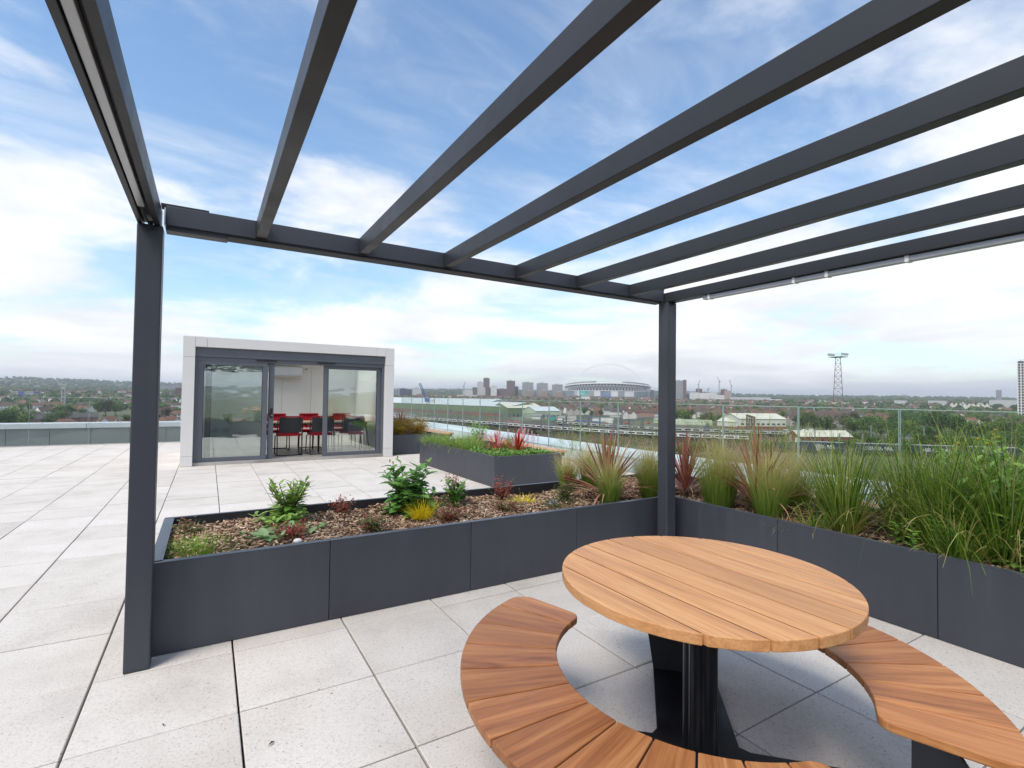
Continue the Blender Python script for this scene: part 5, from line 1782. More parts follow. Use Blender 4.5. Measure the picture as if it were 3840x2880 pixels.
block('distant_hospital', 'white building on the far hill behind the lattice mast', 3128, 3170, 3000, 1496, 'render_white', depth=30, win=(9, 4, .5, .4, 2))
block('distant_flats', 'pale flats on the far right hills', 3277, 3290, 4000, 1483, 'render_white', depth=30)
block('distant_flats', 'white office cluster on the far right hills', 3380, 3405, 3900, 1480, 'concrete_grey', depth=40)
block('distant_flats', 'white sheds on the far right hills', 3450, 3480, 3900, 1482, 'render_white', depth=40)
# sawtooth white roofs
def gable_shed(name, label, pxl, dl, pxr, dr, depth, eave, ridge, wall, roof, plinth=None, base=None, win=None, group=None, along=True, nbay=1):
    A, B = spot(pxl, dl), spot(pxr, dr)
    o, ang, W = frame_to(A, B)
    zb = min(A.z, B.z) - .2 if base is None else base
    g = thing(name, label, 'shed', (A.x, A.y, zb), ang, group)
    eave, ridge = eave * K, ridge * K
    p0 = 0.0
    if plinth:
        MB().box(.05, W - .05, .05, depth - .05, 0, plinth[1]).build('plinth', plinth[0], g)
        p0 = plinth[1] + .001
    m, r = MB(), MB()
    if along:                                       # ridge runs along the front
        prof = [(0, eave), (depth / 2, ridge), (depth, eave)]
        m.add([(0, 0, p0), (W, 0, p0), (W, depth, p0), (0, depth, p0), (0, 0, eave), (W, 0, eave), (W, depth, eave), (0, depth, eave), (0, depth / 2, ridge), (W, depth / 2, ridge)],
              [(0, 1, 5, 4), (1, 2, 6, 9, 5), (2, 3, 7, 6), (3, 0, 4, 8, 7)])
        e = .4
        r.add([(-e, -e, eave - .1), (W + e, -e, eave - .1), (W + e, depth / 2, ridge + .12), (-e, depth / 2, ridge + .12), (W + e, depth + e, eave - .1), (-e, depth + e, eave - .1)], [(0, 1, 2, 3), (3, 2, 4, 5)])
    else:                                           # gables face the front
        bw = W / nbay
        for k in range(nbay):
            x0 = k * bw
            m.add([(x0, 0, p0), (x0 + bw, 0, p0), (x0 + bw, 0, eave), (x0 + bw / 2, 0, ridge), (x0, 0, eave)], [(0, 1, 2, 3, 4)])
            m.add([(x0, depth, p0), (x0 + bw, depth, p0), (x0 + bw, depth, eave), (x0 + bw / 2, depth, ridge), (x0, depth, eave)], [(4, 3, 2, 1, 0)])
            r.add([(x0, -.3, eave + .02), (x0 + bw / 2, -.3, ridge + .1), (x0 + bw, -.3, eave + .02), (x0, depth, eave + .02), (x0 + bw / 2, depth, ridge + .1), (x0 + bw, depth, eave + .02)], [(0, 1, 4, 3), (1, 2, 5, 4)])
        m.add([(0, 0, p0), (0, depth, p0), (0, depth, eave), (0, 0, eave)], [(0, 1, 2, 3)])
        m.add([(W, 0, p0), (W, depth, p0), (W, depth, eave), (W, 0, eave)], [(3, 2, 1, 0)])
    m.build('wall', wall, g)
    ro = r.build('roof', roof, g)
    so_ = ro.modifiers.new('thick', 'SOLIDIFY')
    so_.thickness = .15
    if win:
        n, z0_, ww, wh = win
        me = MB().box(-ww / 2, ww / 2, -.12, .05, 0, wh).mesh('window', 'window_dark')
        for i in range(n):
            put(me, 'window', g, (W * (i + .5) / n, 0, z0_))
    return g, W
gable_shed('warehouse', 'white sawtooth roofed works among the right trees', 3560, 1150, 3712, 1150, 60, 7, 12, 'cream_wall', 'cream_roof', along=False, nbay=9)
gable_shed('depot_shed', 'long green railway depot with pale roof behind the far trains', 1400, 640, 1905, 430, 50, 9.0, 12.5, 'depot_green', 'shed_roof', ('brick_red', 3.0))
gable_shed('depot_shed', 'second pale roof of the depot rising behind the long green one', 1400, 730, 1830, 560, 50, 11.0, 14.5, 'cream_wall', 'shed_roof')
gable_shed('depot_shed', 'green gabled depot with cream roof left of the grey shed', 1905, 425, 2038, 440, 40, 8.2, 12.0, 'depot_green', 'cream_roof', win=(9, 1.0, 2.0, 2.4))
gable_shed('depot_shed', 'pale grey gabled shed in the yard below the houses', 2010, 405, 2104, 415, 30, 6.5, 9.6, 'pale_green', 'shed_roof', win=(5, .6, 2.6, 3.2))
gable_shed('works_building', 'cream industrial building with brick plinth behind the rusty portal', 2775, 322, 2948, 338, 22, 6.6, 9.4, 'cream_wall', 'cream_roof', ('brick_red', 2.4), win=(9, 3.4, 2.0, 1.0))
gable_shed('works_building', 'lower cream shed left of the industrial building', 2690, 330, 2776, 324, 16, 4.6, 6.6, 'cream_wall', 'cream_roof', ('brick_red', 1.8))
gable_shed('works_building', 'long low cream roofed hut right of the white van', 2998, 236, 3195, 250, 9, 3.0, 5.2, 'brick_red', 'cream_roof', win=(8, 1.2, 1.2, .9))
block('portacabin', 'pale green two storey site cabins right of the corner post', 2470, 2672, 356, 1576, 'pale_green', depth=9, base=GZ0, win=(16, 2, .28, .4, .6), roofmat='pale_green', wmat='window_frame')
block('site_hut', 'pale green site hut left of the corner post', 2452, 2500, 372, 1572, 'pale_green', depth=6, base=GZ0, win=(5, 1, .3, .3, 1))
block('site_hut', 'white site hut with a row of windows in the yard', 2092, 2122, 372, 1561, 'render_white', depth=6, base=GZ0, win=(9, 1, .5, .3, 1.4))
block('site_hut', 'long white cabin in front of the grey shed', 2128, 2162, 368, 1559, 'cream_wall', depth=6, base=GZ0)
block('site_hut', 'cream and blue hut in the yard behind the tank wagons', 1998, 2034, 395, 1553, 'cream_wall', depth=6, base=GZ0, win=(6, 1, .4, .3, 1.2))
block('container', 'teal shipping container in the yard', 2066, 2084, 380, 1559, 'teal_paint', depth=3, base=GZ0, cat='container', roofmat='teal_paint')
block('container', 'blue shipping container right of the corner post', 2520, 2556, 285, 1604, 'blue_paint', depth=3, base=GZ0, cat='container', roofmat='blue_paint')
block('storage_tank', 'long white tank body in the yard below the houses', 2222, 2302, 345, 1569, 'train_cream', depth=6, base=GZ0, cat='tank')
block('water_tank', 'pale ribbed steel enclosure left of the cream roofed hut', 2960, 2998, 240, 1632, 'train_grey', depth=6, base=GZ0, cat='tank')
# right hand high rise with gridded white facade
A, B = spot(3818, 620), spot(3905, 618)
o_, ang, W = frame_to(A, B)
zt = pt(3830, 1354, 620).z
g = thing('gridded_tower', 'tall white gridded tower cut by the right picture edge', 'tower', (A.x, A.y, A.z - 1), ang)
H = zt - A.z + 1
MB().box(0, W, 0, 18, 0, H).build('core', 'navy_clad', g)
nb, nf = 7, 22
for i in range(nb + 1):
    MB().box(W * i / nb - .38, W * i / nb + .38, -.9, .1, 0, H - 2.4).build('pier', 'render_white', g)
for k in range(nf):
    MB().box(-.5, W + .5, -.8, .09, (H - 2.4) * (k + 1) / nf - .3, (H - 2.4) * (k + 1) / nf + .3).build('floor_band', 'render_white', g)
wx, wz = W / nb, (H - 2.4) / nf
wme = MB().box(-wx * .3, wx * .3, -.14, -.02, .5, wz - .8).mesh('window', 'window_dark')
for i in range(3):
    for k in range(nf):
        put(wme, 'window', g, ((i + .5) * wx, 0, k * wz + .3))
text_mesh('NO', 6.2, 'lettering_white', g, (9.0, -1.2, H - 3.2), (PI / 2, 0, 0), depth=.2)
for i in range(4):
    MB().bar((1.5 + i * 2.2, -.9, H + 1.6), (3.4 + i * 2.2, -.9, H - 1.2), .3).build('roof_brace', 'mast_grey', g)

# ------------------------------------------------------------------ stadium with lattice arch
SD = 1880
sc = spot(2276, SD + 106)
ang = math.atan2(sc.x - CAM.x, sc.y - CAM.y)
SBZ = pt(2276, 1490, SD).z
st = thing('stadium', 'large white stadium with a lattice arch on the skyline', 'stadium', (sc.x, sc.y, SBZ - 3), -ang)
st.scale = (K, K, K)
simple('stadium_white', (0.62, 0.62, 0.62), 0.6, 0.05, .05)
simple('stadium_glass', (0.18, 0.21, 0.23), 0.3, 0.25, .05)
simple('stadium_dark', (0.12, 0.12, 0.125), 0.8, 0.2, .05)
simple('stadium_roof', (0.26, 0.26, 0.27), 0.7, 0.1, .05)
simple('arch_white', (0.80, 0.80, 0.81), 0.5, 0.02, .05)
AX, BX = 160.0, 122.0
def ell(th, k=1.0):
    return (AX * k * math.cos(th), -BX * k * math.sin(th))
def ell_prism(m, k0, k1, z0_, z1f, n=72):
    o = len(m.v)
    for i in range(n):
        th = 2 * PI * i / n
        m.v.append((*ell(th, k0), z0_))
    for i in range(n):
        th = 2 * PI * i / n
        m.v.append((*ell(th, k1), z1f(th)))
    for i in range(n):
        j = (i + 1) % n
        m.f.append((o + j, o + i, o + n + i, o + n + j))
    return o
H0 = 27.0
top_f = lambda th: 42 + 11.5 * max(0, abs(math.sin(th))) ** 1.3 + 3
m = MB()
ell_prism(m, 1.0, 1.0, 0, lambda th: H0)
m.f.append(tuple(range(72, 144)))
m.build('concourse', 'stadium_glass', st)
m = MB()
ell_prism(m, .93, .96, H0 + .1, lambda th: top_f(th) - 3.5)
m.f.append(tuple(range(72, 144)))
m.build('upper_bowl', 'stadium_dark', st)
m = MB()
ell_prism(m, 1.03, 1.035, 0, lambda th: 0)
m.v = [(x, y, top_f(2 * PI * (i % 72) / 72) - (4.2 if i < 72 else 0)) for i, (x, y, z) in enumerate(m.v)]
o = len(m.v)
for i in range(72):
    m.v.append((*ell(2 * PI * i / 72, .62), top_f(2 * PI * i / 72) + 1.5))
for i in range(72):
    j = (i + 1) % 72
    m.f.append((72 + j, 72 + i, o + i, o + j))
m.build('roof', 'stadium_white', st, smooth=True)
m = MB()
ell_prism(m, 1.02, 1.02, H0 - 1.2, lambda th: H0 + .8)
m.build('ring_beam', 'stadium_white', st)
m = MB()
ell_prism(m, 1.0, 1.0, 0, lambda th: 0)
m.v = [(x, y, H0 + .62 * (top_f(2 * PI * (i % 72) / 72) - H0) - (1.2 if i < 72 else 0)) for i, (x, y, z) in enumerate(m.v)]
m.build('ring_beam', 'stadium_white', st)
NV = 40
for k in range(NV):
    t0, t1, tm = [R(4) + (PI - R(8)) * (k + q) / NV for q in (0, 1, .5)]
    a0, a1, am = Vector((*ell(t0, 1.012), top_f(t0) - 4)), Vector((*ell(t1, 1.012), top_f(t1) - 4)), Vector((*ell(tm, 1.0), H0 + .5))
    MB().bar(am, a0, 1.1).build('strut', 'stadium_white', st)
    MB().bar(am, a1, 1.1).build('strut', 'stadium_white', st)
def th_of(px):
    x = (px - 2276) / 160.0
    return math.acos(max(-1, min(1, x)))
zpx = lambda zx: 2040 + zx / 5.027
for (a, b, z0_, z1_, mat) in ((955, 1070, 6, 26, 'stadium_white'), (1258, 1382, 6, 26, 'stadium_white'), (1498, 1668, 6, 26, 'stadium_white'), (580, 680, 8, 26, 'shed_grey'), (850, 950, 6, 25, 'stadium_roof'), (1385, 1495, 6, 25, 'stadium_roof'), (1078, 1252, 6, 14, 'blue_clad'), (640, 700, 6, 26, 'stadium_white')):
    ta, tb = th_of(zpx(a)), th_of(zpx(b))
    n = 6
    m = MB()
    for i in range(n):
        q0, q1 = ta + (tb - ta) * i / n, ta + (tb - ta) * (i + 1) / n
        p0, p1, r0, r1 = ell(q0, 1.012), ell(q1, 1.012), ell(q0, 1.002), ell(q1, 1.002)
        m.add([(*p0, z0_), (*p1, z0_), (*p1, z1_), (*p0, z1_), (*r0, z0_), (*r1, z0_), (*r1, z1_), (*r0, z1_)], [(0, 1, 2, 3), (0, 4, 5, 1), (3, 2, 6, 7), (0, 3, 7, 4), (1, 5, 6, 2)])
    m.build('facade_panel', mat, st)
for s, (a, b) in ((-1, (PI * .60, PI * .93)), (1, (PI * .07, PI * .36))):
    m = MB()
    n = 10
    o = 0
    for i in range(n + 1):
        th = a + (b - a) * i / n
        z = top_f(th) + 1
        m.v += [(*ell(th, 1.0), z), (*ell(th, 1.0), z + 4.6), (*ell(th, .80), z + 5.4), (*ell(th, .80), z)]
        if i < n:
            q = 4 * i
            m.f += [(q + k, q + 4 + k, q + 4 + (k + 1) % 4, q + (k + 1) % 4) for k in range(4)]
    m.f += [(0, 1, 2, 3), (4 * n + 3, 4 * n + 2, 4 * n + 1, 4 * n)]
    m.build('side_roof', 'stadium_roof', st)
for x in (-82, -36, -10, 30, 66):
    MB().box(x - .7, x + .7, -20, -18, 50, 60).build('mast', 'stadium_white', st)
# the arch
def arch_p(t, rr, ph):
    a = PI * t
    cx, rise, half = 4.0, 131.0, 146.0
    c = Vector((cx - half * math.cos(a), 0, rise * math.sin(a) ** .92))
    tn = Vector((half * math.sin(a), 0, rise * math.cos(a))).normalized()
    n1 = Vector((-tn.z, 0, tn.x))
    n2 = Vector((0, 1, 0))
    return c + (n1 * math.cos(ph) + n2 * math.sin(ph)) * rr
ar = MB()
NS = 44
for j in range(4):
    ar.tube([arch_p(k / NS, 3.2, PI / 4 + j * PI / 2) for k in range(NS + 1)], .40, 5)
for k in range(NS):
    for j in range(4):
        ar.bar(arch_p(k / NS, 3.2, PI / 4 + j * PI / 2), arch_p((k + 1) / NS, 3.2, PI / 4 + (j + 1) * PI / 2), .34)
o = ar.build('arch', 'arch_white', st)
o.location = (0, 25, 2)
# big screen with emblem and lettering
sx0, sx1 = (2175 - 2276) / 1.005, (2208 - 2276) / 1.005
yy = -BX * math.sin(th_of(2190)) - 8
scn = MB().box(sx0, sx1, yy, yy + 1.5, 6, 25).build('screen', 'teal_paint', st)
text_mesh('WEMBLEY', 5.6, 'lettering_white', scn, ((sx0 + sx1) / 2 - 1.5, yy - .1, 10.0), (PI / 2, 0, 0), depth=.1)
em = MB()
for k in range(10):
    a0, a1 = PI * (.08 + .70 * k / 10), PI * (.08 + .70 * (k + 1) / 10)
    cxm = (sx0 + sx1) / 2 - 2
    em.bar((cxm - 8 * math.cos(a0), yy - .2, 16 + 6 * math.sin(a0)), (cxm - 8 * math.cos(a1), yy - .2, 16 + 6 * math.sin(a1)), .9)
em.bar((cxm - 9, yy - .2, 16.6), (cxm + 5, yy - .2, 18.0), .8).bar((cxm - 8, yy - .2, 15.4), (cxm + 5, yy - .2, 16.4), .6)
em.build('emblem', 'lettering_white', scn)
ee = MB()
for zc_ in (9.0, 13.2):
    for k in range(12):
        a0, a1 = 2 * PI * k / 12, 2 * PI * (k + 1) / 12
        ee.bar((sx1 - 4 + 1.6 * math.cos(a0), yy - .2, zc_ + 1.9 * math.sin(a0)), (sx1 - 4 + 1.6 * math.cos(a1), yy - .2, zc_ + 1.9 * math.sin(a1)), .9)
ee.build('emblem', 'train_yellow', scn)

# ------------------------------------------------------------------ lattice floodlight mast, cranes
mb0 = spot(3143, 278)
g = fixed('floodlight_mast', 'tall rusty lattice floodlight mast with a lamp platform', 'mast', (mb0.x, mb0.y, GZ0))
ztop = pt(3143, 1340, 278).z
m = MB()
def mast_c(q):
    w = 6.2 * (1 - q) + 2.1 * q
    va = -math.atan2(mb0.x - CAM.x, mb0.y - CAM.y)
    cv, sv = math.cos(va) * w / 2, math.sin(va) * w / 2
    return [(mb0.x + sx * cv - sy * sv, mb0.y + sx * sv + sy * cv, GZ0 + (ztop - GZ0) * q) for sx, sy in ((-1, -1), (1, -1), (1, 1), (-1, 1))]
NSEG = 13
qs = [1 - (1 - k / NSEG) ** 1.0 for k in range(NSEG + 1)]
for j in range(4):
    MB().bar(mast_c(0)[j], mast_c(1)[j], .19).build('corner_leg', 'mast_rust', g)
for k in range(NSEG):
    c0, c1 = mast_c(qs[k]), mast_c(qs[k + 1])
    b_ = MB()
    for j in range(4):
        i = (j + 1) % 4
        b_.bar(c0[j], c1[i], .075).bar(c0[i], c1[j], .075).bar(c1[j], c1[i], .085)
    b_.build('bracing', 'mast_rust', g)
pf = MB().box(mb0.x - 3.2, mb0.x + 3.2, mb0.y - 3.2, mb0.y + 3.2, ztop, ztop + .25).build('platform', 'mast_grey', g)
rl = MB()
for z in (1.0, 2.0):
    for (x0, y0, x1, y1) in ((-3.2, -3.2, 3.2, -3.2), (3.2, -3.2, 3.2, 3.2), (3.2, 3.2, -3.2, 3.2), (-3.2, 3.2, -3.2, -3.2)):
        rl.bar((mb0.x + x0, mb0.y + y0, ztop + z), (mb0.x + x1, mb0.y + y1, ztop + z), .1)
for x in (-3.2, -1.6, 0, 1.6, 3.2):
    for y in (-3.2, 3.2):
        rl.bar((mb0.x + x, mb0.y + y, ztop + .2), (mb0.x + x, mb0.y + y, ztop + 2.1), .09)
rl.build('railing', 'mast_grey', pf)
for i, x in enumerate((-2.8, -1.4, 0, 1.4, 2.8)):
    for y in (-3.4, 3.4):
        MB().cbox((mb0.x + x, mb0.y + y, ztop + 1.5), (.8, .5, .7)).build('floodlight', 'shed_grey', pf)
def lat_bar(g, name, a, b, w, n, mat, r=.12):
    m = MB()
    lattice(m, a, b, w, n, r)
    return m.build(name, mat, g)
simple('crane_blue', (0.03, 0.11, 0.34), 0.5, 0.1, .5)
simple('crane_green', (0.20, 0.30, 0.27), 0.5, 0.1, .5)
cb = spot(1606, 440)
g = fixed('rail_crane', 'blue lattice crane with a white cab above the depot', 'crane', (cb.x, cb.y, cb.z))
zc0 = pt(1606, 1508, 440).z
lat_bar(g, 'tower', (cb.x, cb.y, cb.z), (cb.x, cb.y, zc0), 2.4, 9, 'crane_green')
e = pt(1617, 1503, 440)
MB().cbox((e.x, e.y, e.z), (5.2, 3.0, 3.0), -YAW).build('cab', 'render_white', g)
b0, b1, b2 = pt(1601, 1506, 440), pt(1588, 1470, 440), pt(1574, 1437, 440)
MB().cbox(tuple(pt(1602, 1500, 440)), (4.4, 3, 3.6), -YAW).build('slew_frame', 'crane_blue', g)
lat_bar(g, 'jib', b0, b2, 1.6, 16, 'crane_blue', .14)
MB().bar(pt(1612, 1492, 440), b2, .16).build('stay', 'crane_blue', g)
MB().bar(b2, pt(1560, 1490, 440), .08).build('hoist_rope', 'mast_grey', g)
for (px, d, top, base, jx, jy, lab) in ((1740, 1500, 1447, 1490, 1745, 1430, 'thin tower crane over the white apartments'), (2620, 1600, 1440, 1480, 2625, 1425, 'faint tower crane behind the white housing'), (2697, 1600, 1430, 1480, 2690, 1412, 'pale tower crane left of the pink tower'), (2742, 1620, 1446, 1480, 2736, 1424, 'pale tower crane right of the pink tower'), (2655, 1560, 1457, 1480, 2645, 1475, 'small crane above the middle of the white housing')):
    p0, p1, p2 = pt(px, base, d), pt(px, top, d), pt(jx, jy, d)
    g = fixed('tower_crane', lab, 'crane', (p0.x, p0.y, p0.z), 'tower cranes on the skyline')
    lat_bar(g, 'tower', (p0.x, p0.y, ground_z(p0.x, p0.y)), p1, 1.8, 10, 'shed_grey', .3)
    lat_bar(g, 'jib', p1, p2, 1.2, 6, 'shed_grey', .3)
    cw = p1 + (p1 - p2) * .25
    MB().bar(p1, (cw.x, cw.y, p1.z), .9).build('counter_jib', 'shed_grey', g)
    MB().cbox((cw.x, cw.y, p1.z - 1), (4.5, 2, 3)).build('counterweight', 'stadium_dark', g)
lt = spot(238, 900)
g = fixed('telecom_tower', 'slim telecom lattice tower on the left in front of the hill', 'mast', (lt.x, lt.y, lt.z))
zt_ = pt(238, 1458, 900).z
lat_bar(g, 'tower', (lt.x, lt.y, lt.z), (lt.x, lt.y, zt_), 4.0, 8, 'shed_grey', .35)
MB().cbox((lt.x, lt.y, zt_ + 1.6), (4.8, 4.8, 3.2)).build('cabin', 'shed_grey', g)

# ------------------------------------------------------------------ houses
rh = random.Random(12)
def house_meshes(W, D, E, Rg, kind):
    """wall and roof meshes; x along the street front, y away from it"""
    w, r = MB(), MB()
    o = .35
    if kind == 'hip':
        w.box(-W / 2, W / 2, -D / 2, D / 2, 0, E)
        k = min(W, D) * .42
        r.add([(-W / 2 - o, -D / 2 - o, E), (W / 2 + o, -D / 2 - o, E), (W / 2 + o, D / 2 + o, E), (-W / 2 - o, D / 2 + o, E), (-W / 2 + k, 0, Rg), (W / 2 - k, 0, Rg)], [(0, 1, 5, 4), (1, 2, 5), (2, 3, 4, 5), (3, 0, 4), (3, 2, 1, 0)])
    elif kind == 'gable':
        w.add([(-W / 2, -D / 2, 0), (W / 2, -D / 2, 0), (W / 2, D / 2, 0), (-W / 2, D / 2, 0), (-W / 2, -D / 2, E), (W / 2, -D / 2, E), (W / 2, D / 2, E), (-W / 2, D / 2, E), (-W / 2, 0, Rg - .2), (W / 2, 0, Rg - .2)],
              [(0, 1, 5, 4), (1, 2, 6, 9, 5), (2, 3, 7, 6), (3, 0, 4, 8, 7)])
        r.add([(-W / 2 - o * .4, -D / 2 - o, E - .15), (W / 2 + o * .4, -D / 2 - o, E - .15), (W / 2 + o * .4, 0, Rg), (-W / 2 - o * .4, 0, Rg), (W / 2 + o * .4, D / 2 + o, E - .15), (-W / 2 - o * .4, D / 2 + o, E - .15)], [(0, 1, 2, 3), (3, 2, 4, 5)])
    else:                                   # front gable wings on a hipped body
        w.box(-W / 2, W / 2, -D / 2, D / 2, 0, E)
        k = min(W, D) * .42
        r.add([(-W / 2 - o, -D / 2 - o, E), (W / 2 + o, -D / 2 - o, E), (W / 2 + o, D / 2 + o, E), (-W / 2 - o, D / 2 + o, E), (-W / 2 + k, 0, Rg), (W / 2 - k, 0, Rg)], [(0, 1, 5, 4), (1, 2, 5), (2, 3, 4, 5), (3, 0, 4), (3, 2, 1, 0)])
        for sx in (-1, 1):
            xc, g = sx * W * .27, W * .17
            yf = -D / 2 - .7
            w.add([(xc - g, yf, 0), (xc + g, yf, 0), (xc + g, yf, E), (xc, yf, E + 2.2), (xc - g, yf, E), (xc - g, -D / 2, 0), (xc + g, -D / 2, 0), (xc + g, -D / 2, E), (xc - g, -D / 2, E)], [(0, 1, 2, 3, 4), (1, 6, 7, 2), (5, 0, 4, 8)])
            r.add([(xc - g - .25, yf - .25, E - .15), (xc, yf - .25, E + 2.35), (xc + g + .25, yf - .25, E - .15), (xc - g - .25, -D / 4, E - .1), (xc, -D / 8, E + 2.35), (xc + g + .25, -D / 4, E - .1)], [(0, 1, 4, 3), (1, 2, 5, 4)])
    ch = MB()
    for x in ((-W * .26, W * .26) if W > 11 else (W * .2,)):
        ch.box(x - .45, x + .45, -.5, .5, Rg - 1.6, Rg + 1.0)
    return w.mesh('wall', 'house_wall'), r.mesh('roof', 'roof_tile'), ch.mesh('chimney', 'brick_brown')
HT = [house_meshes(13, 8, 5.4, 8.9, 'wing'), house_meshes(12, 8, 5.4, 8.6, 'hip'), house_meshes(15, 8, 5.2, 8.6, 'gable'), house_meshes(9, 8, 5.4, 8.8, 'hip'), house_meshes(22, 8.5, 5.6, 9.0, 'gable'), house_meshes(7.5, 9, 5.4, 9.2, 'gable')]
HDIM = [(13, 8), (12, 8), (15, 8), (9, 8), (22, 8.5), (7.5, 9)]
def winmesh(w, h):
    return MB().box(-w / 2, w / 2, -.10, .06, -h / 2, h / 2).mesh('window', 'window_frame'), MB().box(-w / 2 + .12, -.05, -.13, -.101, -h / 2 + .12, h / 2 - .12).box(.05, w / 2 - .12, -.13, -.101, -h / 2 + .12, h / 2 - .12).mesh('pane', 'window_dark')
WM = winmesh(2.0, 1.3)
KIND = ('gabled pair of houses', 'hipped house', 'gabled terrace', 'small hipped house', 'long terrace row', 'narrow gable fronted house')
def house(kind, x, y, rz, label, windows=False, group=None, z=None, wall=None, roof=None):
    wm, rm, cm = HT[kind]
    h = thing('house', label, 'house', (x, y, (ground_z(x, y) if z is None else z) - .3), rz, group)
    def mm(me, mat):
        if mat is None:
            return me
        k = (me.name, mat)
        if k not in _cache:
            c = me.copy()
            c.materials[0] = MATS[mat]
            _cache[k] = c
        return _cache[k]
    wo_ = put(mm(wm, wall), 'wall', h)
    ro_ = put(mm(rm, roof), 'roof', h)
    put(cm, 'chimney', ro_)
    if windows:
        W, D = HDIM[kind]
        n = max(2, int(W / 3.4))
        yf = -D / 2 - (.7 if kind == 0 else 0)
        for i in range(n):
            x_ = -W / 2 + W * (i + .5) / n
            yy_ = yf if (kind == 0 and abs(abs(x_) - W * .27) < W * .12) else -D / 2
            for z_ in (1.6, 4.2):
                f = put(WM[0], 'window', h, (x_, yy_, z_ + .3))
                put(WM[1], 'pane', f)
    return h
placed = []
def clear_of(x, y, r):
    return all((x - a) ** 2 + (y - b) ** 2 > (r + c) ** 2 for a, b, c in placed)
# hand placed on the left
left_h = [(4, 110, 268, .10, 'slate roofed brick terrace left of the left glass joint', 'brick_red', 'slate'), (4, 190, 272, .08, 'slate roofed brick terrace in the middle of the left view', 'brick_red', 'slate'), (4, 300, 276, .05, 'slate roofed brick terrace ending at the white gable', 'brick_red', 'slate'),
          (3, 138, 205, -.2, 'white rendered flat fronted house behind the parapet', 'render_white', 'slate'), (2, 300, 205, .1, 'red tiled long house just above the parapet', 'brick_red', None), (1, 250, 232, .1, 'hipped house with white gable trims above the parapet', 'house_wall', None),
          (0, 415, 245, .2, 'red roofed house with a white bay left of the post', 'render_white', None), (1, 470, 212, -.3, 'brown hipped house touching the left pergola post', 'house_wall', None), (1, 36, 200, .3, 'grey gabled roof in the bottom left corner', 'house_wall', 'slate'),
          (5, 160, 345, .5, 'white gable fronted house in the left row, first', 'render_white', None), (5, 172, 352, .5, 'white gable fronted house in the left row, second', 'render_white', None), (5, 184, 360, .5, 'white gable fronted house in the left row, third', 'render_white', None), (5, 196, 368, .5, 'white gable fronted house in the left row, fourth', 'render_white', None),
          (2, 275, 350, -.6, 'brown roofed white row running into depth, near end', 'render_white', None), (2, 300, 372, -.6, 'brown roofed white row running into depth, middle', 'render_white', None), (2, 322, 395, -.6, 'brown roofed white row running into depth, far end', 'render_white', None),
          (4, 45, 430, .05, 'long brown roofed terrace on the far left', 'render_white', None), (4, 100, 436, .05, 'long brown roofed terrace left of the dark round tree', 'render_white', None), (4, 150, 440, .05, 'long red roofed terrace above the gable row', 'render_white', None), (4, 200, 445, .05, 'orange roofed terrace behind the left trees', 'render_white', None),
          (2, 360, 470, .1, 'white fronted terrace right of the dark oak', 'render_white', None), (2, 420, 470, .1, 'brown terrace behind the dark oak', 'house_wall', None), (2, 480, 480, .1, 'red roofed terrace left of the post in the distance', 'house_wall', None),
          (0, 640, 240, .25, 'white gabled house with red roof between post and garden room', 'render_white', None), (1, 600, 230, -.2, 'brown roofed house between post and garden room', 'house_wall', None), (2, 640, 360, .1, 'brown terrace roof seen between post and garden room', 'house_wall', None), (2, 610, 330, .05, 'low red terrace roof beside the garden room edge', 'house_wall', None), (1, 672, 300, .1, 'red hipped roof touching the garden room edge', 'house_wall', None), (2, 650, 440, .1, 'far red terrace roof beside the garden room', 'house_wall', None)]
for (k, px, d, rz, lab, wl, rf_) in left_h:
    p = spot(px, d * 1.62 * (1 + (d - 270) / 1100))
    a = math.atan2(p.x - CAM.x, p.y - CAM.y)
    house(k, p.x, p.y, -a + rz, lab, True, 'houses on the left beyond the parapet', wall=None if wl == 'house_wall' else wl, roof=rf_)
    placed.append((p.x, p.y, 7))
# rows of suburban houses beyond the railway
cand = []
d = 340.0
while d < 2150:
    step = 33 + d * .019
    a0, a1 = -.26, 1.40
    n_row = int((a1 - a0) * d / 15.5)
    turn = 0
    k = 0
    tilt = rh.uniform(-.3, .3)
    while k < n_row:
        if rh.random() < .12:
            tilt = rh.choice((-.5, -.2, 0, .15, .4, 1.3)) + rh.uniform(-.1, .1)
        a = a0 + (a1 - a0) * (k + rh.uniform(-.2, .2)) / n_row
        dd = d + rh.uniform(-6, 6) + 14 * math.sin(a * 9 + d * .02)
        x, y = CAM.x + dd * math.sin(a), CAM.y + dd * math.cos(a)
        px = col_of(x, y)
        k += 1
        lo = 880 if px < 700 else 540 if px < 2300 else 485 if px < 2760 else 435 if px < 3000 else 425
        if px > 720 and px < 1430: continue
        if dd < lo or px < -40 or px > 3880: continue
        if 1380 < px < 1960 and dd < 720 + (1900 - px) * .4: continue
        q = .94 if dd < 1200 else .8
        if px > 3250: q = .6 if dd < 600 else .30
        if px < 700 and dd > 900: q = .35
        if px > 2950 and dd > 800: q = .35
        if rh.random() > q: continue
        if rh.random() < .10: continue
        cand.append((dd, x, y, -a + tilt + rh.gauss(0, .06)))
    d += step
cand.sort(key=lambda c: c[0])
n_h = 0
MAXH = 268
far_w, far_r, far_t = MB(), MB(), []
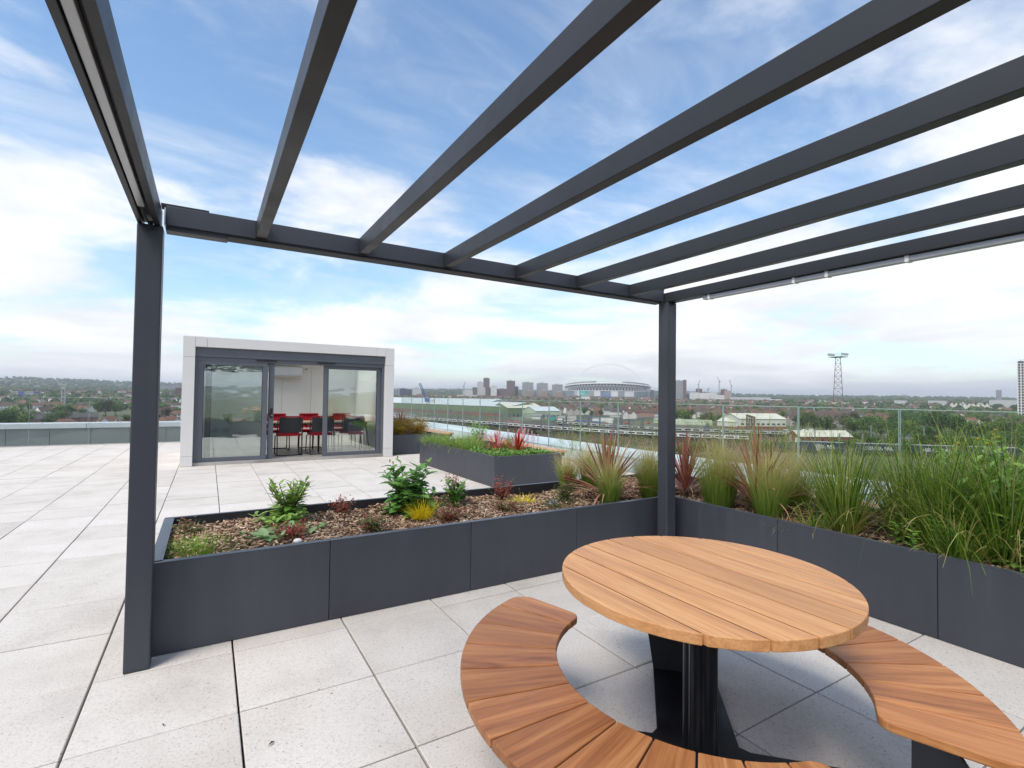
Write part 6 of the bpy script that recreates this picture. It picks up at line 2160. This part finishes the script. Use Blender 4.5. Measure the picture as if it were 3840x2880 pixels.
def zone2(px, d):
    row = 'front rows' if d < 620 else 'middle rows' if d < 850 else 'back rows'
    for lim, nm in ((160, 'at the far left picture edge'), (330, 'left of the dark oak'), (520, 'beside the left pergola post'), (720, 'left of the garden room'), (1600, 'around the blue crane'), (1800, 'below the white apartments'), (1960, 'below the dark brick towers'), (2117, 'below the stocky grey towers'), (2220, 'below the teal screen'), (2330, 'below the middle of the stadium'), (2470, 'below the right stadium end'), (2600, 'below the gridded tower'), (2760, 'below the pink tower'), (2900, 'behind the cream works'), (3050, 'behind the parked vans'), (3160, 'around the lattice mast'), (3300, 'right of the lattice mast'), (3450, 'left of the white sawtooth roofs'), (3600, 'below the white sawtooth roofs'), (3730, 'below the lone grey tower')):
        if px < lim:
            return row + ' ' + nm
    return row + ' beside the gridded tower'
def zone(px):
    return ('left of the garden room' if px < 720 else 'left of the stadium' if px < 2117 else 'below the stadium' if px < 2440 else 'right of the corner post' if px < 2760 else 'behind the cream works' if px < 3000 else 'around the lattice mast' if px < 3300 else 'among the right trees')
for (dd, x, y, rz) in cand:
    if not clear_of(x, y, 5.0): continue
    k = rh.choices(range(5), (5, 4, 3, 2, 1))[0]
    placed.append((x, y, 6.5))
    px = col_of(x, y)
    if n_h < MAXH:
        roofc = rh.choice((None, None, None, 'slate'))
        house(k, x, y, rz, '%s%s, %s' % ('slate roofed ' if roofc else 'tile roofed ', KIND[k], zone2(px, dd)), dd < 470, 'suburban houses beyond the railway', roof=roofc)
        n_h += 1
    else:
        W, D = HDIM[k]
        z = ground_z(x, y) - .3
        far_w.cbox((x, y, z + 2.7), (W, D, 5.4), rz)
        rot = Matrix.Rotation(rz, 3, 'Z')
        kk = D * .42
        tone = rh.random()
        far_r.add([Vector((x, y, z)) + rot @ Vector(q) for q in ((-W / 2 - .3, -D / 2 - .3, 5.41), (W / 2 + .3, -D / 2 - .3, 5.41), (W / 2 + .3, D / 2 + .3, 5.41), (-W / 2 - .3, D / 2 + .3, 5.41), (-W / 2 + kk, 0, 8.8), (W / 2 - kk, 0, 8.8))], [(0, 1, 5, 4), (1, 2, 5), (2, 3, 4, 5), (3, 0, 4)])
        far_t += [tone] * 4
print('houses', n_h, 'far', len(far_t) // 4)
t = NT('far_roof')
a = t.n('ShaderNodeAttribute', attribute_name='tone').outputs['Fac']
t.base(t.ramp(a, [(0, (0.09, 0.058, 0.05)), (.5, (0.12, 0.072, 0.058)), (.8, (0.17, 0.088, 0.068)), (1, (0.08, 0.075, 0.075))]))
t.rough(.9)
fh = far_w.build('distant_houses', 'render_white')
tag(fh, 'mass of distant pale walled houses on the rising land', 'houses', kind='stuff')
me = far_r.mesh('roofs', 'far_roof')
at_ = me.attributes.new('tone', 'FLOAT', 'FACE')
at_.data.foreach_set('value', far_t)
o = put(me, 'roofs', fh)
o['kind'] = 'stuff'

# ------------------------------------------------------------------ trees
leafmat('tree_leaf', [(0, (0.020, 0.038, 0.014)), (0.5, (0.045, 0.080, 0.026)), (1, (0.085, 0.125, 0.04))], trans=.15)
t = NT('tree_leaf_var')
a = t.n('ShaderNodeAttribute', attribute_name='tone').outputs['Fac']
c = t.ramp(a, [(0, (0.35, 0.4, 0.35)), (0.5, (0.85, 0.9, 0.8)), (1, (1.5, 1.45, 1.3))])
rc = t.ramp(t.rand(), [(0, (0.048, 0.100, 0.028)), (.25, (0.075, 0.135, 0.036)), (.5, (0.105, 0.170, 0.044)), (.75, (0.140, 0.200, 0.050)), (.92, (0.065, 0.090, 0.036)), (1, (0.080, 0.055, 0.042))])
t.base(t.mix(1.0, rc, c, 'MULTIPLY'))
t.rough(.75)
t.b.inputs['Specular IOR Level'].default_value = .15
simple('bark_grey', (0.10, 0.085, 0.07), 0.9, 0.2, .5)
def tree_meshes(seed, H, Wd, n=1500, lobes=9, leaf=.55):
    r = random.Random(seed)
    tk = MB().tube([(0, 0, 0), (r.uniform(-.2, .2), r.uniform(-.2, .2), H * .3), (r.uniform(-.3, .3), r.uniform(-.3, .3), H * .62)], [H * .030, H * .022, H * .010], 7)
    cs = []
    for k in range(lobes):
        a = 2 * PI * k / lobes + r.uniform(-.5, .5)
        q = r.uniform(.15, .62) * Wd / 2
        c = Vector((math.cos(a) * q, math.sin(a) * q, H * r.uniform(.38, .82)))
        cs.append((c, Wd * r.uniform(.18, .30), H * r.uniform(.13, .21)))
        tk.tube([(0, 0, H * .25), c * .5 + Vector((0, 0, H * .18)), c], [H * .014, H * .009, H * .004], 5)
    cs.append((Vector((0, 0, H * .74)), Wd * .27, H * .23))
    t = Tuft(seed)
    for _ in range(n):
        c, rx, rz_ = r.choice(cs)
        while True:
            u = Vector((r.gauss(0, 1), r.gauss(0, 1), r.gauss(0, 1)))
            if u.length > .1: break
        u.normalize()
        rad = r.uniform(.55, 1.05)
        p = c + Vector((u.x * rx * rad, u.y * rx * rad, u.z * rz_ * rad))
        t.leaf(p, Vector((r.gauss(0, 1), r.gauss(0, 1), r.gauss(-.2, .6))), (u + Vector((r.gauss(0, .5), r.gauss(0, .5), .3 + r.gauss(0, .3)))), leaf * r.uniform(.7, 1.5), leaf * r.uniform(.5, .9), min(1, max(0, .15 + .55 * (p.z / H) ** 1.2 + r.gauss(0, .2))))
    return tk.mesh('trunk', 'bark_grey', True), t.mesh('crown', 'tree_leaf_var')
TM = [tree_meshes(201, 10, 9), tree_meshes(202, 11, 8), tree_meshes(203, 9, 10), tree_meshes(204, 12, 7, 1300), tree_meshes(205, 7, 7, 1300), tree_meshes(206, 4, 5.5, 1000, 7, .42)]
TDIM = [(10, 9), (11, 8), (9, 10), (12, 7), (7, 7), (4, 5.5)]
n_t = 0
def tree(kind, x, y, label, s=1.0, group='trees beyond the railway', rz=None, z=None, name='tree'):
    global n_t
    tk, cm = TM[kind]
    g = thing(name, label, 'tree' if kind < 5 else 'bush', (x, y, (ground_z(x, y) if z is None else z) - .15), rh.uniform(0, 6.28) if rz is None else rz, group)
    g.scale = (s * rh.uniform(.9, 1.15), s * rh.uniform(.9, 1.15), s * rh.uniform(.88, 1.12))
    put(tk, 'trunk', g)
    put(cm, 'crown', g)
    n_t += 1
    return g
def hand_tree(kind, px, d, s, lab, group='big trees in the middle distance'):
    p = spot(px, d)
    tree(kind, p.x, p.y, lab, s, group)
    placed.append((p.x, p.y, TDIM[kind][1] * s * .35))
# left
for a in ((2, 60, 245, 1.25, 'broad green tree left of the left glass joint'), (0, 20, 230, 1.1, 'bushy tree in the left picture corner'), (1, 85, 228, .8, 'smaller tree right of the broad left one'), (0, 232, 262, .9, 'bright green tree in front of the slate terrace'), (2, 225, 330, 1.0, 'round tree behind the slate terrace'), (2, 262, 345, .9, 'tree beside the white gable row'), (2, 400, 335, 1.35, 'big dark oak left of the post'), (0, 435, 345, 1.1, 'tree touching the dark oak on its right'), (4, 82, 420, .9, 'dark round tree before the brown terrace'), (0, 370, 345, .9, 'tree touching the dark oak on its left'), (1, 180, 222, .75, 'tree just above the parapet, left of middle'), (4, 165, 205, .7, 'low bush above the parapet near the white house'), (4, 480, 260, .8, 'small tree behind the brown hipped house'), (2, 625, 290, .9, 'tree between post and garden room'), (0, 665, 310, .8, 'tree touching the garden room edge'), (4, 590, 285, .8, 'low tree right of the post'), (3, 110, 380, .8, 'slim tree in the far left gardens'), (0, 130, 300, .7, 'tree behind the slate terrace on the left'), (0, 310, 300, .75, 'tree in the gardens behind the slate terraces')):
    hand_tree(a[0], a[1], a[2] * 1.62 * (1 + (a[2] - 270) / 1100), a[3] * 1.45, a[4], group='trees on the left beyond the parapet')
# middle and right
for a in ((5, 2545, 150, 1.2, 'dark bush before the train right of the post'), (5, 2590, 160, 1.4, 'dark bush standing before the white train'), (4, 2630, 165, .75, 'taller dark bush before the white train'), (5, 2690, 170, 1.1, 'bush near the end of the white train'), (4, 2880, 170, .9, 'shrubby tree behind the tallest cordyline'),
          (5, 2000, 225, .9, 'low bush on the embankment below the train'), (5, 2290, 170, .9, 'low bush at the roof edge below the train'),
          (2, 2640, 385, 1.2, 'wide tree behind the green cabins, right end'), (2, 2570, 390, 1.3, 'wide tree behind the green cabins, left end'), (1, 2510, 395, 1.1, 'tree behind the green cabins beside the post'), (0, 2700, 380, 1.0, 'tree left of the cream works'),
          (2, 3050, 335, 1.45, 'large dark tree left of the lattice mast'), (0, 3010, 345, 1.1, 'tree behind the parked vans'), (2, 3100, 320, 1.2, 'tree at the foot of the lattice mast'), (0, 3200, 300, 1.3, 'green tree right of the lattice mast'), (2, 3260, 310, 1.5, 'dense round tree right of the lattice mast'), (0, 3300, 290, 1.2, 'tree left of the middle glass joint'),
          (2, 3390, 280, 1.3, 'tree right of the second glass joint'), (1, 3430, 270, 1.1, 'tree before the red roofed houses'), (2, 3480, 265, 1.2, 'rounded tree in the right thicket'), (0, 3520, 330, 1.6, 'large dome shaped tree in the right thicket'), (2, 3570, 345, 1.7, 'largest dome shaped tree in the right view'), (1, 3620, 300, 1.2, 'tree in the thicket by the yellow flower'), (0, 3680, 300, 1.2, 'dark tree behind the yellow flower'), (2, 3740, 310, 1.3, 'tree left of the gridded tower'), (0, 3800, 290, 1.3, 'tree at the foot of the gridded tower'), (2, 3850, 280, 1.4, 'tree cut by the right picture edge'), (4, 3350, 235, 1.0, 'scrubby tree behind the container train'), (4, 3450, 230, 1.0, 'scrub tree behind the second container'), (4, 3550, 235, 1.1, 'scrub tree behind the third container'), (4, 3650, 235, 1.1, 'scrub tree behind the last container'), (4, 3240, 245, .9, 'scrub tree left of the second glass joint'), (5, 3300, 215, 1.2, 'bramble bush above the container train'), (5, 3400, 215, 1.2, 'bramble bush above the second container'), (5, 3500, 215, 1.2, 'bramble bush above the third container'), (5, 3150, 222, 1.1, 'bramble bush behind the first container'), (5, 3210, 216, 1.2, 'bramble bush right of the cream roofed hut'),
          (2, 2175, 560, 1.0, 'tree beside the white gabled houses'), (1, 2080, 600, 1.1, 'tree above the grey shed'), (2, 2420, 480, 1.2, 'tree left of the corner post'), (0, 2380, 500, 1.1, 'tree behind the yard masts'), (0, 2010, 640, 1.2, 'tree above the green gabled depot'), (2, 1720, 720, 1.2, 'tree above the depot roof'), (0, 1780, 700, 1.2, 'tree above the depot roof right of the others')):
    hand_tree(*a)
rt = random.Random(31)
lumps = MB()
lump_t = []
ico = bmesh.new()
bmesh.ops.create_icosphere(ico, subdivisions=2, radius=1)
ICO_V = [v.co.copy() for v in ico.verts]
ICO_F = [tuple(v.index for v in f.verts) for f in ico.faces]
ico.free()
def lump(x, y, w, h):
    z = ground_z(x, y)
    tone = rt.random()
    ph = rt.uniform(0, 9)
    o = len(lumps.v)
    for c in ICO_V:
        j = 1 + .22 * math.sin(4 * c.x + ph) * math.sin(5 * c.y + ph * 2) + rt.uniform(-.16, .16)
        lumps.v.append((x + c.x * w / 2 * j, y + c.y * w / 2 * j, z + h * .45 + c.z * h * .55 * j))
    for f in ICO_F:
        lumps.f.append((o + f[0], o + f[1], o + f[2]))
        lump_t.append(min(1, max(0, tone + rt.uniform(-.25, .25))))
# scattered trees between the houses
jobs = []
for _ in range(16000):
    a = rt.uniform(-.30, 1.44)
    dd = 380 * math.exp(rt.random() ** .8 * math.log(4900 / 380))
    x, y = CAM.x + dd * math.sin(a), CAM.y + dd * math.cos(a)
    px = col_of(x, y)
    if px < -200 or px > 4050 or 720 < px < 1420: continue
    if 1380 < px < 2000 and dd < 730 + (1900 - px) * .4: continue
    if 1900 <= px < 2500 and dd < 530: continue
    if 2400 < px < 3000 and dd < 415: continue
    if 2740 < px < 2935 and 1560 < dd < 1800: continue
    if 2100 < px < 2450 and 1920 < dd < 2400: continue
    if 1500 < px < 2760 and 1520 < dd < 2030 and rt.random() < .6: continue
    dens = .19
    if px < 720 and dd < 880: continue
    if px > 3200: dens = .62
    if dd > 900: dens = .55
    if px < 720 and dd > 1300: dens = .85
    if dd > 2000: dens = .95
    if rt.random() > dens: continue
    jobs.append((dd, x, y, px))
jobs.sort()
for dd, x, y, px in jobs:
    if dd < 1100 and not clear_of(x, y, 2.2): continue
    if n_t < 262 and dd < 1000 and -30 < px < 3870:
        k = rt.choices(range(5), (4, 3, 4, 1, 3))[0]
        s = rt.uniform(.55, 1.15)
        tree(k, x, y, '%s%s garden tree, %s' % ('large ' if s > .95 else 'medium ' if s > .75 else 'small ', ('broad', 'tall', 'spreading', 'slim', 'round')[k], zone2(px, dd)), s, 'garden trees among the suburban houses')
        if dd < 1100: placed.append((x, y, 3 * s))
    else:
        w = rt.uniform(7, 13) * (1 if dd < 2500 else 1.6)
        lump(x, y, w, rt.uniform(6, 11) * (1 if dd < 2500 else 1.25))
print('trees', n_t, 'lumps', len(lumps.v) // len(ICO_V))
t = NT('far_foliage')
a = t.n('ShaderNodeAttribute', attribute_name='tone').outputs['Fac']
nz = t.noise(t.coord('Object', rnd=False), .35, 5, .7)
c = t.ramp(a, [(0, (0.028, 0.048, 0.018)), (.5, (0.052, 0.084, 0.028)), (1, (0.095, 0.122, 0.042))])
t.base(t.mix(.8, c, t.ramp(nz, [(.35, (.45, .45, .45)), (.65, (1.5, 1.5, 1.4))]), 'MULTIPLY'))
t.rough(.9)
t.b.inputs['Specular IOR Level'].default_value = .1
me = lumps.mesh('woodland', 'far_foliage')
at_ = me.attributes.new('tone', 'FLOAT', 'FACE')
at_.data.foreach_set('value', lump_t)
o = put(me, 'woodland')
tag(o, 'dark woodland and garden trees covering the distant hills', 'woodland', kind='stuff')
# thicket behind the container train
tk_ = random.Random(91)
thk = []
for i in range(400):
    off = tk_.uniform(-22, 40)
    p, _a = rail_len(tk_.uniform(near_len(3120, 0), RAIL_L - 8), off)
    px = col_of(p.x, p.y)
    if 3190 < px < 3860 and all((p - q).length > 7 for _, q in thk):
        thk.append((px, p))
    if len(thk) == 34: break
thk.sort(key=lambda q: q[0])
ONES = 'first second third fourth fifth sixth seventh eighth ninth tenth eleventh twelfth thirteenth fourteenth fifteenth sixteenth seventeenth'.split()
for i, (px, p) in enumerate(thk):
    half = len(thk) // 2
    where = '%s from its left end' % ONES[i] if i < half else '%s from its right end' % ONES[min(16, len(thk) - 1 - i)]
    tree(tk_.choice((0, 2, 4, 4, 5)), p.x, p.y, 'scrubby green tree in the thicket behind the container train, ' + where, tk_.uniform(.45, .85), 'thicket behind the container train', z=GZ0 + .1)
# rough grass and scrub along the tracks
rs = random.Random(8)
scr = Tuft(9)
for _ in range(5200):
    L = rs.uniform(0, RAIL_L)
    off = rs.choice((rs.uniform(-44, -36), rs.uniform(-22, -19), rs.uniform(-14, -11.5), rs.uniform(-14, -11.5), rs.uniform(62, 78)))
    p, _a = rail_len(L, off)
    px = col_of(p.x, p.y)
    if not (1300 < px < 3950): continue
    hh = rs.uniform(.15, .7)
    c = Vector((p.x, p.y, GZ0 + .1))
    for k in range(6):
        scr.leaf(c + Vector((rs.gauss(0, .5), rs.gauss(0, .5), rs.uniform(.0, hh))), Vector((rs.gauss(0, 1), rs.gauss(0, 1), .8)), Vector((rs.gauss(0, 1), rs.gauss(0, 1), 1)), rs.uniform(.4, .9), rs.uniform(.25, .5))
leafmat('scrub_leaf', [(0, (0.06, 0.085, 0.03)), (.6, (0.12, 0.14, 0.05)), (1, (0.20, 0.17, 0.09))], trans=.1)
o = scr.build('trackside_scrub', 'scrub_leaf')
tag(o, 'rough green scrub growing beside the tracks', 'scrub', kind='stuff')

# ------------------------------------------------------------------ vehicles and fence in the yard
simple('car_white', (0.70, 0.70, 0.70), 0.3, 0.03)
simple('car_red', (0.40, 0.03, 0.03), 0.3, 0.05)
simple('tyre', (0.02, 0.02, 0.02), 0.8, 0.1)
def vehicle(px, d, rz, label, van=True, colr='car_white'):
    p = spot(px, d)
    L, W, H = (5.0, 1.95, 2.2) if van else (4.2, 1.75, 1.45)
    v = thing('van' if van else 'car', label, 'van' if van else 'car', (p.x, p.y, GZ0 + .14), rz, 'vehicles parked by the railway')
    prof = [(-L / 2, .35), (L / 2, .35), (L / 2, .85), (L / 2 - .9, 1.0), (L / 2 - 1.5, H * .97), (-L / 2 + .1, H)] if van else [(-L / 2, .3), (L / 2, .3), (L / 2, .72), (L / 2 - 1.1, .88), (L / 2 - 1.8, H), (-L / 2 + .9, H), (-L / 2 + .2, .9), (-L / 2, .8)]
    n = len(prof)
    MB().add([(x, -W / 2, z) for x, z in prof] + [(x, W / 2, z) for x, z in prof], [tuple(range(n)), tuple(range(2 * n - 1, n - 1, -1))] + [(i, i + n, (i + 1) % n + n, (i + 1) % n) for i in range(n)]).build('body', colr, v, bevel=.06)
    for s in (-1, 1):
        MB().box(L / 2 - 2.5 if van else -1.2, L / 2 - 1.5 if van else .6, s * W / 2 - .02, s * W / 2 + .02, H * .6, H * .88).build('window', 'window_dark', v)
    for x in (-L / 2 + .9, L / 2 - .95):
        for s in (-1, 1):
            MB().tube([(x, s * (W / 2 - .2), .33), (x, s * (W / 2 + .01), .33)], .33, 12).build('wheel', 'tyre', v)
for a in ((2945, 300, .9, 'white van parked right of the cream works, front one', True), (2985, 296, .9, 'white van parked right of the cream works, behind the front one', True), (2995, 238, .3, 'white van beside the pale steel enclosure', True), (3035, 320, 1.2, 'white van under the large dark tree', True), (3016, 312, .4, 'white van left of the large dark tree', True),
          (2330, 350, .5, 'red car in the yard left of the corner post', False, 'car_red'), (2352, 348, .5, 'red car second from the left in the yard', False, 'car_red'), (2430, 352, .4, 'red car beside the site hut', False, 'car_red'), (3215, 262, .6, 'silver car by the right trees', False)):
    vehicle(*a)
fc = fixed('palisade_fence', 'grey steel palisade fence along the yard behind the trains', 'fence', (spot(2850, 290).x, spot(2850, 290).y, GZ0))
pal = MB()
for k in range(330):
    p, _a = rail_len(near_len(2640, 58) + k * .42, 58)
    pal.cbox((p.x, p.y, GZ0 + 1.3), (.10, .04, 2.4), _a)
o = pal.build('pale', 'galvanised', fc)
o['kind'] = 'stuff'
for z in (.6, 2.0):
    q = MB()
    pr_ = None
    for k in range(30):
        p, _a = rail_len(near_len(2640, 58) + k * 4.8, 58.05)
        if pr_: q.bar((pr_.x, pr_.y, GZ0 + z), (p.x, p.y, GZ0 + z), .06)
        pr_ = p
    q.build('rail', 'galvanised', fc)

# ------------------------------------------------------------------ air
hz = NT('haze')
hz.t.nodes.remove(hz.b)
pv = hz.n('ShaderNodeVolumePrincipled')
pv.inputs['Color'].default_value = (0.86, 0.92, 1.0, 1)
pv.inputs['Density'].default_value = 0.00015
pv.inputs['Anisotropy'].default_value = 0.3
hz.l(pv.outputs[0], hz.out.inputs['Volume'])
o = MB().box(-12500, 12500, -12500, 12500, -24, 190).build('haze', 'haze')
tag(o, 'thin pale haze over the land', 'haze', kind='stuff')
